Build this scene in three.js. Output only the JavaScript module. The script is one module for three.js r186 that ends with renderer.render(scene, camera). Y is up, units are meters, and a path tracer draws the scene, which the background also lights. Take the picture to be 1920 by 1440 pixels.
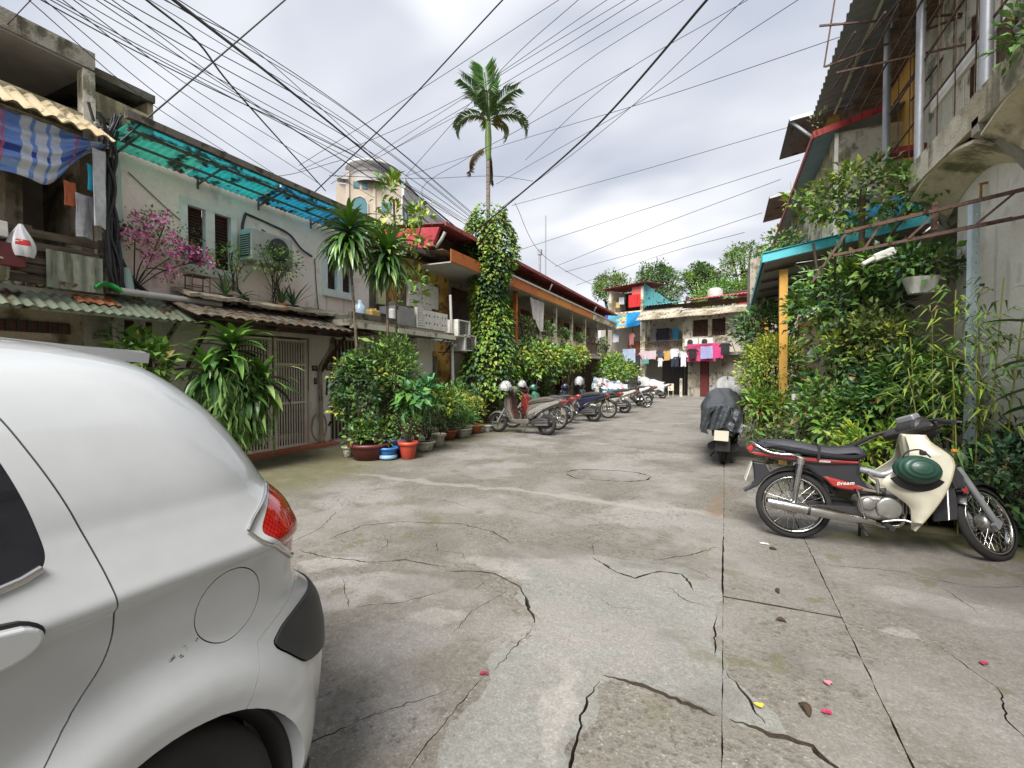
import * as THREE from 'three';
import { mergeGeometries, toCreasedNormals, mergeVertices } from 'three/addons/utils/BufferGeometryUtils.js';
import { RoundedBoxGeometry } from 'three/addons/geometries/RoundedBoxGeometry.js';
import { TextGeometry } from 'three/addons/geometries/TextGeometry.js';
import { FontLoader } from 'three/addons/loaders/FontLoader.js';
import { Brush, Evaluator, SUBTRACTION, INTERSECTION } from 'three-bvh-csg';

// ---------------------------------------------------------------- camera, sky, sun, exposure
// the lane runs along -z, its left house fronts stand at x = -7.2, its right ones at x = 2.3; the camera stands at x = 0, z = 0
const scene = new THREE.Scene();
const camera = new THREE.PerspectiveCamera(78.58, 4 / 3, 0.05, 400);
camera.position.set(0, 1.4, 0);
camera.rotation.set(-0.02272, 0.42586, 0, 'YXZ');
const renderer = new THREE.WebGLRenderer({ antialias: true });
renderer.toneMapping = THREE.LinearToneMapping;
renderer.toneMappingExposure = 2.15;
renderer.shadowMap.enabled = true;
const SUN_I = 3.9, SKY_GAIN = 0.605;
const sun = new THREE.DirectionalLight(new THREE.Color(1, 0.965, 0.91), SUN_I);
sun.position.set(1.5, 26, 13);
sun.target.position.set(0, 0, -9);
sun.castShadow = true;
sun.shadow.radius = 60;
sun.shadow.mapSize.set(2048, 2048);
Object.assign(sun.shadow.camera, { left: -40, right: 40, top: 40, bottom: -40, near: 1, far: 120 });
scene.add(sun, sun.target);

// ---------------------------------------------------------------- random numbers and noise
let seedState = 12345;
const seed = (s) => { seedState = s >>> 0; };
const R = () => { seedState = (seedState + 0x6D2B79F5) | 0; let t = Math.imul(seedState ^ (seedState >>> 15), 1 | seedState); t = (t + Math.imul(t ^ (t >>> 7), 61 | t)) ^ t; return ((t ^ (t >>> 14)) >>> 0) / 4294967296; };
const rr = (a, b) => a + (b - a) * R();
const pick = (a) => a[Math.floor(R() * a.length)];
const { sin, cos, PI, sqrt, abs, floor, min, max, atan2, asin, hypot } = Math;
const clamp = (v, a = 0, b = 1) => v < a ? a : v > b ? b : v;
const lerp = (a, b, t) => a + (b - a) * t;
const sst = (a, b, v) => { const t = clamp((v - a) / (b - a)); return t * t * (3 - 2 * t); };
const hash = (x, y, s) => { let h = Math.imul(x, 374761393) ^ Math.imul(y, 668265263) ^ Math.imul(s, 1274126177); h = Math.imul(h ^ (h >>> 13), 1274126177); return ((h ^ (h >>> 16)) >>> 0) / 4294967296; };
function vn(x, y, s = 1, px = 0, py = 0) {          // value noise, periodic when px, py are given
  let xi = floor(x), yi = floor(y); const fx = x - xi, fy = y - yi;
  let x1 = xi + 1, y1 = yi + 1;
  if (px) { xi = ((xi % px) + px) % px; x1 = ((x1 % px) + px) % px; yi = ((yi % py) + py) % py; y1 = ((y1 % py) + py) % py; }
  const u = fx * fx * (3 - 2 * fx), v = fy * fy * (3 - 2 * fy);
  return lerp(lerp(hash(xi, yi, s), hash(x1, yi, s), u), lerp(hash(xi, y1, s), hash(x1, y1, s), u), v);
}
function fbm(x, y, o = 4, s = 1, px = 0, py = 0) {
  let a = 0.5, t = 0, n = 0;
  for (let i = 0; i < o; i++) { t += a * vn(x, y, s + i * 17, px, py); n += a; x *= 2; y *= 2; px *= 2; py *= 2; a *= 0.5; }
  return t / n;
}

// ---------------------------------------------------------------- sky: thin uneven overcast
{
  const w = 1024, h = 512, d = new Float32Array(w * h * 4);
  for (let j = 0; j < h; j++) for (let i = 0; i < w; i++) {
    const el = ((j + 0.5) / h - 0.5) * PI, az = ((i + 0.5) / w - 0.5) * 2 * PI;
    const x = cos(el) * cos(az), y = sin(el), z = cos(el) * sin(az), k = (j * w + i) * 4;
    let c;
    if (y < -0.02) c = [0.22, 0.21, 0.2];
    else {
      const q = 1 / (y + 0.16), X = x * q, Z = z * q;
      const wx = fbm(X * 0.7 + 9, Z * 0.7, 3, 41) * 1.4, wz = fbm(X * 0.7, Z * 0.7 + 5, 3, 57) * 1.4;
      const big = fbm(X * 0.55 + wx + 3.1, Z * 0.8 + wz, 5, 7), fine = fbm(X * 1.9 + wz, Z * 2.6 + wx, 4, 23);
      let m = sst(0.32, 0.66, big * 0.6 + fine * 0.4);
      const br = sst(0.6, 0.8, fbm(X * 1.1 + 4.4, Z * 1.5 + 2.2, 4, 91));
      const lo = sst(0.45, 0.0, y);
      m = clamp(m * 0.95 + lo * 0.22);
      c = [lerp(0.42, 0.74, m), lerp(0.46, 0.755, m), lerp(0.55, 0.8, m)].map((v, n) => lerp(v, [0.94, 0.94, 0.96][n], br * 0.75));
    }
    d[k] = c[0] * SKY_GAIN; d[k + 1] = c[1] * SKY_GAIN; d[k + 2] = c[2] * SKY_GAIN; d[k + 3] = 1;
  }
  const sky = new THREE.DataTexture(d, w, h, THREE.RGBAFormat, THREE.FloatType);
  sky.mapping = THREE.EquirectangularReflectionMapping; sky.magFilter = THREE.LinearFilter; sky.minFilter = THREE.LinearFilter; sky.wrapS = THREE.RepeatWrapping;
  sky.needsUpdate = true;
  scene.background = sky; scene.environment = sky;
}

// ---------------------------------------------------------------- textures
function tex(n, fn, srgb = true, m = n) {
  const d = new Uint8Array(n * m * 4);
  for (let j = 0; j < m; j++) for (let i = 0; i < n; i++) {
    const c = fn((i + 0.5) / n, (j + 0.5) / m), k = (j * n + i) * 4;
    d[k] = clamp(c[0]) * 255; d[k + 1] = clamp(c[1]) * 255; d[k + 2] = clamp(c[2]) * 255; d[k + 3] = 255;
  }
  const t = new THREE.DataTexture(d, n, m, THREE.RGBAFormat); t.wrapS = t.wrapT = THREE.RepeatWrapping; t.magFilter = THREE.LinearFilter; t.minFilter = THREE.LinearMipmapLinearFilter; t.generateMipmaps = true;
  if (srgb) t.colorSpace = THREE.SRGBColorSpace;
  t.needsUpdate = true; return t;
}
const g3 = (v) => [v, v, v], mix3 = (a, b, t) => [lerp(a[0], b[0], t), lerp(a[1], b[1], t), lerp(a[2], b[2], t)];
const T = {
  // painted plaster: faint mottling, hair cracks, a few flaked spots
  plaster: tex(512, (u, v) => {
    const m = fbm(u * 6, v * 6, 5, 3, 6, 6), f = vn(u * 128, v * 128, 9, 128, 128), st = fbm(u * 22, v * 3, 4, 31, 22, 3);
    let c = 0.97 + (m - 0.5) * 0.13 + (f - 0.5) * 0.05 - sst(0.6, 0.8, st) * 0.1;
    const fl = sst(0.7, 0.8, fbm(u * 10, v * 10, 4, 77, 10, 10)); c -= fl * 0.07;
    return [c, c * (1 - 0.02 * (1 - m)), c * (0.985 - 0.03 * (1 - m))];
  }),
  // old plaster: mould, run-off marks with an outline of their own, flakes
  grime: tex(512, (u, v) => {
    const m = fbm(u * 5, v * 5, 5, 13, 5, 5), st = fbm(u * 28, v * 4, 4, 37, 28, 4), f = vn(u * 160, v * 160, 5, 160, 160), bl = fbm(u * 12, v * 12, 5, 88, 12, 12);
    let c = [0.88, 0.87, 0.84]; c = mix3(c, [0.72, 0.69, 0.62], sst(0.45, 0.68, m)); c = mix3(c, [0.5, 0.48, 0.43], sst(0.54, 0.75, st) * sst(0.36, 0.62, m + (bl - 0.5) * 0.5) * 0.85); c = mix3(c, [0.42, 0.42, 0.35], sst(0.6, 0.8, bl + (f - 0.5) * 0.12) * 0.8);
    return c.map((q) => q + (f - 0.5) * 0.08);
  }),
  // sheet metal: paint with rust blooming through
  rust: tex(512, (u, v) => {
    const a = fbm(u * 7, v * 7, 5, 51, 7, 7), b = fbm(u * 30, v * 30, 3, 52, 30, 30), s = fbm(u * 40, v * 5, 3, 53, 40, 5);
    let c = g3(0.9 + (b - 0.5) * 0.15); c = mix3(c, [0.62, 0.42, 0.27], sst(0.58, 0.7, a + (b - 0.5) * 0.25)); c = mix3(c, [0.36, 0.2, 0.13], sst(0.68, 0.76, a + (b - 0.5) * 0.3)); c = mix3(c, [0.55, 0.5, 0.43], sst(0.6, 0.75, s) * 0.55);
    return c;
  }),
  wood: tex(256, (u, v) => { const g = fbm(u * 4, v * 40, 4, 61, 4, 40), k = fbm(u * 3, v * 3, 3, 62, 3, 3); const c = 0.72 + (g - 0.5) * 0.5 + (k - 0.5) * 0.3; return [c, c * 0.94, c * 0.86]; }),
  cloth: tex(256, (u, v) => { const w = 0.5 + 0.5 * sin(u * 2 * PI * 64) * sin(v * 2 * PI * 64), k = fbm(u * 8, v * 8, 4, 71, 8, 8); const c = 0.9 + (k - 0.5) * 0.2 + (w - 0.5) * 0.05; return g3(c); }),
  dust: tex(512, (u, v) => { const k = fbm(u * 9, v * 9, 5, 81, 9, 9), f = vn(u * 200, v * 200, 82, 200, 200); const c = 0.93 + (k - 0.5) * 0.14 + (f - 0.5) * 0.04; return [c, c * 0.99, c * 0.97]; }),
  bark: tex(256, (u, v) => { const g = fbm(u * 12, v * 30, 4, 63, 12, 30); const c = 0.65 + (g - 0.5) * 0.9; return [c, c * 0.97, c * 0.9]; }),
  bump: tex(512, (u, v) => g3(fbm(u * 24, v * 24, 5, 101, 24, 24) * 0.7 + vn(u * 200, v * 200, 103, 200, 200) * 0.3), false),
  bumpSoft: tex(256, (u, v) => g3(fbm(u * 8, v * 8, 4, 111, 8, 8)), false),
};

// ---------------------------------------------------------------- materials: linear base colours, texture scale = metres per repeat
function mk(c, rough = 0.8, o = {}) {
  const { map, s = 2, bump, bs = 0.003, phys, ...rest } = o;
  const m = new (phys ? THREE.MeshPhysicalMaterial : THREE.MeshStandardMaterial)({ color: new THREE.Color().setRGB(...c), roughness: rough, ...(phys || {}), ...rest });
  if (map) m.map = T[map] || map;
  if (bump) { m.bumpMap = T[bump]; m.bumpScale = bs; }
  m._s = s; return m;
}
const hx = (h) => { const c = new THREE.Color(h); return [c.r, c.g, c.b]; };
const M = {
  pink: mk([0.92, 0.785, 0.725], 0.9, { map: 'plaster', s: 2.6, bump: 'bump', bs: 0.004 }),
  white: mk([0.82, 0.8, 0.75], 0.88, { map: 'plaster', s: 2.2, bump: 'bump', bs: 0.004 }),
  cream: mk([0.82, 0.75, 0.58], 0.9, { map: 'grime', s: 3.1, bump: 'bump', bs: 0.005 }),
  oldwhite: mk([0.76, 0.73, 0.65], 0.92, { map: 'grime', s: 2.4, bump: 'bump', bs: 0.006 }),
  beige: mk([0.5, 0.44, 0.36], 0.92, { map: 'grime', s: 2.7, bump: 'bump', bs: 0.005 }),
  yellow: mk([0.78, 0.46, 0.14], 0.92, { map: 'grime', s: 2.3, bump: 'bump', bs: 0.006 }),
  orange: mk([0.72, 0.25, 0.05], 0.9, { map: 'grime', s: 2.9, bump: 'bump', bs: 0.005 }),
  ochre: mk([0.66, 0.38, 0.09], 0.9, { map: 'plaster', s: 1.7, bump: 'bump', bs: 0.004 }),
  concrete: mk([0.4, 0.38, 0.34], 0.95, { map: 'grime', s: 1.9, bump: 'bump', bs: 0.008 }),
  darkcon: mk([0.17, 0.155, 0.14], 0.95, { map: 'grime', s: 1.5, bump: 'bump', bs: 0.008 }),
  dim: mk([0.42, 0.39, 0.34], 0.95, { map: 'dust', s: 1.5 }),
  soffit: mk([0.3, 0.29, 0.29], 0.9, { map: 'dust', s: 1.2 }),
  frame: mk([0.78, 0.78, 0.76], 0.5, { map: 'dust', s: 1.0 }),
  shutter: mk([0.085, 0.026, 0.016], 0.6, { map: 'wood', s: 0.6 }),
  brown: mk([0.12, 0.055, 0.035], 0.7, { map: 'wood', s: 0.8 }),
  wood: mk([0.3, 0.22, 0.15], 0.9, { map: 'wood', s: 0.7 }),
  greywood: mk([0.2, 0.175, 0.15], 0.95, { map: 'wood', s: 0.7, bump: 'bump' }),
  gate: mk([0.8, 0.72, 0.64], 0.55, { map: 'dust', s: 0.8 }),
  redpaint: mk([0.42, 0.035, 0.03], 0.6, { map: 'rust', s: 1.6 }),
  redroof: mk([0.36, 0.075, 0.07], 0.7, { map: 'rust', s: 2.1 }),
  teal: mk([0.1, 0.34, 0.37], 0.6, { map: 'rust', s: 1.7 }),
  greenroof: mk([0.19, 0.225, 0.155], 0.85, { map: 'rust', s: 1.5, bump: 'bump' }),
  greensheet: mk([0.27, 0.29, 0.22], 0.8, { map: 'rust', s: 1.3, bump: 'bump' }),
  fibro: mk([0.55, 0.46, 0.32], 0.95, { map: 'grime', s: 1.2, bump: 'bump', bs: 0.006 }),
  tin: mk([0.5, 0.5, 0.5], 0.45, { map: 'rust', s: 1.3, metalness: 0.6 }),
  steel: mk([0.38, 0.4, 0.44], 0.45, { map: 'dust', s: 0.7, metalness: 0.5 }),
  zinc: mk([0.42, 0.45, 0.47], 0.5, { map: 'dust', s: 0.5, metalness: 0.5 }),
  rusty: mk([0.13, 0.075, 0.055], 0.85, { map: 'rust', s: 0.6 }),
  cable: mk([0.035, 0.035, 0.04], 0.6, { map: 'dust', s: 0.4 }),
  pipe: mk([0.52, 0.53, 0.52], 0.6, { map: 'dust', s: 0.6 }),
  whitepl: mk([0.7, 0.7, 0.68], 0.5, { map: 'dust', s: 0.7 }),
  greypl: mk([0.45, 0.45, 0.44], 0.6, { map: 'dust', s: 0.7 }),
  darkpl: mk([0.03, 0.03, 0.032], 0.55, { map: 'dust', s: 0.5 }),
  black: mk([0.012, 0.012, 0.013], 0.7, { map: 'dust', s: 0.5 }),
  tile: mk([0.17, 0.115, 0.085], 0.95, { map: 'grime', s: 0.8, bump: 'bump', bs: 0.006 }),
  terra: mk([0.42, 0.13, 0.065], 0.85, { map: 'dust', s: 0.4 }),
  redpot: mk([0.55, 0.075, 0.04], 0.5, { map: 'dust', s: 0.4 }),
  maroon: mk([0.13, 0.025, 0.025], 0.5, { map: 'dust', s: 0.4 }),
  bluepot: mk([0.05, 0.22, 0.6], 0.4, { map: 'dust', s: 0.4 }),
  whitepot: mk([0.68, 0.66, 0.62], 0.6, { map: 'grime', s: 0.5 }),
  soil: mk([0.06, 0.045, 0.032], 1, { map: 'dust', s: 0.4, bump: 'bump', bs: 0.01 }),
  trunk: mk([0.36, 0.3, 0.24], 0.95, { map: 'bark', s: 0.5, bump: 'bump', bs: 0.006 }),
  twig: mk([0.12, 0.095, 0.06], 0.95, { map: 'bark', s: 0.3 }),
  bamboo: mk([0.26, 0.27, 0.06], 0.6, { map: 'dust', s: 0.3 }),
  glass: mk([0.1, 0.14, 0.16], 0.06, { metalness: 0 }),
  chrome: mk([0.62, 0.62, 0.63], 0.16, { map: 'dust', s: 0.5, metalness: 1 }),
  alu: mk([0.42, 0.42, 0.41], 0.4, { map: 'dust', s: 0.2, metalness: 0.85 }),
  rubber: mk([0.018, 0.018, 0.018], 0.85, { map: 'dust', s: 0.2 }),
};
// leaf material: vertex colours carry each leaf's own green
const leafMat = (rough = 0.5) => new THREE.MeshPhysicalMaterial({ vertexColors: true, roughness: rough, side: THREE.DoubleSide, transmission: 0.3, thickness: 0 });
M.leaf = leafMat(0.48); M.leafDull = leafMat(0.7);
const leafC = (c, rough = 0.42) => mk(c, rough, { side: THREE.DoubleSide, map: 'dust', s: 0.15 });

// ---------------------------------------------------------------- geometry helpers (world coordinates)
const V = (x, y, z) => new THREE.Vector3(x, y, z);
const up = V(0, 1, 0);
function clean(g) { const n = g.index ? g.toNonIndexed() : g; for (const k of Object.keys(n.attributes)) if (!['position', 'normal', 'uv'].includes(k)) n.deleteAttribute(k); if (!n.attributes.uv) n.setAttribute('uv', new THREE.BufferAttribute(new Float32Array(n.attributes.position.count * 2), 2)); n.morphAttributes = {}; n.clearGroups(); return n; }
function rot(g, rx = 0, ry = 0, rz = 0) { return g.applyMatrix4(new THREE.Matrix4().makeRotationFromEuler(new THREE.Euler(rx, ry, rz, 'YXZ'))); }
function bx(w, h, d, x = 0, y = 0, z = 0, rx = 0, ry = 0, rz = 0, r = 0) {
  const g = r ? new RoundedBoxGeometry(w, h, d, 2, r) : new THREE.BoxGeometry(w, h, d); rot(g, rx, ry, rz); return clean(g.translate(x, y, z));
}
const b2 = (x0, x1, y0, y1, z0, z1) => bx(abs(x1 - x0), abs(y1 - y0), abs(z1 - z0), (x0 + x1) / 2, (y0 + y1) / 2, (z0 + z1) / 2);
function rod(a, b, r = 0.02, r2 = r, seg = 8) {
  a = Array.isArray(a) ? V(...a) : a; b = Array.isArray(b) ? V(...b) : b;
  const d = b.clone().sub(a), g = new THREE.CylinderGeometry(r2, r, d.length(), seg);
  g.applyQuaternion(new THREE.Quaternion().setFromUnitVectors(up, d.clone().normalize())).translate((a.x + b.x) / 2, (a.y + b.y) / 2, (a.z + b.z) / 2); return clean(g);
}
const bar = (a, b, w, h = w) => { a = V(...a); b = V(...b); const d = b.clone().sub(a), g = new THREE.BoxGeometry(w, h, d.length()); g.applyMatrix4(new THREE.Matrix4().lookAt(V(0, 0, 0), d.clone().negate(), abs(d.y) > 0.99 * d.length() ? V(1, 0, 0) : up)).translate((a.x + b.x) / 2, (a.y + b.y) / 2, (a.z + b.z) / 2); return clean(g); };
function tube(pts, r = 0.02, n = 0, seg = 7, closed = false) {
  const c = new THREE.CatmullRomCurve3(pts.map((p) => Array.isArray(p) ? V(...p) : p), closed, 'centripetal');
  return clean(new THREE.TubeGeometry(c, n || pts.length * 6, r, seg, closed));
}
function ext(pts, depth, bevel = 0, seg = 1, holes = []) {     // outline in xy, extruded along +z from 0
  const s = new THREE.Shape(pts.map((p) => new THREE.Vector2(...p)));
  for (const h of holes) s.holes.push(new THREE.Path(h.map((p) => new THREE.Vector2(...p))));
  return clean(new THREE.ExtrudeGeometry(s, { depth, bevelEnabled: bevel > 0, bevelSize: bevel, bevelThickness: bevel, bevelSegments: seg, bevelOffset: -bevel, curveSegments: 8 }));
}
const lathe = (pts, seg = 20) => clean(new THREE.LatheGeometry(pts.map((p) => new THREE.Vector2(...p)), seg));
function smoothClosed(pts, n = 8) { const c = new THREE.CatmullRomCurve3(pts.map((p) => V(p[0], p[1], 0)), true, 'centripetal'); return c.getPoints(pts.length * n).slice(0, -1).map((p) => [p.x, p.y]); }
function sheet(fn, nu, nv, thick = 0) {       // parametric surface fn(u, v) -> [x, y, z], optional thickness along its normals
  const P = [], I = [];
  for (let j = 0; j <= nv; j++) for (let i = 0; i <= nu; i++) P.push(...fn(i / nu, j / nv));
  for (let j = 0; j < nv; j++) for (let i = 0; i < nu; i++) { const a = j * (nu + 1) + i, b = a + 1, c = a + nu + 1, d = c + 1; I.push(a, b, d, a, d, c); }
  let g = new THREE.BufferGeometry(); g.setAttribute('position', new THREE.Float32BufferAttribute(P, 3)); g.setIndex(I); g.computeVertexNormals();
  const uv = []; for (let j = 0; j <= nv; j++) for (let i = 0; i <= nu; i++) uv.push(i / nu, j / nv); g.setAttribute('uv', new THREE.Float32BufferAttribute(uv, 2));
  if (thick) {
    const n = g.attributes.normal, k = P.length / 3, P2 = P.slice(), uv2 = uv.concat(uv), I2 = I.slice();
    for (let i = 0; i < k; i++) P2.push(P[i * 3] - n.getX(i) * thick, P[i * 3 + 1] - n.getY(i) * thick, P[i * 3 + 2] - n.getZ(i) * thick);
    for (let i = 0; i < I.length; i += 3) I2.push(I[i] + k, I[i + 2] + k, I[i + 1] + k);
    const edge = []; for (let i = 0; i < nu; i++) edge.push([i + 1, i], [nv * (nu + 1) + i, nv * (nu + 1) + i + 1]); for (let j = 0; j < nv; j++) edge.push([j * (nu + 1), (j + 1) * (nu + 1)], [(j + 1) * (nu + 1) + nu, j * (nu + 1) + nu]);
    for (const [a, b] of edge) I2.push(a, b, b + k, a, b + k, a + k);
    g = new THREE.BufferGeometry(); g.setAttribute('position', new THREE.Float32BufferAttribute(P2, 3)); g.setAttribute('uv', new THREE.Float32BufferAttribute(uv2, 2)); g.setIndex(I2);
    g = toCreasedNormals(g, 1.0); return clean(g);
  }
  return clean(g);
}
// corrugated sheet: corner a, edge vector e along the run of waves, vector d down the slope
function corr(a, e, d, pitch = 0.076, amp = 0.012, thick = 0.004, jag = 0) {
  a = V(...a); e = V(...e); d = V(...d); const L = e.length(), n = e.clone().cross(d).normalize(), k = max(8, Math.round(L / pitch) * 6);
  return sheet((u, v) => { const p = a.clone().addScaledVector(e, u).addScaledVector(d, v * (1 + jag * (hash(floor(u * L / 0.7), 3, 5) - 0.5))).addScaledVector(n, amp * sin(u * L / pitch * 2 * PI)); return [p.x, p.y, p.z]; }, k, 2, thick);
}
function boxUV(g, s) {
  const p = g.attributes.position, n = g.attributes.normal, uv = new Float32Array(p.count * 2);
  for (let i = 0; i < p.count; i++) {
    const ax = abs(n.getX(i)), ay = abs(n.getY(i)), az = abs(n.getZ(i)); let u, v;
    if (ay >= ax && ay >= az) { u = p.getX(i); v = p.getZ(i); } else if (ax >= az) { u = p.getZ(i); v = p.getY(i); } else { u = p.getX(i); v = p.getY(i); }
    uv[i * 2] = u / s; uv[i * 2 + 1] = v / s;
  }
  g.setAttribute('uv', new THREE.BufferAttribute(uv, 2)); return g;
}

// ---------------------------------------------------------------- things, parts, tags
const used = {};
function numbered(n) { used[n] = (used[n] || 0) + 1; return used[n] === 1 ? n : n + '_' + String(used[n] - 1).padStart(3, '0'); }
function tag(o, label, category, group) { if (label) o.userData.label = label; if (category) o.userData.category = category; if (group) o.userData.group = group; return o; }
function thing(name, label, category, p = [0, 0, 0], turn = 0, group) {
  const o = new THREE.Group(); o.name = numbered(name); scene.add(o); o.position.set(...p); o.rotation.y = turn; return tag(o, label, category, group);
}
// one named mesh. Geometry comes in world coordinates (w = true, moved to the thing's base) or in the thing's own
function obj(name, geos, m, parent = scene, w = true, keepUV = false) {
  let g = Array.isArray(geos) ? mergeGeometries(geos.map(clean)) : geos;
  if (!keepUV && m._s) boxUV(g, m._s);
  if (w && parent !== scene) { let r = parent; while (r.parent && r.parent !== scene) r = r.parent; if (r.rotation.y === 0) g.translate(-r.position.x, -r.position.y, -r.position.z); }
  const o = new THREE.Mesh(g, m); o.name = parent === scene ? numbered(name) : name; o.castShadow = o.receiveShadow = true; parent.add(o); return o;
}
const loc = (name, geos, m, parent, keepUV) => obj(name, geos, m, parent, false, keepUV);
// a thing that is one mesh, standing at p (world geometry is moved to that base)
function single(name, label, category, geos, m, p = [0, 0, 0], group, keepUV) {
  const g = mergeGeometries((Array.isArray(geos) ? geos : [geos]).map(clean)); if (!keepUV && m._s) boxUV(g, m._s); g.translate(-p[0], -p[1], -p[2]);
  const o = new THREE.Mesh(g, m); o.name = numbered(name); o.position.set(...p); o.castShadow = o.receiveShadow = true; scene.add(o); return tag(o, label, category, group);
}
const objs = (name, list, m, parent) => list.map((g) => obj(name, g, m, parent));
function struct(name, geos, m, keepUV) { const o = obj(name, geos, m, scene, true, keepUV); o.userData.kind = 'structure'; return o; }
function copyOf(src, p, turn, label, group) { const o = src.clone(); o.name = numbered(src.name.replace(/_\d{3}$/, '')); o.position.set(...p); o.rotation.y = turn; o.userData = { ...src.userData }; if (label) o.userData.label = label; if (group) o.userData.group = group; scene.add(o); return o; }

// ---------------------------------------------------------------- foliage
class Leaves {
  constructor() { this.p = []; this.n = []; this.c = []; this.i = []; }
  add(b, d, u, L, W, bend, col) {       // base, direction, upper side, length, width, droop of the tip
    const s = d.clone().cross(u).normalize(), n = s.clone().cross(d).normalize(), k = this.p.length / 3;
    const mid = b.clone().addScaledVector(d, L * 0.5).addScaledVector(n, bend * L * 0.12), tip = b.clone().addScaledVector(d, L).addScaledVector(n, -bend * L * 0.35);
    const l = mid.clone().addScaledVector(s, -W / 2).addScaledVector(n, W * 0.16), r = mid.clone().addScaledVector(s, W / 2).addScaledVector(n, W * 0.16);
    for (const q of [b, l, mid, r, tip]) this.p.push(q.x, q.y, q.z);
    for (let j = 0; j < 5; j++) this.n.push(n.x, n.y, n.z);
    for (let j = 0; j < 5; j++) this.c.push(...col);
    this.i.push(k, k + 2, k + 1, k, k + 3, k + 2, k + 1, k + 2, k + 4, k + 2, k + 3, k + 4);
  }
  build(name, m, parent, stuff = true) {
    const g = new THREE.BufferGeometry(); g.setAttribute('position', new THREE.Float32BufferAttribute(this.p, 3)); g.setAttribute('normal', new THREE.Float32BufferAttribute(this.n, 3)); g.setAttribute('color', new THREE.Float32BufferAttribute(this.c, 3));
    g.setAttribute('uv', new THREE.Float32BufferAttribute(new Float32Array(this.p.length / 3 * 2), 2)); g.setIndex(this.i); g.computeVertexNormals();
    if (parent !== scene) g.translate(-parent.position.x, -parent.position.y, -parent.position.z);
    const o = new THREE.Mesh(g, m); o.name = name; o.castShadow = o.receiveShadow = true; if (stuff) o.userData.kind = 'stuff'; parent.add(o); return o;
  }
}
const rdir = () => { const z = rr(-1, 1), a = rr(0, 2 * PI), q = sqrt(1 - z * z); return V(q * cos(a), z, q * sin(a)); };
const tint = (c, v = 0.25) => { if (R() < 0.018) c = [0.24, 0.16, 0.05]; const k = 1 + rr(-v, v); return [c[0] * k * (1 + rr(-0.12, 0.12)), c[1] * k, c[2] * k]; };
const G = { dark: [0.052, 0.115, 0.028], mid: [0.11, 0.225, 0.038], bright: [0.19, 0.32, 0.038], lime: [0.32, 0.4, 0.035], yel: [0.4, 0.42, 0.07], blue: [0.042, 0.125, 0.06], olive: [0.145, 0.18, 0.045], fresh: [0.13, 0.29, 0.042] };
// clumps of leaves spread through an ellipsoid; o: n leaves, k clumps, L leaf length, W width, cols, upb (upward bias), cr clump radius, flat, droop
function crown(lv, c, r, o) {
  const cl = [];
  for (let i = 0; i < o.k; i++) {
    let d = rdir(); if (d.y < -0.4 && R() < 0.6) d.y *= -1;
    const f = Math.cbrt(rr(o.inner ?? 0.15, 1)), q = V(c[0] + d.x * r[0] * f, c[1] + d.y * r[1] * f, c[2] + d.z * r[2] * f);
    if (q.y < (o.ymin ?? -9)) q.y = (o.ymin ?? 0) + rr(0, 0.1);
    cl.push(q); const col = pick(o.cols), nl = Math.round(o.n / o.k * rr(0.6, 1.4)), cr = (o.cr ?? 0.14) * rr(0.7, 1.3);
    for (let j = 0; j < nl; j++) {
      const e = rdir(), b = q.clone().addScaledVector(e, cr * Math.cbrt(R())), dir = e.clone().multiplyScalar(0.8).addScaledVector(d, 0.5).add(V(0, o.upb ?? 0.15, 0)).normalize();
      const u = rdir().multiplyScalar(0.6).add(V(0, 0.9, 0)).addScaledVector(d, 0.4); if (abs(u.clone().normalize().dot(dir)) > 0.95) u.x += 0.5;
      const L = o.L * rr(0.6, 1.25); lv.add(b, dir, u, L, L * (o.W ?? 0.5) * rr(0.8, 1.2), o.droop ?? 0.5, tint(col));
    }
  }
  return cl;
}
function bush(name, label, cat, base, c, r, o, group) {
  const t = thing(name, label, cat, base, 0, group), lv = new Leaves(), cl = crown(lv, c, r, o); lv.build(o.part ?? 'foliage', o.m ?? M.leaf, t);
  const st = []; for (let i = 0; i < min(o.stems ?? 9, cl.length); i++) { const q = cl[i]; st.push(tube([[base[0] + rr(-0.06, 0.06), base[1], base[2] + rr(-0.06, 0.06)], [lerp(base[0], q.x, 0.4) + rr(-0.05, 0.05), lerp(base[1], q.y, 0.55), lerp(base[2], q.z, 0.4)], q], o.sr ?? 0.009, 6, 5)); }
  if (st.length) obj('stem', st, o.sm ?? M.twig, t); return t;
}

// ================================================================ GROUND
// s = distance up the lane (-z). Colours of the worn concrete: greys, brown exposed aggregate, pale and greenish mortar patches, moss
const inPoly = (x, y, P) => { let c = false; for (let i = 0, j = P.length - 1; i < P.length; j = i++) if ((P[i][1] > y) !== (P[j][1] > y) && x < (P[j][0] - P[i][0]) * (y - P[i][1]) / (P[j][1] - P[i][1]) + P[i][0]) c = !c; return c; };
const MORTAR = [[-1.5, 3.2], [-0.9, 3.5], [-0.27, 3.62], [-0.02, 3.25], [-0.02, 2.46], [0.15, 2.1], [-0.1, 2.12], [-0.5, 2.15], [-0.52, 1.3], [-1.0, 1.2], [-1.02, 2.0], [-0.95, 2.42], [-1.2, 2.8]];
const PALE = [[-1.95, 2.52, 0.3, 0.2, 0.3], [-1.48, 3.02, 0.32, 0.12, 0], [-2.25, 2.25, 0.3, 0.22, 0.4], [-1.55, 2.22, 0.14, 0.1, 0], [0.85, 3.15, 0.09, 0.06, 0], [1.25, 3.6, 0.45, 0.22, -0.2], [-2.6, 2.6, 0.25, 0.1, 0.2], [-0.62, 1.9, 0.06, 0.3, 0.1]];
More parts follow.
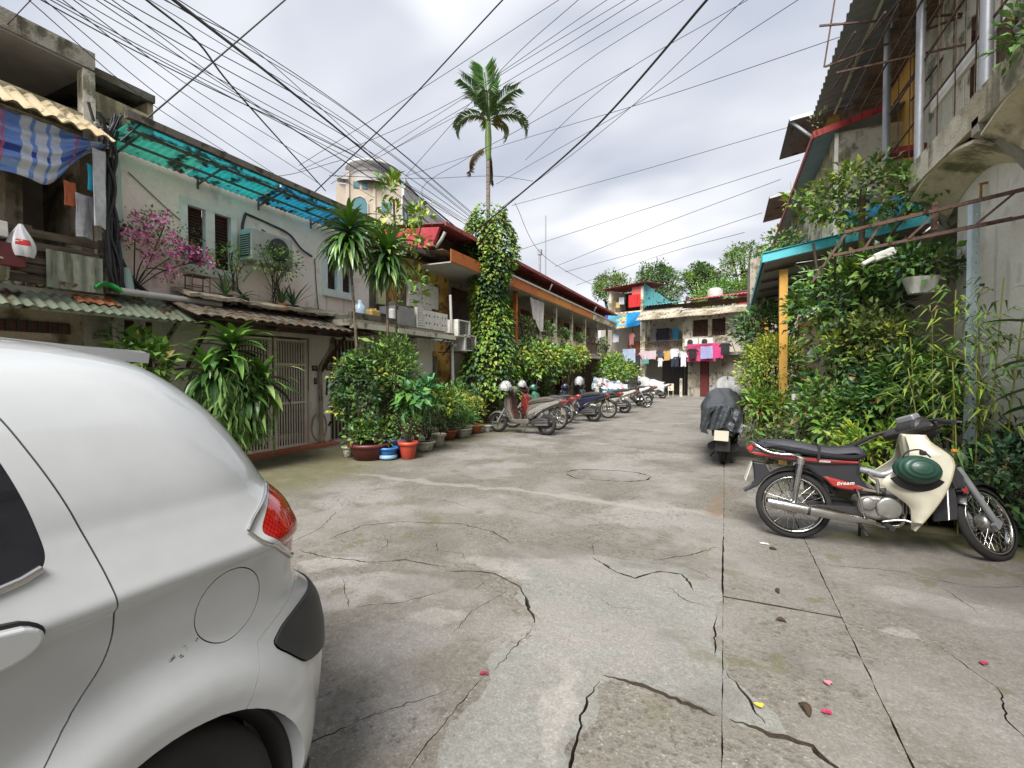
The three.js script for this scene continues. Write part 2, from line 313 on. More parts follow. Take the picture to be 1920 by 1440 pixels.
function groundAt(x, s) {
  const wx = (fbm(x * 3 + 7, s * 3, 4, 201) - 0.5) * 0.34, ws = (fbm(x * 3, s * 3 + 5, 4, 203) - 0.5) * 0.34, X = x + wx, S = s + ws;
  const n1 = fbm(x * 0.55 + 3, s * 0.55, 4, 211), n2 = fbm(x * 2.1, s * 2.1 + 1, 5, 213), n3 = fbm(x * 9, s * 9, 4, 217), n4 = vn(x * 46, s * 46, 219), n5 = vn(x * 120, s * 120, 223), n6 = vn(x * 230, s * 230, 227);
  let c = [0.385, 0.365, 0.345], h = 0.5 + (n3 - 0.5) * 0.5, rough = sst(0.44, 0.62, n1 * 0.55 + n2 * 0.45 + (n3 - 0.5) * 0.3);
  if (x > 0.62) rough = max(rough, 0.35 + (n2 - 0.5)); else if (x > 0) rough = rough * 0.6 + sst(0.4, 0.6, n2) * 0.4;
  c = mix3(c, [0.275, 0.256, 0.222], rough * 0.85);
  c = mix3(c, [0.47, 0.455, 0.445], sst(0.55, 0.72, fbm(x * 1.3 + 11, s * 1.3, 5, 229)) * 0.75);
  if (s < 7.6 && inPoly(X, S, MORTAR)) { const k = sst(0.3, 0.6, n2 + (n3 - 0.5) * 0.5); c = mix3(c, mix3([0.44, 0.42, 0.405], [0.385, 0.392, 0.375], k), 0.85); rough = rough * 0.3; }
  if (s < 7.6) for (const [px, ps, a, b, t] of PALE) { const dx = X - px, ds = S - ps, u = (dx * cos(t) + ds * sin(t)) / a, v = (-dx * sin(t) + ds * cos(t)) / b, q = u * u + v * v; if (q < 1.3) { c = mix3(c, [0.52, 0.495, 0.48], sst(1.3, 0.5, q + (n3 - 0.5) * 1.3) * 0.75); rough *= 0.5; } }
  // gritty dark aggregate, light grains
  const gr = rough * (0.35 + 0.65 * sst(0.4, 0.6, n2));
  c = mix3(c, [0.11, 0.1, 0.082], sst(0.54, 0.84, n4 * 0.55 + n5 * 0.45) * (0.12 + 0.65 * gr));
  c = mix3(c, [0.62, 0.6, 0.55], sst(0.74, 0.9, n5 * 0.5 + n6 * 0.5) * (0.12 + 0.6 * gr));
  c = c.map((v) => v * (0.8 + n6 * 0.4) * (0.84 + n5 * 0.32) * (0.88 + n3 * 0.24));
  // dark blots of oil and algae
  c = mix3(c, [0.15, 0.14, 0.125], sst(0.62, 0.74, fbm(x * 1.7 + 30, s * 2.3, 6, 231) + (n5 - 0.5) * 0.1 + (n3 - 0.5) * 0.12) * 0.36);
  // line of pale mortar across the lane, moss along the left houses, below the parked motorbike and by the right-hand planting
  const dl = abs(S - 5.06 - 0.05 * sin(x * 2)); if (x < 0 && x > -4.6) c = mix3(c, [0.56, 0.54, 0.5], sst(0.1, 0.02, dl) * 0.55);
  const mossL = sst(-4.1, -5.4, X + 0.25 * (S - 5) * (S < 6 ? 0.6 : 0)) * sst(0.3, 0.55, n2 * 0.5 + n1 * 0.5 + 0.08), mossR = sst(0.66, 0.95, X) * sst(4.62, 4.95, S) * sst(9, 6, s) , mossF = sst(0.1, 0.8, X) * sst(6.5, 9, s) * 0.6;
  c = mix3(c, mix3([0.15, 0.145, 0.06], [0.27, 0.25, 0.11], n3), clamp(mossL * 0.85 + mossR * 0.9 * sst(0.25, 0.5, n2) + mossF * 0.8));
  const gl = sst(0.7, 0.76, fbm(x * 4, s * 4, 4, 237)) * sst(0.3, 1.2, abs(x + 1)); c = mix3(c, [0.2, 0.19, 0.09], gl * 0.5);
  const hair = 9 + abs(fbm(x * 1.25 + 40, s * 1.25, 4, 241) - 0.5), hm = sst(0.45, 0.6, fbm(x * 0.8, s * 0.8 + 9, 2, 243)), hl = sst(0.006, 0.0015, hair) * hm; c = mix3(c, [0.1, 0.095, 0.085], hl * 0.75); h -= hl * 0.5;
  c = mix3(c, [0.33, 0.22, 0.15], sst(0.13, 0.0, abs(X + 0.02)) * sst(4.4, 5.0, s) * sst(6.4, 5.6, s) * sst(0.4, 0.65, n2) * 0.7);
  h += (n4 - 0.5) * 0.35 * (0.3 + gr) + (n5 - 0.5) * 0.25 * (0.25 + gr);
  return [c, h];
}
function groundTex(nx, ns, x0, x1, s0, s1) {
  const a = new Uint8Array(nx * ns * 4), b = new Uint8Array(nx * ns * 4), enc = (v) => 255 * clamp(v <= 0.0031308 ? v * 12.92 : 1.055 * v ** (1 / 2.4) - 0.055);
  for (let j = 0; j < ns; j++) for (let i = 0; i < nx; i++) {
    const [c, h] = groundAt(lerp(x0, x1, (i + 0.5) / nx), lerp(s0, s1, (j + 0.5) / ns)), k = (j * nx + i) * 4;
    a[k] = enc(c[0] * 0.485); a[k + 1] = enc(c[1] * 0.475); a[k + 2] = enc(c[2] * 0.455); b[k] = b[k + 1] = b[k + 2] = clamp(h) * 255; a[k + 3] = b[k + 3] = 255;
  }
  const f = (d, srgb) => { const t = new THREE.DataTexture(d, nx, ns, THREE.RGBAFormat); t.magFilter = THREE.LinearFilter; t.minFilter = THREE.LinearMipmapLinearFilter; t.generateMipmaps = true; t.wrapS = t.wrapT = THREE.ClampToEdgeWrapping; if (srgb) t.colorSpace = THREE.SRGBColorSpace; t.needsUpdate = true; return t; };
  const m = new THREE.MeshStandardMaterial({ map: f(a, true), bumpMap: f(b, false), bumpScale: 0.009, roughness: 0.93 });
  m._box = [x0, x1, s0, s1]; return m;
}
const GX0 = -4.7, GX1 = 2.3, GS0 = 0.9, GS1 = 7.9;
const nearConcrete = groundTex(2048, 2048, GX0, GX1, GS0, GS1), farConcrete = groundTex(1024, 2048, -8, 4, -4, 36);
seed(77);
// a crack: a thin ragged slit along a polyline of [x, s]
function slit(pts, w) {
  const q = []; let acc = 0;
  for (let i = 0; i < pts.length - 1; i++) { const [a, b] = [pts[i], pts[i + 1]], n = max(1, Math.ceil(hypot(b[0] - a[0], b[1] - a[1]) / 0.028)); for (let k = 0; k < n; k++) q.push([lerp(a[0], b[0], k / n), lerp(a[1], b[1], k / n)]); }
  q.push(pts[pts.length - 1]);
  const L = [], Rr = [];
  q.forEach((p, i) => {
    const a = q[max(0, i - 1)], b = q[min(q.length - 1, i + 1)], l = hypot(b[0] - a[0], b[1] - a[1]) || 1, nx = -(b[1] - a[1]) / l, ny = (b[0] - a[0]) / l, off = (i === 0 || i === q.length - 1) ? 0 : rr(-0.007, 0.007) + (fbm(i * 0.17, w * 900, 2, 5) - 0.5) * 0.03;
    const ww = w * 0.5 * (0.35 + 1.1 * vn(i * 0.45, pts[0][0] * 9, 6)) * min(1, 0.25 + i / 5, 0.25 + (q.length - 1 - i) / 5), cx = p[0] + nx * off, cy = p[1] + ny * off;
    L.push([cx + nx * ww, cy + ny * ww]); Rr.push([cx - nx * ww, cy - ny * ww]);
  });
  return L.concat(Rr.reverse());
}
function ragged(P, step = 0.06, amp = 0.003) { const o = []; for (let i = 0; i < P.length; i++) { const a = P[i], b = P[(i + 1) % P.length], n = max(1, Math.min(400, Math.round(hypot(b[0] - a[0], b[1] - a[1]) / step))); for (let k = 0; k < n; k++) o.push([lerp(a[0], b[0], k / n) + (k ? rr(-amp, amp) : 0), lerp(a[1], b[1], k / n) + (k ? rr(-amp, amp) : 0)]); } return o; }
function slab(name, P, m, holes = [], y = 0) {
  const g = ext(P, 0.16, 0, 1, holes); g.applyMatrix4(new THREE.Matrix4().makeRotationX(-PI / 2)); g.translate(0, y - 0.16, 0);
  const p = g.attributes.position, uv = g.attributes.uv, [x0, x1, s0, s1] = m._box; for (let i = 0; i < p.count; i++) uv.setXY(i, (p.getX(i) - x0) / (x1 - x0), (-p.getZ(i) - s0) / (s1 - s0));
  // top face in concrete; the broken edges and crack walls are caked with soil
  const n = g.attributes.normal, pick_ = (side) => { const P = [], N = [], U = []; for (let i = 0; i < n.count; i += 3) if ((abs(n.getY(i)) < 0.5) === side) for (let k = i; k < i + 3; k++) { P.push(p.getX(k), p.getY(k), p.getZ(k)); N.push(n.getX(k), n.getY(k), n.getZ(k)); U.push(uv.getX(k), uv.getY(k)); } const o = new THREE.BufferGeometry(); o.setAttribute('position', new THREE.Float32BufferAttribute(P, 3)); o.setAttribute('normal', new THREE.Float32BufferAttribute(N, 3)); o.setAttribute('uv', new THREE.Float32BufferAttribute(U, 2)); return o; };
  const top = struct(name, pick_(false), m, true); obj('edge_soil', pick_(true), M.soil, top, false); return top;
}
const rect = (x0, x1, s0, s1) => [[x0, s0], [x1, s0], [x1, s1], [x0, s1]];
const cracks = [
  slit([[-0.505, 2.08], [-0.52, 1.95], [-0.5, 1.7], [-0.49, 1.45], [-0.52, 1.15]], 0.011), slit([[-0.5, 2.13], [-0.33, 2.135], [-0.13, 2.09], [-0.025, 2.06]], 0.026),
  slit([[-1.77, 2.81], [-1.56, 2.9], [-1.47, 2.92], [-1.21, 2.8], [-1.08, 2.62], [-0.96, 2.42]], 0.019), slit([[-0.955, 2.38], [-0.97, 2.13], [-0.98, 1.96]], 0.006), slit([[-1.0, 1.9], [-1.02, 1.6], [-1.0, 1.3]], 0.005),
  slit([[-3.05, 2.66], [-2.81, 2.64], [-2.36, 2.71], [-2.17, 2.85], [-1.83, 2.86]], 0.014), slit([[-3.03, 2.95], [-3.03, 3.34], [-2.74, 3.59], [-2.24, 3.75], [-1.85, 3.68], [-1.6, 3.5]], 0.013),
  slit([[-0.91, 3.48], [-0.68, 3.29], [-0.55, 3.25], [-0.43, 3.42], [-0.26, 3.45], [-0.17, 3.2]], 0.018), slit([[-0.48, 3.6], [-0.25, 3.83], [-0.03, 4.1]], 0.01), slit([[-0.16, 3.17], [-0.08, 3.12], [-0.02, 3.21]], 0.006), slit([[-1.44, 2.88], [-1.47, 2.62]], 0.004),
  slit([[-0.9, 3.52], [-0.97, 3.75], [-0.93, 3.9]], 0.005), slit([[-2.0, 2.15], [-1.78, 2.3], [-1.62, 2.58]], 0.006), slit([[-2.35, 2.4], [-2.15, 2.22], [-2.02, 2.12]], 0.006), slit([[-1.25, 2.75], [-1.35, 2.4], [-1.32, 2.15]], 0.004),
  slit([[-0.035, 2.95], [-0.04, 2.7], [-0.03, 2.5]], 0.009), slit([[-2.9, 4.4], [-2.4, 4.25], [-1.9, 4.4], [-1.3, 4.3]], 0.005), slit([[-1.2, 4.4], [-0.9, 4.7], [-0.5, 4.6]], 0.004), slit([[-3.6, 3.6], [-3.3, 3.1], [-3.25, 2.7]], 0.006),
  slit([[-2.04, 6.34], [-1.95, 6.55], [-1.8, 6.66], [-1.38, 6.76], [-1.1, 6.72], [-0.92, 6.6]], 0.03), slit([[-0.9, 6.55], [-0.91, 6.33], [-1.1, 6.14], [-1.37, 6.06], [-1.79, 6.02], [-2.0, 6.25]], 0.028),
  slit([[-2.2, 3.3], [-2.05, 3.1], [-1.85, 3.14], [-1.7, 2.98]], 0.005), slit([[-2.7, 3.25], [-2.5, 3.05], [-2.45, 2.85]], 0.004), slit([[-0.75, 2.9], [-0.6, 2.78], [-0.42, 2.82]], 0.003), slit([[-1.6, 4.9], [-1.3, 4.72], [-1.15, 4.8], [-0.8, 5.6]], 0.004), slit([[-3.4, 5.6], [-2.9, 5.4], [-2.5, 5.5]], 0.006), slit([[-0.3, 3.62], [-0.12, 3.5], [-0.03, 3.4]], 0.005), slit([[-0.33, 3.2], [-0.22, 3.05], [-0.05, 3.02]], 0.006),
  slit([[-1.1, 1.75], [-1.3, 1.5], [-1.45, 1.2]], 0.005),
];
struct('ground', b2(-90, 90, -0.5, -0.14, -140, 30), mk([0.05, 0.045, 0.035], 1, { map: 'dust', s: 3, bump: 'bump', bs: 0.01 }));
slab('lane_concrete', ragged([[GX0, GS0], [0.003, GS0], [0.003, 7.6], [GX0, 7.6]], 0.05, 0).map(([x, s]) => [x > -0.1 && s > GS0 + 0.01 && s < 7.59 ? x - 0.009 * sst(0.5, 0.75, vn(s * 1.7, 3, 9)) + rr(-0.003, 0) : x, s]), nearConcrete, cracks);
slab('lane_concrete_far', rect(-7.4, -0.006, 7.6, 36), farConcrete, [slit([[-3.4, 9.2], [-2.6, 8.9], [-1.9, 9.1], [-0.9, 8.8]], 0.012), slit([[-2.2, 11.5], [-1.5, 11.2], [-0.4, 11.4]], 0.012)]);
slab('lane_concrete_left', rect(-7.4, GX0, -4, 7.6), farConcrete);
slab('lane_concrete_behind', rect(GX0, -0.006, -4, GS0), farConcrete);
{ // paving strip and the slabs in front of the right-hand houses, with open joints
  const js = [-4, 0.9, 3.2, 5.53, 8.1, 10.8, 13.6, 16.8, 20, 24, 29, 36];
  for (let i = 0; i < js.length - 1; i++) {
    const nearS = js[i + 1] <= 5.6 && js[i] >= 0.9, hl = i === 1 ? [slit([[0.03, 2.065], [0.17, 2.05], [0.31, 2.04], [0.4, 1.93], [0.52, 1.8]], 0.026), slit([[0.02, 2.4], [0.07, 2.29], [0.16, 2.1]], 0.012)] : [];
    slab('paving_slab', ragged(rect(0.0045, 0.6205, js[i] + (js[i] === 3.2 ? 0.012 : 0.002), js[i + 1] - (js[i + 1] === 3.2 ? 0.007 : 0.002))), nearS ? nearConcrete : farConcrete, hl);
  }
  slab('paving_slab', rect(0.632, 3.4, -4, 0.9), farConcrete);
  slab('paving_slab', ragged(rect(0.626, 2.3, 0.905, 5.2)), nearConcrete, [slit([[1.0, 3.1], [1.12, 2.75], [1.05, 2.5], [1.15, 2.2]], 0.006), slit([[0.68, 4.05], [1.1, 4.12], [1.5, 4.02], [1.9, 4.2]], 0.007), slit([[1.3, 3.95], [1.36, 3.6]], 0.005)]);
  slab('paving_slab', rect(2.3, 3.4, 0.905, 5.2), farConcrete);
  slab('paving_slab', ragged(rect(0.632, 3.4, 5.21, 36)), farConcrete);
}
struct('planting_soil', sheet((u, v) => { const x = lerp(1.05, 2.6, u), s = lerp(5.3, 17, v); return [x, 0.02 + 0.14 * sst(0, 0.25, u) + 0.05 * fbm(x * 3, s * 3, 3, 5), -s]; }, 16, 80), M.soil);

// ================================================================ LEFT ROW
// ---------------------------------------------------------------- pink house (z -3.4 to -8.2)
const WX = -7.2;
{
  const t = thing('pink_house', 'two-storey pale pink house with turquoise plastic eave strip and white gate', 'house', [WX, 0, -5.8]);
  // upper wall with two window openings, lower white wall with gate and door openings (outline in s, y)
  const wall = (P, holes, x0, th) => { const g = ext(P, th, 0, 1, holes); g.applyMatrix4(new THREE.Matrix4().makeRotationY(PI / 2)); return g.translate(x0 - th, 0, 0); };
  const win = [[4.28, 5.06, 2.97, 3.92], [6.93, 7.71, 3.03, 3.83]];
  obj('wall', wall([[3.4, 2.4], [8.2, 2.4], [8.2, 4.55], [3.4, 4.55]], win.map(([a, b, c, d]) => [[a, c], [b, c], [b, d], [a, d]]), WX, 0.2), M.pink, t);
  const lower = obj('lower_wall', wall([[3.4, -0.03], [8.2, -0.03], [8.2, 2.4], [3.4, 2.4]], [[[5.0, 0.04], [6.53, 0.04], [6.53, 2.06], [5.0, 2.06]], [[7.05, 0.04], [7.9, 0.04], [7.9, 2.1], [7.05, 2.1]]], WX - 0.002, 0.2), M.white, t);
  objs('side_wall', [b2(-11.5, -7.4, 0, 4.5, -3.6, -3.4), b2(-11.5, -7.4, 0, 4.5, -8.2, -8.0), b2(-11.7, -11.5, 0, 4.5, -8.2, -3.4)], M.beige, t);
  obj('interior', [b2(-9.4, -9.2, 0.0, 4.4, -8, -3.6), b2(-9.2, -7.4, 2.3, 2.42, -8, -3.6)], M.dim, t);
  const roof = obj('roof', corr([-7.1, 4.62, -3.2], [0, 0, -5.1], [-2.0, 0.62, 0], 0.18, 0.025, 0.012), M.darkcon, t);
  obj('gutter_edge', b2(-6.55, -6.47, 4.44, 4.53, -8.3, -3.25), M.darkcon, t);
  obj('ridge', b2(-9.2, -9.0, 5.18, 5.3, -8.3, -3.2), M.darkcon, roof);
  // the two windows
  for (const [a, b, c, d] of win) {
    const w = obj('window', [b2(WX - 0.06, WX + 0.03, c - 0.05, c + 0.05, -b - 0.04, -a + 0.04), b2(WX - 0.06, WX + 0.03, d - 0.05, d + 0.05, -b - 0.04, -a + 0.04), b2(WX - 0.06, WX + 0.028, c + 0.05, d - 0.05, -a - 0.06, -a + 0.04), b2(WX - 0.06, WX + 0.028, c + 0.05, d - 0.05, -b - 0.04, -b + 0.06), b2(WX - 0.06, WX + 0.026, c + 0.05, d - 0.05, -(a + b) / 2 - 0.07, -(a + b) / 2 + 0.07)], M.frame, t);
    for (const [p, q] of [[a + 0.06, (a + b) / 2 - 0.07], [(a + b) / 2 + 0.07, b - 0.06]]) {
      const sh = obj('shutter', [b2(WX - 0.09, WX - 0.07, c, d, -q, -p)], M.shutter, w);
      const sl = []; for (let y = c + 0.06; y < d - 0.05; y += 0.045) sl.push(bx(0.012, 0.04, q - p - 0.03, WX - 0.055, y, -(p + q) / 2, 0, 0, 0.5)); obj('slat', sl, M.shutter, w);
    }
    obj('sill', b2(WX, WX + 0.07, c - 0.1, c - 0.05, -b - 0.06, -a + 0.06), M.frame, w);
  }
  // gate: two white barred leaves with close-set flat bars before a shadowy hall
  const gate = obj('gate', [[5.03, 5.75], [5.8, 6.5]].flatMap(([a, b]) => [b2(-7.26, -7.22, 0.04, 2.03, -a - 0.05, -a), b2(-7.26, -7.22, 0.04, 2.03, -b, -b + 0.05), b2(-7.259, -7.221, 0.05, 0.09, -b + 0.05, -a - 0.05), b2(-7.259, -7.221, 0.84, 0.88, -b + 0.05, -a - 0.05), b2(-7.259, -7.221, 1.54, 1.58, -b + 0.05, -a - 0.05), b2(-7.259, -7.221, 1.98, 2.02, -b + 0.05, -a - 0.05)]), M.gate, t);
  for (const [a, b] of [[5.03, 5.75], [5.8, 6.5]]) for (let s = a + 0.085; s < b - 0.05; s += 0.056) obj('bar', [b2(-7.25, -7.235, 0.09, 0.84, -s - 0.022, -s), b2(-7.25, -7.235, 0.88, 1.54, -s - 0.022, -s), b2(-7.25, -7.235, 1.58, 1.98, -s - 0.022, -s)], M.gate, gate);
  obj('lock', bx(0.05, 0.1, 0.06, -7.2, 1.0, -5.775, 0, 0, 0, 0.01), M.brown, gate);
  obj('door_frame', [b2(-7.22, -7.19, 0.04, 2.12, -5.0, -4.94), b2(-7.22, -7.19, 0.04, 2.12, -6.59, -6.53), b2(-7.22, -7.19, 2.06, 2.12, -6.53, -5.0)], M.gate, t);
  const dr = obj('doorway', b2(-7.36, -7.33, 0.04, 2.1, -7.9, -7.05), M.brown, t);
  for (let s = 7.1; s < 7.88; s += 0.1) obj('bar', b2(-7.27, -7.25, 0.04, 2.1, -s - 0.03, -s), M.dim, dr);
  obj('step', [b2(-7.2, -6.92, -0.01, 0.05, -7.0, -4.9)], M.terra, t);
  obj('step', [b2(-7.2, -6.9, -0.01, 0.07, -8.1, -7.02)], M.concrete, t);
  // plates by the doors: dark signs with painted numbers
  for (const [s, y, w, h] of [[6.66, 1.5, 0.13, 0.1], [6.68, 1.25, 0.07, 0.12], [7.0, 1.51, 0.12, 0.1]]) { const p = obj('number_plate', bx(0.012, h, w, WX + 0.008, y, -s), M.brown, t); objs('plate_lettering', [bx(0.004, 0.012, w * 0.6, WX + 0.015, y + h * 0.2, -s), bx(0.004, 0.01, w * 0.45, WX + 0.015, y - h * 0.12, -s)], M.gate, p); }
  // loose cables stapled to the wall
  obj('wall_cable', [tube([[-7.18, 4.0, -5.25], [-7.18, 3.8, -5.2], [-7.17, 3.6, -5.2]], 0.022), tube([[-7.18, 4.02, -5.25], [-7.17, 3.97, -5.7], [-7.17, 3.9, -6.1], [-7.16, 3.7, -6.35], [-7.17, 3.62, -6.6]], 0.018, 40), tube([[-7.18, 3.84, -5.55], [-7.16, 3.8, -5.62]], 0.012), tube([[-7.18, 3.66, -5.9], [-7.16, 3.74, -5.93]], 0.012), tube([[-7.185, 3.6, -6.68], [-7.185, 3.0, -6.72], [-7.185, 2.5, -6.78]], 0.008), tube([[-7.185, 4.05, -3.6], [-7.185, 3.7, -4.1], [-7.185, 3.4, -4.6]], 0.006)], M.cable, t);
}
{ // turquoise translucent strip under the eave: green sheet, then blue ones, on brackets
  const t = thing('eave_strip', 'turquoise translucent plastic sheet strip under the roof edge of the pink house', 'awning', [-6.9, 4.3, -5.8]);
  const stain = tex(256, (u, v) => { const a = fbm(u * 9, v * 9, 4, 7, 9, 9), b = fbm(u * 26, v * 26, 3, 8, 26, 26); return g3(0.97 - 0.5 * sst(0.45, 0.7, a + (b - 0.5) * 0.5)); });
  const mt = (c) => mk(c, 0.35, { phys: { transmission: 0.85, thickness: 0 }, side: THREE.DoubleSide, map: stain, s: 1.4 });
  const cols = [mt([0.3, 0.88, 0.78]), mt([0.2, 0.86, 0.88]), mt([0.14, 0.76, 0.94]), mt([0.14, 0.66, 0.92])];
  for (const [i, [a, b]] of [[3.28, 4.3], [4.31, 5.4], [5.41, 6.5], [6.51, 7.9]].entries()) obj('sheet', corr([-6.56, 4.4, -a], [0, 0, -(b - a)], [-0.62, -0.11, 0], 0.09, 0.008, 0.003), cols[i], t);
  for (const [i, [a, b]] of [[3.3, 5.4], [5.42, 7.9]].entries()) obj('front_edge', bx(0.012, 0.09, b - a - 0.02, -6.55, 4.41, -(a + b) / 2), cols[i + 1], t);
  for (const s of [3.45, 4.5, 5.5, 6.6, 7.7]) objs('bracket', [bar([-7.19, 4.22, -s], [-6.6, 4.36, -s], 0.022), bar([-7.19, 4.15, -s], [-7.19, 4.45, -s], 0.022)], M.darkcon, t);
  objs('rail', [b2(-6.62, -6.59, 4.34, 4.37, -7.9, -3.3), b2(-6.9, -6.87, 4.29, 4.315, -7.9, -3.3)], M.darkcon, t);
}
{ // old tile awning over the gate
  const t = thing('tile_awning', 'weathered brown tile awning with mossy tiles above the white gate', 'awning', [-6.8, 2.3, -5.4]);
  obj('rafter', [b2(-7.2, -6.36, 2.14, 2.17, -7.3, -4.2)].concat([4.4, 5.2, 6.0, 6.8].map((s) => bar([-7.18, 2.34, -s], [-6.4, 2.08, -s], 0.05))), M.brown, t);
  const vars = [M.tile, M.darkcon, mk([0.21, 0.165, 0.125], 0.95, { map: 'grime', s: 0.5, bump: 'bump', bs: 0.006 })], geos = {};
  seed(31);
  for (let r = 0; r < 4; r++) for (let s = 3.95; s < 7.45; s += 0.17) {
    const u = r / 4, x = lerp(-6.34, -7.12, u), y = lerp(2.17, 2.46, u); const m = pick(vars);
    obj('tile', (() => { const g = sheet((a, b) => [x - b * 0.24 + 0.01, y + b * 0.08 + 0.028 * abs(sin(a * PI)) + rr(-0.002, 0.002), -s - a * 0.175], 4, 1, 0.016); return g.translate(0, rr(-0.006, 0.006), 0); })(), m, t);
  }
  obj('moss_bank', sheet((u, v) => [lerp(-7.19, -6.75, v), 2.56 - v * 0.12 + 0.06 * fbm(u * 30, v * 6, 3, 9), -lerp(4.1, 7.2, u)], 50, 6, 0.05), M.beige, t);
  objs('bracket', [bar([-7.17, 1.42, -6.78], [-6.62, 2.08, -6.86], 0.05), bar([-7.17, 1.5, -4.3], [-6.6, 2.08, -4.25], 0.04)], M.brown, t);
}
single('downpipe', 'brown downpipe on the white wall between the two number plates', 'pipe', [tube([[-7.15, 0.05, -6.78], [-7.15, 1.2, -6.76], [-7.15, 1.5, -6.76], [-6.95, 1.85, -6.82], [-6.9, 2.1, -6.85]], 0.04, 30, 10)], M.beige, [-7.15, 0, -6.78]);
single('hose_ring', 'loop of grey hose hanging low on the white wall beside the gate', 'hose', [tube(Array.from({ length: 14 }, (_, i) => { const a = i / 14 * 2 * PI; return [-7.13, 0.37 + 0.27 * cos(a), -6.7 + 0.18 * sin(a)]; }), 0.018, 60, 8, true), tube([[-7.12, 0.12, -6.75], [-7.05, 0.03, -6.9], [-6.95, 0.02, -7.3]], 0.016)], M.beige, [-7.13, 0, -6.7]);
{ // air conditioner on the pink wall
  const t = thing('air_conditioner', 'grey air conditioner box on brackets between the pink house windows', 'air conditioner', [-6.98, 3.2, -5.45]);
  obj('casing', bx(0.3, 0.5, 0.78, -6.97, 3.45, -5.48, 0, 0, 0, 0.015), M.greypl, t);
  const g = obj('side_grille', b2(-7.08, -6.86, 3.27, 3.62, -5.085, -5.075), M.darkpl, t); for (let y = 3.29; y < 3.62; y += 0.035) obj('slat', b2(-7.08, -6.86, y, y + 0.012, -5.075, -5.068), M.greypl, g);
  const f = obj('fan_guard', lathe([[0.02, 0], [0.19, 0], [0.2, 0.02], [0.19, 0.025], [0.02, 0.025]]).applyMatrix4(new THREE.Matrix4().makeRotationZ(-PI / 2)).translate(-6.82, 3.45, -5.58), M.darkpl, t);
  objs('bracket', [bar([-7.19, 3.17, -5.2], [-6.8, 3.17, -5.2], 0.03), bar([-7.19, 3.17, -5.75], [-6.8, 3.17, -5.75], 0.03), bar([-7.19, 2.9, -5.2], [-6.85, 3.17, -5.2], 0.025), bar([-7.19, 2.9, -5.75], [-6.85, 3.17, -5.75], 0.025)], M.greypl, t);
}
single('grey_pipe', 'long grey pipe lying along the ledge below the bougainvillea', 'pipe', [(() => { const g = clean(new THREE.CylinderGeometry(0.045, 0.045, 1.3, 14, 1, true)); return g.applyMatrix4(new THREE.Matrix4().makeRotationX(PI / 2)).translate(-6.9, 2.43, -3.98); })(), (() => { const g = clean(new THREE.CylinderGeometry(0.037, 0.037, 1.29, 14, 1, true)); return g.applyMatrix4(new THREE.Matrix4().makeRotationX(PI / 2)).translate(-6.9, 2.43, -3.98); })()], M.greypl, [-6.9, 2.4, -4]);

// ---------------------------------------------------------------- corner house with tarp (z > -3.4)
{
  const t = thing('corner_house', 'old two-storey corner house with dark open balcony and cement roof slabs', 'house', [WX, 0, -1.9]);
  obj('wall', [b2(-7.45, -7.25, 0, 2.45, -3.4, -0.6), b2(-11, -7.45, 0, 4.6, -3.38, -3.2)], M.beige, t);
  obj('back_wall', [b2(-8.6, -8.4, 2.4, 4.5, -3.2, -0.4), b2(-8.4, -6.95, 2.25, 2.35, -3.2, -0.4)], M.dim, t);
  obj('pillar', b2(-7.15, -6.98, 2.4, 4.05, -3.38, -3.2), M.oldwhite, t);
  obj('inner_partition', b2(-8.4, -7.7, 2.35, 4.3, -2.75, -2.6), M.beige, t);
  const w = obj('window', [b2(-7.26, -7.22, 1.87, 2.0, -2.95, -1.5)], M.brown, t); for (let s = 1.6; s < 2.95; s += 0.09) obj('bar', b2(-7.24, -7.2, 1.87, 2.0, -s - 0.02, -s), M.darkpl, w);
  objs('door_frame', [b2(-7.24, -7.18, 0, 2.1, -3.63, -3.53), b2(-7.24, -7.19, 0, 2.1, -3.85, -3.78)], M.brown, t);
  obj('lower_pillar', b2(-7.25, -7.2, 0, 2.3, -3.38, -3.1), M.concrete, t);
  // upper terrace: thick slab with grimy fascia, second lower slab, post, parapet
  const top = obj('terrace_roof', [b2(-9.5, -6.98, 5.06, 5.1, -3.16, -0.3), b2(-9.5, -7.0, 5.1, 5.28, -3.18, -0.3)], M.concrete, t);
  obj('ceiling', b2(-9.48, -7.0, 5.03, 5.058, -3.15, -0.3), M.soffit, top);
  obj('lower_terrace_roof', [b2(-9.5, -7.15, 5.1, 5.2, -3.92, -3.18)], M.darkcon, t);
  obj('post', [b2(-7.12, -6.99, 4.45, 5.04, -3.17, -3.05)], M.oldwhite, t);
  obj('end_wall', [b2(-9.4, -7.22, 4.5, 5.1, -3.93, -3.86)], M.cream, t);
  obj('parapet', [b2(-7.25, -7.15, 4.62, 4.9, -3.86, -3.17), b2(-7.12, -7.0, 4.35, 4.5, -3.2, -0.3), b2(-8.6, -7.1, 4.3, 4.35, -3.3, -0.3)], M.cream, t);
  obj('back_terrace_wall', [b2(-9.4, -9.2, 4.4, 5.05, -3.2, -0.4)], M.dim, t);
}
single('cement_awning', 'corrugated cement sheet awning above the plaid tarp', 'awning', [corr([-6.5, 4.1, -3.14], [0, 0, 2.7], [-0.55, 0.36, 0], 0.15, 0.022, 0.012, 0.06), corr([-6.72, 4.24, -3.0], [0, 0, 2.6], [-0.35, 0.26, 0], 0.15, 0.022, 0.012, 0.1)], M.fibro, [-6.8, 4.1, -1.8]);
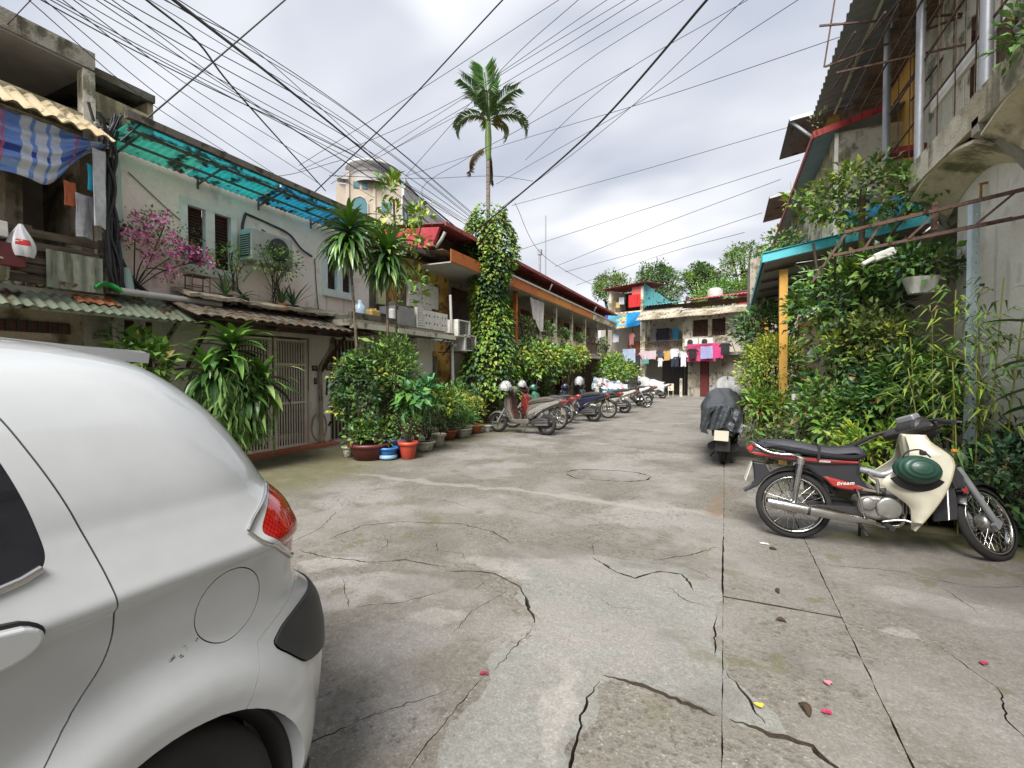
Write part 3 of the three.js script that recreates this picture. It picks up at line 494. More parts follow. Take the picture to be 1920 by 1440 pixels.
{ // plaid tarp slung under it
  const plaid = tex(512, (u, v) => {
    let c = [0.45, 0.58, 0.84]; const f = (x, a, w) => abs(((x - a) % 1 + 1.5) % 1 - 0.5) < w / 2;
    if (f(v, 0.25, 0.16)) c = [0.5, 0.63, 0.88]; if (f(v, 0.62, 0.1)) c = [0.2, 0.28, 0.6]; if (f(v, 0.85, 0.09)) c = [0.58, 0.7, 0.92];
    for (const a of [0.645, 0.71, 0.77]) if (f(u, a, 0.045)) c = mix3(c, [0.86, 0.86, 0.88], 0.85); if (f(u, 0.55, 0.014) || f(u, 0.86, 0.014) || f(u, 0.2, 0.014)) c = mix3(c, [0.82, 0.4, 0.52], 0.85); if (f(u, 0.95, 0.05)) c = mix3(c, [0.9, 0.9, 0.92], 0.6);
    const k = 0.92 + 0.12 * fbm(u * 40, v * 40, 3, 5, 40, 40); return c.map((q) => q * k);
  });
  const m = mk([0.95, 0.95, 0.95], 0.75, { map: plaid, side: THREE.DoubleSide });
  const g = sheet((u, v) => { const s = lerp(1.2, 3.1, u), edge = 0.66 - 0.62 * sst(0.72, 1.0, u) + 0.05 * sin(u * 9), y = 4.1 - 0.02 * u - v * edge - 0.05 * sin(u * PI * 2) * v, x = -6.66 - 0.12 * v + 0.09 * sin(v * 5 + 1.5 * sin(u * 7)) * (0.3 + v * 0.6) + 0.022 * sin(v * 26 + u * 11) + 0.02 * sin(u * 60 + v * 5) * (1 - v); return [x, y, -s]; }, 90, 50);
  g.attributes.uv.needsUpdate = true; const uv = g.attributes.uv; for (let i = 0; i < uv.count; i++) uv.setXY(i, uv.getX(i), uv.getY(i) * 1.0);
  single('plaid_tarp', 'blue and white plaid tarpaulin sagging under the cement awning', 'tarp', g, m, [-6.7, 4, -2.2], null, true);
}
{ // balcony railing of grey planks with a corrugated panel
  const t = thing('balcony_railing', 'grey plank balcony railing with greenish corrugated panel on the corner house', 'railing', [-6.9, 2.4, -2.6]);
  seed(5); for (const [y, x] of [[2.93, -6.92], [2.8, -6.9], [2.66, -6.93], [2.54, -6.92], [2.43, -6.93]]) obj('plank', bx(0.03, 0.085, 2.3, x, y + rr(-0.01, 0.01), -1.98, rr(-0.012, 0.012), 0, 0), M.greywood, t);
  for (const s of [1.2, 2.5, 3.16]) obj('post', b2(-6.99, -6.94, 2.35, 3.02, -s - 0.05, -s), M.greywood, t);
  obj('corrugated_panel', corr([-6.86, 2.36, -3.15], [0, 0, 0.52], [0, 0.42, 0], 0.13, 0.014, 0.004), M.greensheet, t);
}
single('green_awning', 'faded green corrugated awning with an orange rust patch beside the car roof', 'awning', [corr([-6.6, 2.1, -4.1], [0, 0, 3.4], [-0.6, 0.33, 0], 0.1, 0.014, 0.004, 0.03), bx(0.02, 0.035, 3.4, -6.62, 2.085, -2.4), bar([-7.2, 1.75, -3.95], [-6.66, 2.1, -3.9], 0.04), bar([-7.2, 1.85, -3.2], [-6.66, 2.1, -3.2], 0.04), bar([-7.2, 1.85, -1.6], [-6.66, 2.1, -1.6], 0.04)], M.greenroof, [-6.9, 2.1, -2.6]);
single('rust_sheet', 'small rusty orange sheet lying on the green awning', 'metal sheet', corr([-6.78, 2.225, -3.3], [0, 0, 0.42], [-0.27, 0.15, 0], 0.1, 0.012, 0.003), mk([0.42, 0.17, 0.07], 0.95, { map: 'rust', s: 0.5 }), [-6.9, 2.3, -3.1]);
single('plastic_post', 'pale turquoise pipe post at the left end of the pink wall', 'post', [rod([-7.05, 2.4, -3.43], [-7.06, 4.1, -3.4], 0.045, 0.045, 12), rod([-7.0, 2.4, -3.5], [-7.02, 2.75, -3.46], 0.06, 0.06, 12)], mk([0.42, 0.58, 0.55], 0.6, { map: 'dust' }), [-7.05, 2.4, -3.43]);
{ // bundle of black cables climbing the corner
  const L = []; seed(91); for (let i = 0; i < 16; i++) { const o = () => rr(-0.05, 0.05), z = -3.22 - i * 0.006; L.push(tube([[-6.95 + o(), 2.4 + rr(0, 0.1), z - 0.08 + o()], [-6.92 + o(), 2.75, z - 0.03 + o()], [-6.93 + o(), 3.2, z + o()], [-6.9 + o(), 3.7, z + 0.02 + o()], [-6.88 + o(), 4.1, z + 0.03 + o()], [-6.8 + o(), 4.4 + rr(0, 0.2), z + 0.05 + o() * 3]], rr(0.008, 0.02), 30, 5)); }
  L.push(tube([[-6.9, 3.0, -3.3], [-7.02, 2.7, -3.5], [-7.1, 2.5, -3.75], [-7.15, 2.45, -4.0]], 0.02), tube([[-6.92, 2.9, -3.32], [-7.05, 2.62, -3.5], [-7.12, 2.46, -3.8]], 0.015));
  single('cable_bundle', 'thick bundle of black cables running up between corner house and pink house', 'cables', L, M.cable, [-6.92, 2.4, -3.25]);
  const I = []; for (let i = 0; i < 3; i++) for (let k = 0; k < 6; k++) I.push(lathe([[0.0, 0], [0.03, 0.005], [0.012, 0.025], [0.03, 0.03], [0.0, 0.05]], 8).translate(-6.85, 4.12 + k * 0.045, -3.1 - i * 0.06));
  single('insulator_rack', 'white ribbed insulators on the corner above the cable bundle', 'insulator', I.concat([b2(-6.9, -6.88, 4.05, 4.42, -3.3, -3.0)]), M.whitepl, [-6.85, 4.1, -3.15]);
}

// ---------------------------------------------------------------- yellow house (z -8.2 to -11.5) with balcony slab
{
  const t = thing('yellow_house', 'narrow peeling yellow house with concrete balcony slab and white vent blocks', 'house', [WX, 0, -9.8]);
  const th = 0.2, wall = (P, holes, x0) => { const g = ext(P, th, 0, 1, holes); g.applyMatrix4(new THREE.Matrix4().makeRotationY(PI / 2)); return g.translate(x0 - th, 0, 0); };
  obj('wall', wall([[9.1, 2.42], [11.5, 2.42], [11.5, 4.45], [9.1, 4.2]], [[[9.54, 3.1], [10.78, 3.1], [10.78, 3.67], [9.54, 3.67]]], WX), M.yellow, t);
  obj('recess_wall', [b2(-7.9, -7.8, 2.42, 4.3, -9.1, -8.2), b2(-7.8, -7.2, 4.1, 4.2, -9.1, -8.2)], M.dim, t);
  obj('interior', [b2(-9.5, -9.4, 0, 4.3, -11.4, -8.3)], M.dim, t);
  obj('lower_wall', wall([[8.2, 0], [11.5, 0], [11.5, 2.3], [8.2, 2.3]], [[[8.5, 0.05], [9.3, 0.05], [9.3, 2.05], [8.5, 2.05]], [[10.42, 0.05], [10.84, 0.05], [10.84, 1.85], [10.42, 1.85]]], WX + 0.001), M.oldwhite, t);
  obj('door_panel', b2(-7.34, -7.3, 0.05, 1.85, -10.84, -10.42), mk([0.3, 0.42, 0.48], 0.6, { map: 'wood', s: 0.8 }), t);
  obj('dark_doorway', b2(-7.37, -7.34, 0.05, 2.05, -9.3, -8.5), M.brown, t);
  obj('orange_band', [b2(-7.2, -7.17, 1.86, 2.3, -11.49, -10.36), b2(-7.2, -7.165, 0.02, 1.855, -11.49, -10.9)], M.yellow, t);
  obj('column', [b2(-7.15, -6.95, 0, 2.28, -10.3, -9.6), b2(-6.98, -6.9, 1.98, 2.28, -10.36, -9.55)], M.white, t);
  const slab_ = obj('balcony_slab', [b2(-7.2, -6.32, 2.3, 2.42, -10.35, -6.72), b2(-6.36, -6.28, 2.24, 2.31, -10.35, -6.72)], M.concrete, t);
  obj('slab_curb', [b2(-6.42, -6.34, 2.42, 2.55, -8.05, -6.75), b2(-7.1, -6.42, 2.42, 2.5, -6.82, -6.74)], M.darkcon, slab_);
  obj('slab_front', b2(-6.278, -6.262, 2.25, 2.36, -10.34, -6.73), M.oldwhite, slab_);
  obj('roof', [corr([-6.75, 4.42, -8.15], [0, 0, -3.35], [-2.2, 0.7, 0], 0.18, 0.025, 0.012), bar([-6.8, 4.33, -8.2], [-6.8, 4.45, -11.5], 0.12, 0.1)], M.darkcon, t);
  // vent blocks: white concrete blocks pierced with round holes
  const vent = (w, h, pts) => { const s = new THREE.Shape([new THREE.Vector2(0, 0), new THREE.Vector2(w, 0), new THREE.Vector2(w, h), new THREE.Vector2(0, h)]); for (const [x, y, r] of pts) { const p = new THREE.Path(); p.absarc(x, y, r, 0, 2 * PI, true); s.holes.push(p); } const g = clean(new THREE.ExtrudeGeometry(s, { depth: 0.08, bevelEnabled: false, curveSegments: 6 })); return g.applyMatrix4(new THREE.Matrix4().makeRotationY(PI / 2)); };
  const four = (w, h) => [[w * 0.3, h * 0.3, 0.035], [w * 0.7, h * 0.3, 0.035], [w * 0.3, h * 0.72, 0.035], [w * 0.7, h * 0.72, 0.035]];
  for (const s of [9.5, 9.84, 10.18]) obj('vent_block', vent(0.33, 0.66, four(0.33, 0.5)).translate(-7.18, 3.06, -s), M.whitepl, t);
  obj('vent_block', vent(0.3, 0.6, [[0.15, 0.45, 0.03]]).translate(-7.18, 3.12, -10.52), M.whitepl, t);
  for (const s of [9.06, 9.4, 9.74]) obj('vent_block', vent(0.33, 0.43, four(0.33, 0.43)).translate(-6.42, 2.44, -s), M.whitepl, t);
  obj('vent_block', vent(0.25, 0.46, Array.from({ length: 21 }, (_, i) => [0.05 + (i % 3) * 0.07, 0.05 + floor(i / 3) * 0.058, 0.02])).translate(-6.42, 2.44, -8.8), M.whitepl, t);
  obj('parapet_backing', b2(-6.47, -6.45, 2.42, 2.86, -10.1, -8.8), M.dim, t);
  obj('wall_cable', [tube([[-7.17, 3.1, -8.9], [-7.1, 2.9, -9.1], [-7.15, 2.6, -9.05]], 0.02), tube([[-7.18, 4.1, -9.1], [-7.15, 3.7, -9.3], [-7.17, 3.2, -9.35], [-7.12, 2.7, -9.3]], 0.03), tube([[-6.9, 2.2, -10.6], [-6.7, 2.28, -10.5], [-6.5, 2.25, -10.4], [-6.4, 2.4, -10.35], [-6.5, 2.3, -10.3]], 0.016), tube([[-7.1, 2.05, -11.2], [-6.8, 2.15, -10.9], [-6.5, 2.2, -10.5], [-6.35, 2.1, -10.3]], 0.02), tube([[-7.1, 1.9, -11], [-6.7, 2.05, -10.7], [-6.4, 2.2, -10.4]], 0.018)], M.cable, t);
}
single('metal_cabinet', 'grey metal box at the left end of the vent block parapet', 'cabinet', [bx(0.5, 0.42, 0.6, -6.6, 2.64, -8.42, 0, 0, 0, 0.012), b2(-6.36, -6.345, 2.46, 2.84, -8.68, -8.16)], M.steel, [-6.6, 2.43, -8.42]);
single('jerrycan', 'yellow jerrycan standing on the concrete balcony slab', 'jerrycan', [bx(0.2, 0.27, 0.28, -6.6, 2.56, -7.62, 0, 0, 0, 0.03), rod([-6.6, 2.68, -7.7], [-6.6, 2.74, -7.7], 0.03), bar([-6.6, 2.72, -7.55], [-6.6, 2.72, -7.68], 0.025)], mk([0.62, 0.42, 0.13], 0.55, { map: 'dust' }), [-6.6, 2.42, -7.62]);
single('water_jug', 'clear bluish plastic jug on the concrete balcony slab', 'jug', [lathe([[0, 0], [0.11, 0], [0.12, 0.05], [0.11, 0.12], [0.12, 0.2], [0.11, 0.3], [0.04, 0.36], [0.04, 0.42], [0, 0.42]]).translate(-6.55, 2.42, -7.2)], mk([0.55, 0.66, 0.78], 0.25, { phys: { transmission: 0.4, thickness: 0 } }), [-6.55, 2.42, -7.2]);
{ // boxes of odds and ends in the dark recess
  single('paper_lantern_box', 'pale yellow box hanging in the dark recess of the yellow house', 'box', [bx(0.1, 0.42, 0.34, -7.3, 3.2, -8.75, 0, 0, 0, 0.02)], mk([0.68, 0.62, 0.34], 0.8, { map: 'dust' }), [-7.3, 3, -8.75]);
  single('plastic_basin', 'cream plastic basin below the box in the dark recess', 'basin', [lathe([[0, 0], [0.2, 0], [0.26, 0.18], [0.27, 0.18], [0.21, -0.01], [0, -0.01]]).applyMatrix4(new THREE.Matrix4().makeRotationZ(-1.2)).translate(-7.05, 2.75, -8.75)], mk([0.66, 0.6, 0.48], 0.6, { map: 'dust' }), [-7.05, 2.7, -8.75]);
  single('storage_crate', 'black crate under the cream basin on the balcony slab', 'crate', [bx(0.3, 0.24, 0.36, -6.75, 2.55, -8.0, 0, 0, 0, 0.01)], M.darkpl, [-6.75, 2.43, -8.0]);
  single('white_canister', 'slim white canister beside the grey metal box', 'canister', [lathe([[0, 0], [0.07, 0], [0.075, 0.02], [0.075, 0.3], [0.05, 0.34], [0, 0.34]], 14).translate(-6.45, 2.43, -8.05)], M.whitepl, [-6.45, 2.43, -8.05]);
}
single('standpipe', 'pale grey standpipe with black cables at the corner of the yellow house', 'pipe', [rod([-6.4, 0, -10.5], [-6.4, 3.4, -10.3], 0.035, 0.035, 12), b2(-6.46, -6.34, 2.1, 2.16, -10.5, -10.38), b2(-6.46, -6.34, 0.9, 0.95, -10.52, -10.4)], M.pipe, [-6.4, 0, -10.45]);
{ // two small air conditioners stacked in a cage by the standpipe
  const mkAC = (y, z, label) => {
    const t = thing('wall_air_conditioner', label, 'air conditioner', [-6.45, y, z]);
    obj('casing', [b2(-6.7, -6.25, y, y + 0.03, z - 0.32, z + 0.32), b2(-6.7, -6.25, y + 0.4, y + 0.43, z - 0.32, z + 0.32), b2(-6.7, -6.25, y + 0.03, y + 0.4, z - 0.32, z - 0.25), b2(-6.7, -6.25, y + 0.03, y + 0.4, z + 0.25, z + 0.32)], M.whitepl, t);
    const f = obj('grille', b2(-6.4, -6.38, y + 0.03, y + 0.4, z - 0.25, z + 0.25), M.darkpl, t); const b = []; for (let q = 0.06; q < 0.4; q += 0.04) b.push(b2(-6.275, -6.265, y + q, y + q + 0.008, z - 0.25, z + 0.25)); obj('fin', b, M.greypl, f);
    objs('shelf', [bar([-7.1, y - 0.03, z - 0.3], [-6.2, y - 0.03, z - 0.3], 0.03), bar([-7.1, y - 0.03, z + 0.3], [-6.2, y - 0.03, z + 0.3], 0.03)], M.rusty, t);
  };
  mkAC(2.36, -10.75, 'white air conditioner with dark grille, upper one by the standpipe'); mkAC(2.0, -11.1, 'larger grey-white air conditioner, lower one by the standpipe');
}

// ---------------------------------------------------------------- long balcony house (z -11.5 to -29)
{
  const Z0 = -11.5, Z1 = -29.2, t = thing('long_house', 'long two-storey terrace with open balcony, orange eave board and dark red roof', 'house', [WX, 0, -20]);
  obj('wall', [b2(-7.6, -7.4, 2.42, 4.5, Z1, Z0)], M.beige, t);
  obj('lower_wall', [b2(-7.4, -7.2, 0, 2.3, Z1, Z0)], M.darkcon, t);
  obj('floor_slab', [b2(-7.4, -6.3, 2.3, 2.4, Z1, -11.9), b2(-6.3, -6.24, 2.28, 2.44, Z1, -11.9)], M.concrete, t);
  const roof = obj('roof', [corr([-6.1, 4.98, -9.62], [0, 0, Z1 + 9.62], [-3.2, 0.32, 0], 0.2, 0.025, 0.01), b2(-6.13, -6.09, 4.93, 5.03, Z1, -9.62)], M.redroof, t);
  obj('gable', (() => { const g = ext([[-9.3, 4.4], [-6.5, 4.5], [-6.3, 4.93], [-9.3, 5.2]], 0.1); return g.translate(0, 0, -9.75); })(), mk([0.5, 0.05, 0.07], 0.7, { map: 'rust', s: 1.9 }), t);
  obj('roof_void', [b2(-6.9, -6.85, 4.4, 5.0, Z1, -9.8), b2(-9, -6.3, 4.42, 4.44, Z1, -9.8)], M.wood, t);
  objs('gutter', [tube([[-6.2, 4.82, -9.75], [-6.3, 4.66, -9.75], [-6.5, 4.5, -9.8]], 0.04, 14, 8), b2(-6.1, -6.04, 4.42, 4.48, -29, -11.6)], M.pipe, t);
  for (const s of [17.2, 24]) obj('gutter_spout', tube([[-6.1, 4.85, -s], [-6.2, 4.65, -s], [-6.3, 4.5, -s - 0.1]], 0.035, 10, 7), M.pipe, t);
  seed(14); const bs = [9.8, 11.7, 13.4, 15.6, 17.4, 19.6, 21.6, 23.2];
  for (let i = 0; i < bs.length - 1; i++) obj('eave_board', [bx(0.025, 0.3, bs[i + 1] - bs[i] - 0.02, -6.08, 4.27 + rr(-0.01, 0.01), -(bs[i] + bs[i + 1]) / 2)], mk(pick([[0.62, 0.23, 0.045], [0.55, 0.16, 0.035], [0.68, 0.29, 0.06]]), 0.85, { map: 'grime', s: 2.3 }), t);
  obj('eave_board', bx(0.025, 0.28, 5.6, -6.08, 4.26, -26.1), M.cream, t);
  obj('ceiling', b2(-7.4, -6.1, 4.1, 4.13, Z1, -9.85), M.greypl, t);
  for (const [i, s] of [12.6, 14.2, 16.4, 18.2, 20.4, 22.6, 25, 27.4].entries()) obj('post', [b2(-6.38, -6.26, 2.44, 4.12, -s - 0.07, -s + 0.07)], i === 0 || i === 1 ? M.orange : M.oldwhite, t);
  obj('corner_post', b2(-6.5, -6.38, 2.44, 4.12, -11.7, -11.56), M.yellow, t);
  for (const s of [13.4, 15.7, 19.2, 23.2]) { const w = obj('window', b2(-7.4, -7.37, 3.0, 3.9, -s - 0.55, -s + 0.55), M.shutter, t); obj('window_frame', [b2(-7.38, -7.34, 2.95, 3.0, -s - 0.6, -s + 0.6), b2(-7.38, -7.34, 3.9, 3.95, -s - 0.6, -s + 0.6)], M.wood, w); obj('bars', [0.18, 0.36, 0.54, 0.72, 0.9].map((q) => b2(-7.36, -7.345, 3.0, 3.9, -s - 0.55 + q, -s - 0.53 + q)), M.rusty, w); }
  for (const s of [12.4, 17.6, 21.2, 25.2]) obj('door', b2(-7.4, -7.36, 2.42, 3.95, -s - 0.42, -s + 0.42), M.brown, t);
  // balcony railings, different in front of each flat
  const rail = (a, b, m, y1, kind) => { const L = [b2(-6.3, -6.26, y1, y1 + 0.05, -b, -a)]; if (kind === 'bars') for (let s = a; s < b; s += 0.14) L.push(b2(-6.29, -6.27, 2.44, y1, -s - 0.02, -s)); if (kind === 'solid') L.push(b2(-6.3, -6.27, 2.44, y1, -b, -a)); obj('railing', L, m, t); };
  rail(11.9, 14.1, M.rusty, 3.0, 'bars'); rail(14.3, 16.3, M.rusty, 3.1, 'bars'); rail(16.5, 18.1, M.oldwhite, 2.8, 'solid'); rail(18.3, 20.3, M.cream, 2.82, 'solid'); rail(20.5, 22.5, M.cream, 2.8, 'solid'); rail(22.8, 27.4, M.rusty, 2.95, 'bars');
  // ground floor: dark doorways, coloured panels
  for (const [a, b, m] of [[11.6, 13.3, M.dim], [15.1, 16.2, M.dim], [18.2, 20, M.brown], [21.5, 23.5, M.dim], [25, 28.6, M.brown]]) obj('lower_doorway', b2(-7.2, -7.17, 0.02, 2.1, -b, -a), m, t);
  obj('green_door', b2(-7.2, -7.15, 0.02, 2.0, -15.0, -14.2), mk([0.02, 0.24, 0.06], 0.6, { map: 'wood', s: 1 }), t);
  obj('pillar', [b2(-6.95, -6.6, 0, 2.3, -13.75, -13.4)], M.beige, t);
  obj('red_pillar', b2(-6.75, -6.35, 0, 2.3, -19.9, -19.2), M.maroon, t);
  obj('white_pillar', b2(-6.6, -6.4, 0, 2.3, -20.3, -20.0), M.oldwhite, t);
  obj('lower_awning', [corr([-5.7, 2.12, -16.2], [0, 0, -8.2], [-0.75, 0.28, 0], 0.15, 0.02, 0.008), b2(-5.72, -5.68, 2.08, 2.13, -24.4, -16.2)], M.darkcon, t);
}
single('drying_sheet', 'long white sheet hanging from the orange eave board', 'sheet', sheet((u, v) => [-6.22 + 0.03 * sin(u * 14), 4.06 - v * (0.75 + 0.35 * sst(0.25, 0.6, u)), -15.2 - u * (1.35 - 0.45 * v)  - v * 0.35], 20, 8, 0.006), mk([0.72, 0.68, 0.66], 0.85, { map: 'cloth', s: 0.6 }), [-6.22, 3.4, -15.8]);
single('roof_antenna', 'thin roof antenna mast with small box on the red roof', 'antenna', [rod([-7.0, 5.0, -18.9], [-7.0, 8.1, -18.9], 0.025), bx(0.16, 0.22, 0.16, -7.15, 6.5, -18.6), rod([-7.15, 5.0, -18.6], [-7.15, 6.5, -18.6], 0.05)], M.steel, [-7.0, 5.25, -18.9]);

// ================================================================ END OF THE LANE
// local frame of the house across the end: u along its front (left to right), y up, w towards the back
const EA = 20 * PI / 180, EO = [-5.0, 0, -31.5];
const E = (u, y, w = 0) => [EO[0] + u * cos(EA) + w * sin(EA), y, EO[2] + u * sin(EA) - w * cos(EA)];
const eb = (u0, u1, y0, y1, w0, w1) => b2(u0, u1, y0, y1, -w0, -w1);          // box in the house's own frame
function endThing(name, label, cat, u = 0, w = 0, y = 0, group) { const t = thing(name, label, cat, E(u, y, w), -EA, group); t._o = [u, y, w]; return t; }
const eo = (name, geos, m, t) => { let r = t; while (!r._o) r = r.parent; const g = mergeGeometries((Array.isArray(geos) ? geos : [geos]).map(clean)); if (m._s) boxUV(g, m._s); g.translate(-r._o[0], -r._o[1], r._o[2]); const o = new THREE.Mesh(g, m); o.name = name; o.castShadow = o.receiveShadow = true; t.add(o); return o; };
{
  const t = endThing('end_house', 'two-storey house closing the lane, with cement awnings and barred dark windows', 'house', 3.2);
  eo('wall', [eb(-0.1, 2.9, 2.8, 5.4, 0.9, 1.05), eb(2.9, 3.4, 2.6, 5.3, 0.0, 0.2), eb(4.33, 4.54, 2.6, 5.3, 0, 0.2), eb(5.33, 7.2, 2.6, 5.3, 0, 0.2), eb(3.4, 5.33, 2.6, 3.6, 0, 0.2), eb(3.4, 5.33, 4.6, 5.3, 0, 0.2)], M.oldwhite, t);
  eo('lower_wall', [eb(3.0, 3.75, 0, 2.5, 0.3, 0.5), eb(4.3, 7.2, 0, 2.5, 0.3, 0.5)], M.concrete, t);
  eo('interior', [eb(-0.1, 7.2, 0, 2.5, 2.2, 2.4), eb(2.9, 7.2, 2.6, 5.3, 1.6, 1.8)], M.dim, t);
  eo('floor_slab', [eb(-0.1, 7.2, 2.45, 2.62, -0.25, 2.4)], M.concrete, t);
  const rf = eo('roof', [corr([0.2, 5.72, 0.45], [2.85, 0, 0], [0, 0.5, -3], 0.2, 0.025, 0.01)], M.teal, t);
  eo('red_roof', [corr([3.0, 5.75, 0.5], [4.0, 0.05, 0], [0, 0.55, -3], 0.2, 0.025, 0.01)], M.redroof, t);
  eo('eave_gap', [eb(0.2, 7, 5.4, 5.7, 0.2, 0.3)], M.wood, t);
  const shabby = mk([0.5, 0.46, 0.4], 0.95, { map: 'grime', s: 1.6, bump: 'bump', bs: 0.006 });
  eo('awning', [sheet((u, v) => [lerp(0.1, 2.86, u), 5.45 - 0.72 * v, 0.1 + 0.85 * v], 4, 4, 0.03)], shabby, t);
  eo('awning', [sheet((u, v) => [lerp(2.85, 6.6, u), 5.2 - 0.48 * v + 0.02 * sin(u * 9), 0.12 + 0.9 * v], 12, 4, 0.03)], shabby, t);
  eo('pillar', [eb(-0.06, 0.3, 2.6, 4.76, -0.05, 0.2), eb(2.8, 3.08, 2.6, 4.66, -0.02, 0.2)], M.oldwhite, t);
  eo('lower_pillar', eb(-0.06, 0.3, 0, 2.45, -0.05, 0.2), M.oldwhite, t);
  for (const [a, b] of [[3.4, 4.33], [4.54, 5.33]]) { const w = eo('window', eb(a, b, 3.6, 4.6, 0.14, 0.18), M.brown, t); for (let u = a + 0.1; u < b; u += 0.13) eo('bar', eb(u, u + 0.025, 3.6, 4.6, 0.02, 0.05), M.rusty, w); }
  for (const [a, b] of [[0.4, 1.1], [1.15, 1.9], [2.0, 2.4]]) eo('dark_door', eb(a, b, 0.02, 2.3, 2.15, 2.19), mk([0.085, 0.085, 0.09], 0.6, { map: 'dust' }), t);
  eo('door', eb(3.78, 4.24, 0.05, 2.15, 0.34, 0.4), M.maroon, t);
  eo('railing', Array.from({ length: 22 }, (_, i) => eb(0.35 + i * 0.11, 0.37 + i * 0.11, 2.62, 3.45, -0.18, -0.16)).concat([eb(0.3, 2.85, 3.42, 3.46, -0.2, -0.15)]), M.rusty, t);
}
{ // left end: red room on the roof over a balcony hung with a bright tarp
  const t = endThing('rooftop_room', 'red rooftop room with teal metal side at the far left corner', 'house', -1.4, 0.5);
  eo('wall', [eb(-2.5, -2.3, 5.5, 7.05, 0.0, 2.4), eb(-0.1, 0.1, 5.4, 7.1, 0.0, 0.3)], M.oldwhite, t);
  eo('red_panel', eb(-0.95, -0.06, 5.78, 6.6, -0.02, 0.02), mk([0.62, 0.02, 0.02], 0.6, { map: 'rust', s: 2 }), t);
  eo('red_upper_panel', eb(-0.7, -0.06, 6.6, 7.1, -0.01, 0.03), mk([0.55, 0.12, 0.1], 0.7, { map: 'dust' }), t);
  eo('back_wall', [eb(-2.4, 0, 5.4, 7.1, 1.9, 2.0)], M.brown, t);
  eo('floor', [eb(-2.6, 0.1, 5.36, 5.52, -0.05, 2.4)], M.cream, t);
  eo('roof', corr([-2.95, 7.18, 0.35], [3.5, 0.12, 0], [0, 0.15, -3], 0.2, 0.02, 0.01), M.redroof, t);
  eo('teal_side', (() => sheet((u, v) => [0.1 + 0.85 * u, lerp(7.3 - 1.2 * u * 0.95, 5.7, v), -0.1 - 2.2 * u], 14, 6, 0.02))(), M.teal, t);
}
{
  const t = endThing('corner_balcony_house', 'shadowy balcony house below the red rooftop room at the lane end', 'house', -1.4, 0.8);
  eo('wall', [eb(-4.2, -0.1, 2.8, 5.4, 1.6, 1.75), eb(-4.2, -0.1, 0, 2.5, 2.2, 2.35)], M.dim, t);
  eo('floor_slab', [eb(-4.2, -0.1, 2.42, 2.6, -0.3, 2)], M.concrete, t);
  eo('railing', [eb(-4, -0.1, 2.83, 2.87, -0.25, -0.2)].concat(Array.from({ length: 26 }, (_, i) => eb(-4 + i * 0.15, -3.98 + i * 0.15, 2.6, 2.85, -0.24, -0.21))), M.rusty, t);
  eo('brick_infill', eb(-1.9, -1.0, 2.6, 3.6, 1.5, 1.58), M.terra, t);
  eo('post', [eb(-2.35, -2.25, 2.6, 5.4, 0, 0.1), eb(-1.15, -1.0, 2.6, 4.5, 0.6, 0.7)], M.concrete, t);
}
{ // printed tarp strung across it
  const m = mk([1, 1, 1], 0.7, { side: THREE.DoubleSide, map: tex(256, (u, v) => { let c = [0.32, 0.62, 0.72]; if (u > 0.66) c = [0.05, 0.5, 0.75]; const f = fbm(u * 9, v * 5, 3, 71, 9, 5); if (u < 0.62 && u > 0.25 && f > 0.52) c = f > 0.6 ? [0.85, 0.3, 0.28] : [0.85, 0.75, 0.3]; if (u < 0.12) c = [0.2, 0.25, 0.55]; return c.map((q) => q * (0.85 + 0.25 * fbm(u * 30, v * 30, 3, 3, 30, 30))); }) });
  const a = sheet((u, v) => { const p = E(-2.8 + 2.75 * u, 5.42 - v * (0.92 - 0.1 * u) - 0.12 * sin(u * PI) * v, -0.1 - 0.12 * sin(v * 4 + u * 8) * v); return p; }, 24, 10);
  single('printed_tarp', 'blue tarp with red and yellow print below the red rooftop room', 'tarp', a, m, E(-1.4, 5, 0), null, true);
}
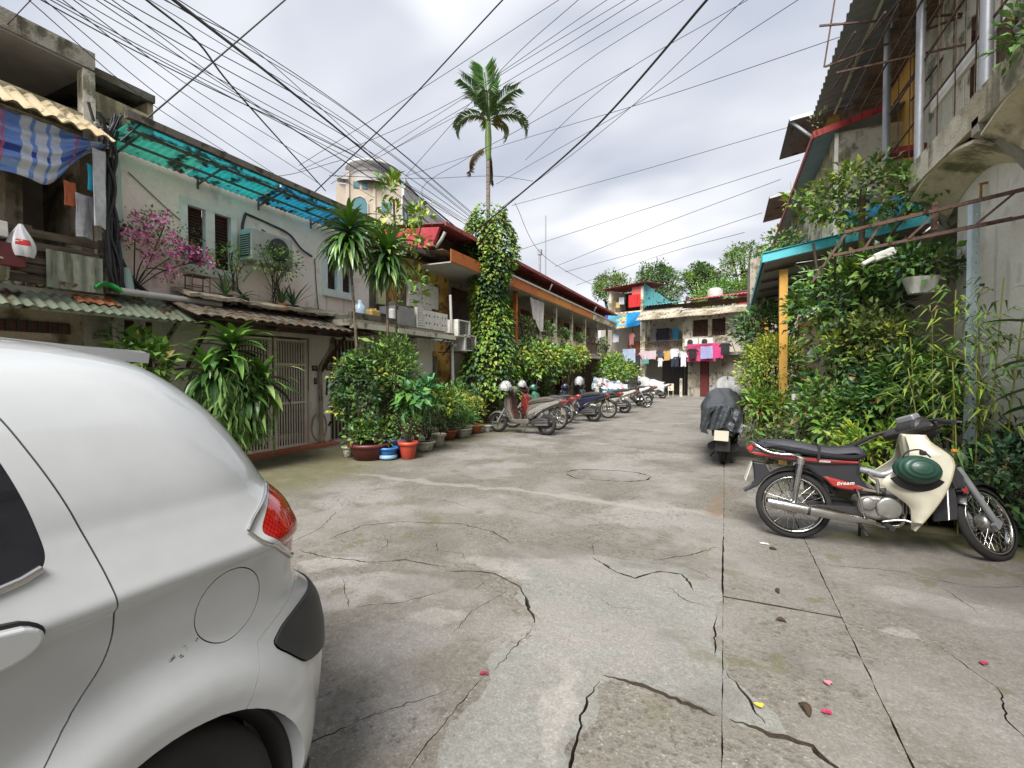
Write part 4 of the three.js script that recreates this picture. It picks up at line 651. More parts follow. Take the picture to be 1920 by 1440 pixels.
// distant curved office building with a peach stair tower
{
  const t = thing('office_tower', 'tall peach and white office building with curved glass side beyond the roofs', 'building', [-52, 0, -60], 0.715);
  const L = (name, g, m, p = t) => loc(name, g, m, p);
  const peach = mk([0.5, 0.43, 0.36], 0.9, { map: 'dust', s: 9 }), peach2 = mk([0.55, 0.49, 0.42], 0.9, { map: 'dust', s: 7 }), wt = mk([0.62, 0.62, 0.6], 0.85, { map: 'dust', s: 8 }), gl = mk([0.1, 0.22, 0.26], 0.12, { map: 'dust', s: 5 }), gr = mk([0.45, 0.45, 0.47], 0.8, { map: 'dust', s: 4 });
  L('wall', [b2(-3.7, 4.6, 0, 32.6, -6, 0), b2(-5.4, -3.7, 0, 31.3, -6, 0)], peach);
  L('corner_trim', [b2(-3.9, -3.4, 0, 33.4, 0, 0.25), b2(0.2, 0.6, 20, 33.4, 0, 0.2)], peach2);
  const cor = L('cornice', [lathe([[3.4, 32], [3.4, 33.6], [3.9, 33.9], [3.9, 34.3], [4.3, 34.6], [4.3, 35.0], [3.6, 35.1], [0, 35.2]], 32).translate(0.2, 0, -2.2)], gr);
  L('balcony', [b2(-5.2, -3.6, 31.9, 32.3, -1, 0.7), b2(-5.2, -3.6, 32.9, 33, 0.6, 0.7)], gr);
  const arch = [[-3.0, 26.6], [-0.5, 26.6], [-0.5, 28.6], [-0.9, 29.4], [-1.75, 29.8], [-2.6, 29.4], [-3.0, 28.6]]; const w = L('window', ext(arch, 0.1).translate(0, 0, 0.02), gl); L('window_frame', ext(arch, 0.15, 0, 1, [arch.map(([x, y]) => [-1.75 + (x + 1.75) * 0.88, 28 + (y - 28) * 0.9])]).translate(0, 0, 0.05), peach2, w);
  for (const x of [-2.8, -1.5]) L('window', b2(x, x + 0.9, 30.9, 31.9, 0, 0.1), gl);
  for (const x of [1.5]) for (const y of [27.5, 24]) L('window', b2(x, x + 1.5, y, y + 1.6, 0, 0.1), gl);
  const ctr = [4.6 + 3, -26], arc = (r, y0, y1, a0, a1, th, n = 20) => { const g = []; for (let i = 0; i < n; i++) { } return sheet((u, v) => { const a = lerp(a0, a1, u), q = 26 * 1.0; const x = 4.6 + 12.5 * u ** 1.24 + r, z = -25 * u; return [x, lerp(y0, y1, v), z]; }, n, 1, th); };
  for (let f = 0; f < 9; f++) { const y = f * 3.4; L('floor_band', arc(0.25, y + 1.9, y + 3.4, 0, 1, 0.3), wt); const gb = L('glass_band', arc(0.0, y, y + 1.9, 0, 1, 0.2), gl); if (f > 4) Array.from({ length: 12 }, (_, i) => { const u = i / 12; return b2(4.6 + 12.5 * u ** 1.24, 4.8 + 12.5 * u ** 1.24, y, y + 1.9, -25 * u - 0.25, -25 * u); }).forEach((g) => L('mullion', g, gr, gb)); }
  L('parapet', arc(0.5, 30.6, 31.9, 0, 1, 0.4), wt); L('roof_railing', arc(0.7, 31.9, 33.6, 0, 0.6, 0.15, 30), gr);
}
// trees behind the end house
function farTree(label, x, z, h, r, cols, n = 2600, L = 0.26) {
  const t = thing('background_tree', label, 'tree', [x, 0, z]), lv = new Leaves();
  const cl = crown(lv, [x, h - r[1], z], r, { n: n * 2.6, k: 90, L, W: 0.5, cols, upb: 0.1, cr: r[0] * 0.24, inner: 0.25 }); lv.build('crown', M.leafDull, t);
  obj('trunk', [tube([[x, 0, z], [x + 0.2, h * 0.35, z], [x, h - r[1], z]], 0.28, 12, 8)].concat(cl.slice(0, 9).map((q) => tube([[x, h * 0.45, z], [lerp(x, q.x, 0.5), lerp(h * 0.45, q.y, 0.6), z], q], 0.07, 8, 5))), M.twig, t);
}
seed(501);
farTree('small pale green tree behind the red rooftop room', -11.2, -51, 12.2, [1.9, 1.6, 1.8], [G.olive, G.mid, G.bright], 1500);
farTree('dark round tree right of the red rooftop room', -6.6, -50, 12.6, [2.4, 2.7, 2.2], [G.dark, G.mid, G.mid], 3200);
farTree('dense green tree above the red roof across the lane end', -2.2, -50, 12.1, [2.0, 2.6, 2.0], [G.mid, G.bright, G.dark], 2800);
farTree('tall loose pale tree beside the right-hand roofs', 1.6, -48, 13.2, [2.2, 2.4, 2.0], [G.bright, G.olive, G.mid], 1500, 0.26);
farTree('low bright green tree far behind the lane end', 0.2, -46, 9.6, [2.6, 1.5, 1.6], [G.fresh, G.bright], 1800, 0.24);
single('water_tank', 'pale round water tank on the roof across the lane end', 'tank', [lathe([[0, 0], [0.42, 0], [0.45, 0.1], [0.45, 0.6], [0.3, 0.75], [0, 0.8]]).translate(...E(3.95, 5.95, 2))], M.greypl, E(3.95, 5.95, 2));
{ const t = endThing('rear_shed', 'small shed with red and teal walls on the roof across the lane end', 'shed', 5, 5, 5.6); eo('wall', [eb(4.3, 5.2, 5.6, 6.7, 5, 7)], M.redpaint, t); eo('teal_wall', [eb(5.2, 6.6, 5.6, 6.75, 5, 7)], M.teal, t); eo('roof', eb(4.1, 6.8, 6.75, 6.85, 4.7, 7.2), M.rusty, t); }
{ const t = endThing('ac_pair', 'pair of white air conditioner units under the barred windows', 'air conditioner', 4, -0.25, 3); for (const u of [3.12, 3.98]) { eo('casing', eb(u, u + 0.8, 3.02, 3.47, -0.45, -0.1), M.whitepl, t); eo('fan', lathe([[0.02, 0], [0.17, 0], [0.17, 0.03], [0.02, 0.03]], 16).applyMatrix4(new THREE.Matrix4().makeRotationX(PI / 2)).translate(u + 0.34, 3.25, 0.455), M.darkpl, t); } eo('shelf', eb(3.1, 4.8, 2.98, 3.02, -0.45, 0), M.rusty, t); }
single('low_sign', 'small pale sign board standing on legs before the dark doors', 'sign', [(() => { const g = eb(2.3, 2.66, 0.35, 0.78, -0.9, -0.87); return g; })(), eb(2.32, 2.34, 0, 0.4, -0.9, -0.88), eb(2.62, 2.64, 0, 0.4, -0.9, -0.88)].map((g) => g.applyMatrix4(new THREE.Matrix4().makeRotationY(-EA)).translate(EO[0], 0, EO[2])), mk([0.7, 0.68, 0.52], 0.7, { map: 'dust' }), E(2.48, 0, -0.9));
single('concrete_post', 'short pale concrete post before the dark doors at the lane end', 'post', [rod(E(2.98, 0, -0.6), E(2.98, 1.1, -0.6), 0.09, 0.08, 10)], M.oldwhite, E(2.98, 0, -0.6));

// ================================================================ RIGHT ROW
{ // white house: blank ground-floor wall, moulding balcony with arched soffit, caged upper floor
  const t = thing('white_house', 'white house on the right with mouldy balcony and caged upper floor', 'house', [2.4, 0, -3.5]);
  obj('wall', [b2(2.3, 2.5, 0, 3.75, -6.72, 1.5)], M.white, t);
  obj('end_wall', b2(2.5, 7, 0, 6, -6.72, -6.5), M.white, t);
  obj('upper_wall', [b2(2.4, 2.6, 3.75, 6.6, -6.0, 1.5)], M.oldwhite, t);
  obj('roof', [b2(2.35, 7, 6.6, 6.75, -6.2, 1.5)], M.darkcon, t);
  // balcony: slab with ragged fascia, soffit curving from the wall up to the front edge between brackets
  const b = obj('balcony_slab', [b2(1.96, 2.5, 3.6, 3.78, -7.0, 1.5), b2(1.93, 1.99, 3.52, 3.8, -7.0, 1.5)], M.oldwhite, t);
  const arches = [-7.0, -5.35, -3.9, -2.4, -0.9];
  for (let i = 0; i < arches.length - 1; i++) obj('soffit', sheet((u, v) => { const z = lerp(arches[i] + 0.06, arches[i + 1] - 0.06, u), a = sin(u * PI); return [lerp(1.95, 2.31, v), lerp(3.55 - 0.12 * (1 - a), 3.6 - 0.42 * (1 - a * 0.55), v ** 1.5), z]; }, 24, 10, 0.03), M.cream, b);
  for (const z of arches) obj('bracket', (() => { const g = ext([[1.93, 3.58], [2.31, 3.58], [2.31, 3.05], [2.22, 3.2], [2.08, 3.38], [1.93, 3.45]], 0.12); return g.translate(0, 0, z - 0.06); })(), M.concrete, b);
  obj('parapet', [b2(2.28, 2.36, 3.78, 4.2, -6.4, -5.4)], M.concrete, t);
  // cage posts and bars
  for (const [z, h] of [[-8.0, 6.2], [-6.78, 6.6], [-5.28, 6.6], [-3.6, 6.4]]) obj('cage_post', rod([1.97, z < -7 ? 4.2 : 3.78, z], [1.97, h, z], 0.045, 0.045, 12), M.steel, t);
  const bars = []; for (const y of [4.35, 4.9, 5.45, 6.0]) bars.push(bar([2.0, y, -8.0], [2.0, y, -3], 0.016)); for (let z = -7.7; z < -3; z += 0.42) bars.push(bar([2.02, 3.9, z], [2.02, 6.2, z], 0.01));
  for (const [x, y, y2, z] of [[1.03, 5.73, 5.38, -7.0], [1.1, 5.22, 5.4, -7.02], [1.2, 5.05, 5.0, -6.9]]) bars.push(bar([x, y, z], [2.5, y2 + 0.05, z], 0.02));
  bars.push(bar([1.09, 5.22, -7.02], [1.24, 6.4, -7.0], 0.018), bar([1.35, 5.6, -7.6], [1.3, 5.25, -6.5], 0.02), bar([1.5, 5.9, -9.0], [1.5, 5.2, -6.2], 0.02), bar([1.75, 6.1, -8.4], [1.75, 5.4, -6], 0.02));
  for (let i = 0; i < 5; i++) bars.push(bar([1.6 + i * 0.2, 5.32, -8.6], [1.62 + i * 0.2, 5.25, -6.1], 0.018));
  bars.forEach((g) => obj('cage_bar', g, M.rusty, t));
  const br = []; br.push(bar([2.35, 3.9, -6.6], [2.0, 4.6, -5.6], 0.03)); obj('cage_brace', br, M.rusty, t);
  obj('gutter_board', [bx(0.04, 0.15, 1.5, 2.06, 4.35, -5.95)], M.whitepl, t);
  obj('tin_panel', corr([2.08, 4.02, -5.1], [0, 1.9, 0], [0, 0, 1.9], 0.14, 0.02, 0.004), M.tin, t);
  obj('pole_base', [bx(0.12, 0.5, 0.14, 2.08, 4.0, -5.18)], M.brown, t);
  obj('upper_door', b2(2.37, 2.4, 3.9, 5.9, -5.4, -4.6), M.whitepl, t);
}
{ // ochre upper floor next door
  const t = thing('ochre_house', 'upper floor of an ochre house behind the cage, dark eave overhead', 'house', [3, 0, -9]);
  obj('wall', [b2(2.42, 2.6, 3.3, 6.3, -9.6, -8.62)], M.ochre, t);
  obj('pale_wall', b2(2.42, 2.6, 3.3, 6.3, -7.6, -6.2), M.cream, t); for (let z = -7.5; z < -6.3; z += 0.3) obj('wall_panel', b2(2.4, 2.415, 3.8, 5.9, z, z + 0.27), M.oldwhite, t);
  obj('white_door', b2(2.44, 2.5, 4.0, 6.2, -8.6, -7.62), M.oldwhite, t);
  obj('lower_recess', [b2(2.9, 3.0, 0, 3.3, -12.7, -6.7), b2(2.5, 3, 3.2, 3.35, -12.7, -6.7), b2(2.35, 2.9, 0, 3.3, -12.9, -12.7)], M.dim, t);
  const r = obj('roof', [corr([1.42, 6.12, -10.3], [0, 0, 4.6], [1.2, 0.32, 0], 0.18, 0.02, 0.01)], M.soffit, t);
  obj('eave_ceiling', [b2(2.0, 2.6, 6.02, 6.05, -10.2, -6.3)], M.wood, t); obj('eave_batten', [bar([1.75, 6.08, -10.2], [1.75, 6.08, -5.8], 0.035)], M.oldwhite, r);
  obj('red_sill', [b2(1.95, 2.45, 4.42, 4.5, -8.35, -8.1)], M.redpaint, t);
}
{ // cream box room with red-trimmed lean-to roof
  const t = thing('cream_annex', 'cream upstairs annex with red roof trim above the turquoise awning', 'house', [2, 3.3, -12]);
  obj('wall', [b2(1.58, 2.6, 3.2, 5.22, -9.1, -9.0), b2(1.56, 1.7, 3.2, 5.2, -16.5, -9.12)], M.cream, t);
  obj('panel', b2(1.6, 2.16, 3.9, 5.18, -8.995, -8.97), M.oldwhite, t); obj('corner_strip', b2(1.55, 1.6, 3.3, 5.2, -9.0, -8.96), M.frame, t);
  obj('roof', [sheet((u, v) => [lerp(1.27, 2.6, v), lerp(5.2, 5.5, v), -lerp(8.9, 16.6, u)], 8, 3, 0.02)], M.soffit, t);
  obj('red_trim', [bar([1.25, 5.2, -8.88], [2.2, 5.43, -8.88], 0.03, 0.1), bar([1.25, 5.2, -8.9], [1.25, 5.2, -16.6], 0.03, 0.08)], M.redpaint, t);
}
{
  const t = thing('far_right_house', 'further right-hand houses with projecting dark tin eaves', 'house', [2, 0, -16]);
  obj('wall', [b2(1.72, 1.9, 3.2, 6.6, -20, -10.6), b2(1.3, 1.5, 0, 5.9, -24, -20)], M.ochre, t);
  objs('roof', [sheet((u, v) => [lerp(1.05, 2.6, v), lerp(6.12, 6.35, v), -lerp(10.2, 12.0, u)], 4, 2, 0.02), sheet((u, v) => [lerp(1.05, 2.6, v), lerp(6.16, 6.4, v), -lerp(14.5, 16.9, u)], 4, 2, 0.02)], mk([0.17, 0.125, 0.125], 0.75, { map: 'rust', s: 1.9 }), t);
  objs('gutter', [bar([1.05, 6.1, -10.15], [2.0, 6.2, -10.15], 0.03, 0.06), bar([1.05, 6.1, -10.2], [1.5, 5.7, -10.3], 0.04), bar([1.05, 6.12, -14.45], [2, 6.3, -14.45], 0.03, 0.06)], M.steel, t);
  objs('downpipe', [rod([1.55, 3.2, -13.5], [1.45, 6.1, -13.4], 0.03), rod([1.5, 3.2, -17.5], [1.45, 6.2, -17.4], 0.03)], M.pipe, t);
  obj('lower_wall', b2(2.4, 2.6, 0, 3.2, -20, -12.7), M.beige, t);
  obj('concrete_block', b2(1.0, 3, 0, 6.6, -27, -24), M.concrete, t);
}
{ // turquoise-edged awning reaching over the planting
  const t = thing('turquoise_awning', 'wide lean-to awning with bright turquoise front edge over the planting', 'awning', [1.5, 3, -10.3]);
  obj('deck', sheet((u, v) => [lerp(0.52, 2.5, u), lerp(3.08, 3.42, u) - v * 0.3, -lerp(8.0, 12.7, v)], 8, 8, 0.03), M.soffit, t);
  const tq = mk([0.02, 0.42, 0.52], 0.5, { map: 'dust', s: 0.8 });
  obj('front_edge', [sheet((u, v) => [lerp(0.5, 2.52, u), lerp(3.06, 3.4, u) + 0.15 * v, -7.985 - 0.02 * v], 8, 1, 0.012), sheet((u, v) => [0.5, 3.06 + 0.1 * v - u * 0.3, -lerp(8, 12.7, u)], 4, 1, 0.012)], tq, t);
  obj('cover_sheet', sheet((u, v) => [lerp(0.5, 2.5, u), lerp(3.2, 3.55, u) + 0.03 * sin(u * 40) * sin(v * 9) - 0.3 * v, -lerp(7.98, 12.7, v)], 60, 16, 0.006), mk([0.03, 0.38, 0.52], 0.55, { map: 'dust', s: 0.9 }), t);
  obj('cover_flap', sheet((u, v) => [lerp(1.5, 2.55, u), lerp(3.42, 3.62, u) + 0.3 * v + 0.04 * sin(u * 22), -7.97 - 0.3 * v], 30, 4, 0.006), mk([0.03, 0.3, 0.55], 0.55, { map: 'dust', s: 0.7 }), t);
  for (const [x, z] of [[0.8, -8.3], [0.75, -12.2]]) obj('orange_post', [bar([x + 0.02, 0, z], [x, 2.98, z], 0.11)], M.ochre, t);
  const rf = []; for (let z = -8.4; z > -12.6; z -= 0.7) rf.push(bar([0.55, 3.02 - (abs(z) - 8) * 0.064, z], [2.5, 3.36 - (abs(z) - 8) * 0.064, z], 0.035)); rf.forEach((g) => obj('rafter', g, M.rusty, t));
  for (const [a, y] of [[-7.7, 2.95], [-7.5, 2.78], [-7.4, 2.66]]) obj('drying_wire', rod([0.9, y, a], [2.3, y + 0.1, a], 0.006, 0.006, 5), M.tin, t);
}
{ // rusty truss reaching out from the white wall
  const t = thing('rusty_truss', 'rusty steel truss arm projecting from the white wall towards the lane', 'truss', [2.2, 2.8, -5.4]);
  [[[2.3, 2.95, -5.4], [1.02, 2.74, -5.4], 0.03], [[2.3, 2.72, -5.4], [0.93, 2.53, -5.4], 0.026], [[2.22, 2.93, -5.4], [1.95, 2.67, -5.4], 0.018], [[1.72, 2.85, -5.4], [1.5, 2.62, -5.4], 0.018], [[1.3, 2.78, -5.4], [1.18, 2.57, -5.4], 0.018], [[1.04, 2.74, -5.4], [0.76, 2.28, -5.4], 0.02], [[1.72, 2.95, -5.5], [1.72, 2.7, -5.5], 0.04], [[1.5, 2.62, -5.45], [2.28, 2.76, -5.6], 0.03], [[1.02, 2.74, -5.4], [1.5, 2.76, -7.9], 0.02], [[0.95, 2.53, -5.4], [1.4, 2.6, -7.9], 0.02]].forEach(([a, b, w]) => obj('member', bar(a, b, w), M.rusty, t));
}
{ // slotted angle post, pale blue
  const s = new THREE.Shape([new THREE.Vector2(0, 0), new THREE.Vector2(0.085, 0), new THREE.Vector2(0.085, 3.0), new THREE.Vector2(0, 3.0)]);
  for (let y = 0.08; y < 2.95; y += 0.09) { const p = new THREE.Path(); p.absarc(0.05, y, 0.012, 0, 2 * PI, true); s.holes.push(p); }
  const g = clean(new THREE.ExtrudeGeometry(s, { depth: 0.004, bevelEnabled: false, curveSegments: 4 })).applyMatrix4(new THREE.Matrix4().makeRotationY(0.55)).translate(2.06, 0, -5.72);
  single('slotted_post', 'pale blue slotted steel angle post standing before the white wall', 'post', [g, bx(0.004, 3, 0.05, 2.06, 1.5, -5.745, 0, 0.55)], mk([0.5, 0.63, 0.7], 0.5, { map: 'dust', s: 0.5 }), [2.06, 0, -5.72]);
}
single('wall_stub', 'short rusty bar sticking out of the white wall', 'bar', rod([2.32, 2.27, -6.1], [2.16, 2.26, -6.15], 0.014), M.rusty, [2.3, 2.27, -6.1]);
single('wall_hook', 'small rust-stained hook high on the white wall', 'hook', [rod([2.32, 3.25, -6.08], [2.24, 3.24, -6.08], 0.012), rod([2.25, 3.24, -6.08], [2.25, 3.08, -6.08], 0.012)], M.yellow, [2.3, 3.2, -6.08]);
single('lane_lamp', 'white bracket lamp head among the leaves under the awning', 'lamp', [bx(0.2, 0.09, 0.1, 1.6, 2.72, -6.5, 0, 0, 0.35, 0.02), bx(0.14, 0.05, 0.08, 1.46, 2.66, -6.5, 0, 0, 0.5, 0.02), rod([1.68, 2.75, -6.5], [1.95, 2.82, -6.9], 0.012)], M.whitepl, [1.6, 2.7, -6.5]);
{ const t = thing('mossy_edging', 'low mossy brick edging along the right-hand planting', 'edging', [1.02, 0, -9]); objs('brick', Array.from({ length: 34 }, (_, i) => bx(0.1, 0.13, 0.2, 1.02 + 0.01 * sin(i * 7), 0.045 + 0.008 * sin(i * 5), -5.5 - i * 0.215, 0.03 * sin(i * 3), 0.05 * sin(i * 11), 0, 0.008)), M.darkcon, t); }
for (const [i, [x, z, h]] of [[0.76, -6.6, 1.15], [1.05, -6.6, 1.28]].entries()) single('plastic_stake', ['shorter grey plastic pipe stake left among the shrubs', 'taller leaning grey plastic pipe stake among the shrubs'][i], 'stake', rod([x + 0.1, 0, z], [x, h, z], 0.026, 0.026, 10), M.pipe, [x, 0, z]);

// ================================================================ PLANTS
// strap leaf, rooted at the origin: leaves along +z at pitch p, bending down by droop d (radians over its length)
function strap(L, W, p, d, seg = 6) {
  const pts = []; let y = 0, z = 0, a = p; for (let i = 0; i <= seg; i++) { pts.push([y, z, a]); a -= d / seg; y += sin(a) * L / seg; z += cos(a) * L / seg; }
  return sheet((u, v) => { const k = v * seg, i = min(seg - 1, floor(k)), t = k - i, q = pts[i], r = pts[i + 1], yy = lerp(q[0], r[0], t), zz = lerp(q[1], r[1], t), aa = lerp(q[2], r[2], t), w = W * min(1, 0.35 + v * 3) * (1 - v ** 2.6) * 0.5 + 0.001, e = (u - 0.5) * 2, fold = abs(e) * w * 0.35; return [e * w, yy + fold * cos(aa), zz - fold * sin(aa)]; }, 2, seg);
}
const leafVars = (L, W, n) => Array.from({ length: n }, (_, i) => strap(L * (0.8 + 0.4 * ((i * 7) % n) / n), W, lerp(1.25, -0.55, i / (n - 1)), 0.9 + 0.5 * ((i * 3) % 4) / 4));
const strapMats = [[0.035, 0.095, 0.025], [0.06, 0.16, 0.032], [0.13, 0.28, 0.045], [0.05, 0.13, 0.03]].map((c) => leafC(c, 0.33));
const paleMats = [[0.22, 0.36, 0.08], [0.28, 0.4, 0.15]].map((c) => leafC(c, 0.35));
function dracaenaHead(t, c, n, vars, sc = 1, pale = 0.12) {
  for (let i = 0; i < n; i++) {
    const f = i / n, vi = min(vars.length - 1, floor(f * vars.length)), m = new THREE.Mesh(vars[vi], R() < pale ? pick(paleMats) : f < 0.3 ? strapMats[2] : pick(strapMats));
    m.name = 'leaf'; m.position.set(c[0] - t.position.x, c[1] - t.position.y + (0.5 - f) * 0.22 * sc, c[2] - t.position.z); m.rotation.set(rr(-0.15, 0.15), i * 2.399 + rr(-0.3, 0.3), rr(-0.2, 0.2), 'YXZ'); m.scale.setScalar(sc * rr(0.85, 1.15)); m.castShadow = m.receiveShadow = true; t.add(m);
  }
}
seed(2024);
{ // broad-leaved dracaena behind the car
  const t = thing('dracaena_bush', 'large dracaena with long glossy arching leaves beside the white gate, behind the car', 'plant', [-6.3, 0, -4.35]), vars = leafVars(0.55, 0.105, 8);
  for (const v of vars) boxUV(v, 0.15);
  dracaenaHead(t, [-6.25, 1.72, -4.35], 62, vars, 1.05); dracaenaHead(t, [-6.4, 1.4, -4.1], 44, vars, 1); dracaenaHead(t, [-6.15, 1.25, -4.75], 44, vars, 1); dracaenaHead(t, [-6.2, 1.1, -4.5], 34, vars, 0.8); 
  obj('stem', [tube([[-6.3, 0, -4.35], [-6.27, 0.9, -4.35], [-6.25, 1.75, -4.35]], 0.03), tube([[-6.3, 0, -4.3], [-6.38, 0.8, -4.15], [-6.4, 1.4, -4.1]], 0.025), tube([[-6.28, 0, -4.4], [-6.2, 0.7, -4.6], [-6.15, 1.25, -4.75]], 0.025)], M.twig, t);
  const lv = new Leaves(); for (let i = 0; i < 900; i++) lv.add(V(-6.3 + rr(-0.3, 0.3), rr(0.55, 1.5), -4.4 + rr(-0.4, 0.4)), V(rr(-0.6, 0.6), -1, rr(-0.6, 0.6)).normalize(), V(rr(-1, 1), 0.2, rr(-1, 1)), rr(0.2, 0.4), 0.045, 0.4, tint(G.mid)); lv.build('inner_foliage', M.leafDull, t);
}
bush('leafy_shrub', 'bright green broad-leaved shrub just above the car spoiler', 'shrub', [-6.9, 0, -3.5], [-6.8, 1.5, -3.55], [0.25, 0.3, 0.3], { n: 260, k: 18, L: 0.17, W: 0.55, cols: [G.fresh, G.mid, G.bright], stems: 6, droop: 0.8 });
const tallVars = leafVars(0.52, 0.066, 9); for (const v of tallVars) boxUV(v, 0.15);
for (const [c, b, label] of [[[-5.42, 3.62, -5.72], [-5.5, 0.3, -6.05], 'tall dracaena on a thin bare trunk, left one of the pair before the pink wall'], [[-5.2, 3.42, -6.35], [-5.25, 0.3, -6.4], 'tall dracaena on a thin bare trunk, right one of the pair before the pink wall']]) {
  const t = thing('tall_dracaena', label, 'plant', [b[0], 0, b[2]]);
  dracaenaHead(t, c, 100, tallVars, 1.08, 0.18); dracaenaHead(t, [c[0], c[1] - 0.22, c[2]], 64, tallVars.slice(4), 1.0, 0.35);
  obj('trunk', [tube([[b[0], 0.1, b[2]], [lerp(b[0], c[0], 0.4) + 0.03, 1.5, lerp(b[2], c[2], 0.4)], [c[0], c[1] - 0.1, c[2]]], 0.022, 24, 8)], M.trunk, t);
}
{ // slender young tree behind them
  const t = thing('slender_tree', 'slender young tree with upright light green leaves before the distant tower', 'tree', [-5.85, 0, -7.35]), lv = new Leaves();
  for (const [x, y, z, r] of [[-5.75, 4.75, -7.2, 0.3], [-5.9, 4.3, -7.4, 0.36], [-5.6, 4.0, -7.7, 0.36], [-5.95, 3.85, -7.0, 0.32], [-5.65, 3.5, -7.6, 0.4], [-5.5, 4.5, -7.8, 0.24], [-5.8, 3.1, -7.9, 0.3]]) crown(lv, [x, y, z], [r, r * 1.2, r], { n: 75, k: 12, L: 0.17, W: 0.42, cols: [G.bright, G.lime, G.fresh], upb: 0.35, cr: 0.1 });
  lv.build('crown', M.leaf, t); obj('trunk', [tube([[-5.85, 0, -7.35], [-5.82, 2.5, -7.4], [-5.75, 4.7, -7.25]], 0.02), tube([[-5.82, 2.6, -7.4], [-5.6, 3.6, -7.65], [-5.5, 4.4, -7.8]], 0.012), tube([[-5.82, 2.8, -7.4], [-5.95, 3.6, -7.0]], 0.01)], M.twig, t);
}
// cluster of potted shrubs before the second doorway
bush('kumquat_shrub', 'dense dark shrub speckled with yellow-green leaves, left of the pot cluster', 'shrub', [-5.5, 0.15, -6.05], [-5.45, 1.05, -5.95], [0.42, 0.72, 0.45], { n: 2900, k: 170, L: 0.085, W: 0.55, cols: [G.dark, G.mid, G.mid, G.blue, G.dark, G.fresh, G.yel], cr: 0.09 });
bush('fine_leaved_shrub', 'tall airy shrub with fine leaves in the middle of the pot cluster', 'shrub', [-5.15, 0.15, -6.55], [-5.2, 1.25, -6.5], [0.42, 0.85, 0.45], { n: 2900, k: 170, L: 0.095, W: 0.3, cols: [G.mid, G.fresh, G.olive, G.dark, G.fresh, G.bright], cr: 0.12, upb: 0.3, stems: 14 });
{ const t = thing('lotus_leaf_plant', 'climbing plant with big round pale green leaves atop the pot cluster', 'plant', [-5.55, 0.1, -6.2]); seed(8); for (const [x, y, z, s] of [[-5.25, 1.92, -5.9, 0.14], [-5.35, 1.62, -5.75, 0.12], [-5.1, 1.85, -6.1, 0.11], [-5.5, 1.55, -5.9, 0.1], [-5.05, 1.72, -6.3, 0.1], [-4.95, 1.9, -6.5, 0.09]]) obj('leaf', sheet((u, v) => { const a = u * 2 * PI, r = v * s * (1 + 0.12 * sin(a * 2)); return [x + r * cos(a), y - 0.3 * r * cos(a) + 0.12 * r * r / s + 0.012 * sin(a * 5) * v, z + r * sin(a) * 0.9]; }, 18, 4), pick(paleMats), t); obj('stem', [tube([[-5.55, 0.1, -6.2], [-5.4, 1.2, -6.0], [-5.25, 1.9, -5.9]], 0.01), tube([[-5.4, 1.2, -6.0], [-5.35, 1.6, -5.75]], 0.008), tube([[-5.4, 1.1, -6.1], [-5.1, 1.7, -6.2], [-4.95, 1.9, -6.5]], 0.008)], M.twig, t); }
bush('low_mint_plant', 'low bright green leafy plants filling the maroon basin', 'plant', [-5.3, 0.2, -6.0], [-5.3, 0.42, -6.0], [0.42, 0.17, 0.22], { n: 620, k: 40, L: 0.09, W: 0.5, cols: [G.fresh, G.bright, G.mid], stems: 4, upb: 0.4 });
bush('ginger_plant', 'fresh bluish green plant with broad drooping leaves right of the cluster', 'plant', [-4.75, 0.2, -6.55], [-4.8, 0.95, -6.6], [0.32, 0.3, 0.3], { n: 260, k: 26, L: 0.2, W: 0.5, cols: [[0.05, 0.21, 0.06], G.fresh, [0.09, 0.26, 0.07]], droop: 1.0, stems: 8 });
bush('thin_potted_shrub', 'sparse small-leaved shrub in the bright red pot', 'shrub', [-4.72, 0.2, -6.28], [-4.75, 0.55, -6.3], [0.25, 0.3, 0.25], { n: 520, k: 40, L: 0.055, W: 0.5, cols: [G.olive, G.dark, G.mid], stems: 9 });
bush('round_potted_shrub', 'rounded greyish green shrub in the white scalloped pot', 'shrub', [-4.88, 0.2, -7.05], [-4.9, 0.5, -7.05], [0.27, 0.27, 0.27], { n: 900, k: 60, L: 0.05, W: 0.5, cols: [G.olive, G.dark, [0.07, 0.1, 0.035]], stems: 8 });
bush('croton_bush', 'wide low bush with bright green top leaves and dark underside', 'shrub', [-5.2, 0.1, -8.1], [-5.25, 0.8, -8.1], [0.45, 0.26, 0.55], { n: 900, k: 60, L: 0.13, W: 0.42, cols: [G.fresh, G.bright, G.lime, G.dark], upb: 0.2, stems: 12 });
bush('dark_potted_shrub', 'dark shrub behind the small white pots', 'shrub', [-5.55, 0.1, -8.4], [-5.55, 0.5, -8.5], [0.35, 0.36, 0.55], { n: 800, k: 60, L: 0.1, W: 0.45, cols: [G.dark, G.blue, G.mid], stems: 8 });
bush('grassy_pot_plant', 'bright green fine grassy plant in a round white pot', 'plant', [-5.2, 0.2, -8.85], [-5.2, 0.38, -8.85], [0.25, 0.18, 0.25], { n: 800, k: 40, L: 0.12, W: 0.1, cols: [[0.05, 0.2, 0.04], [0.08, 0.26, 0.05]], upb: 0.6, stems: 2 });
bush('yellowish_shrub', 'pale yellow-green shrub beside the front wheel of the nearest scooter', 'shrub', [-5.4, 0.15, -9.6], [-5.4, 0.52, -9.55], [0.3, 0.3, 0.35], { n: 700, k: 50, L: 0.085, W: 0.5, cols: [G.lime, G.yel, G.fresh], stems: 6 });
bush('wall_side_shrub', 'mixed green shrub growing along the wall behind the scooters', 'shrub', [-5.9, 0, -9.6], [-5.95, 0.72, -9.8], [0.4, 0.42, 0.9], { n: 1300, k: 80, L: 0.1, W: 0.5, cols: [G.mid, G.dark, G.fresh, G.blue], stems: 10 });
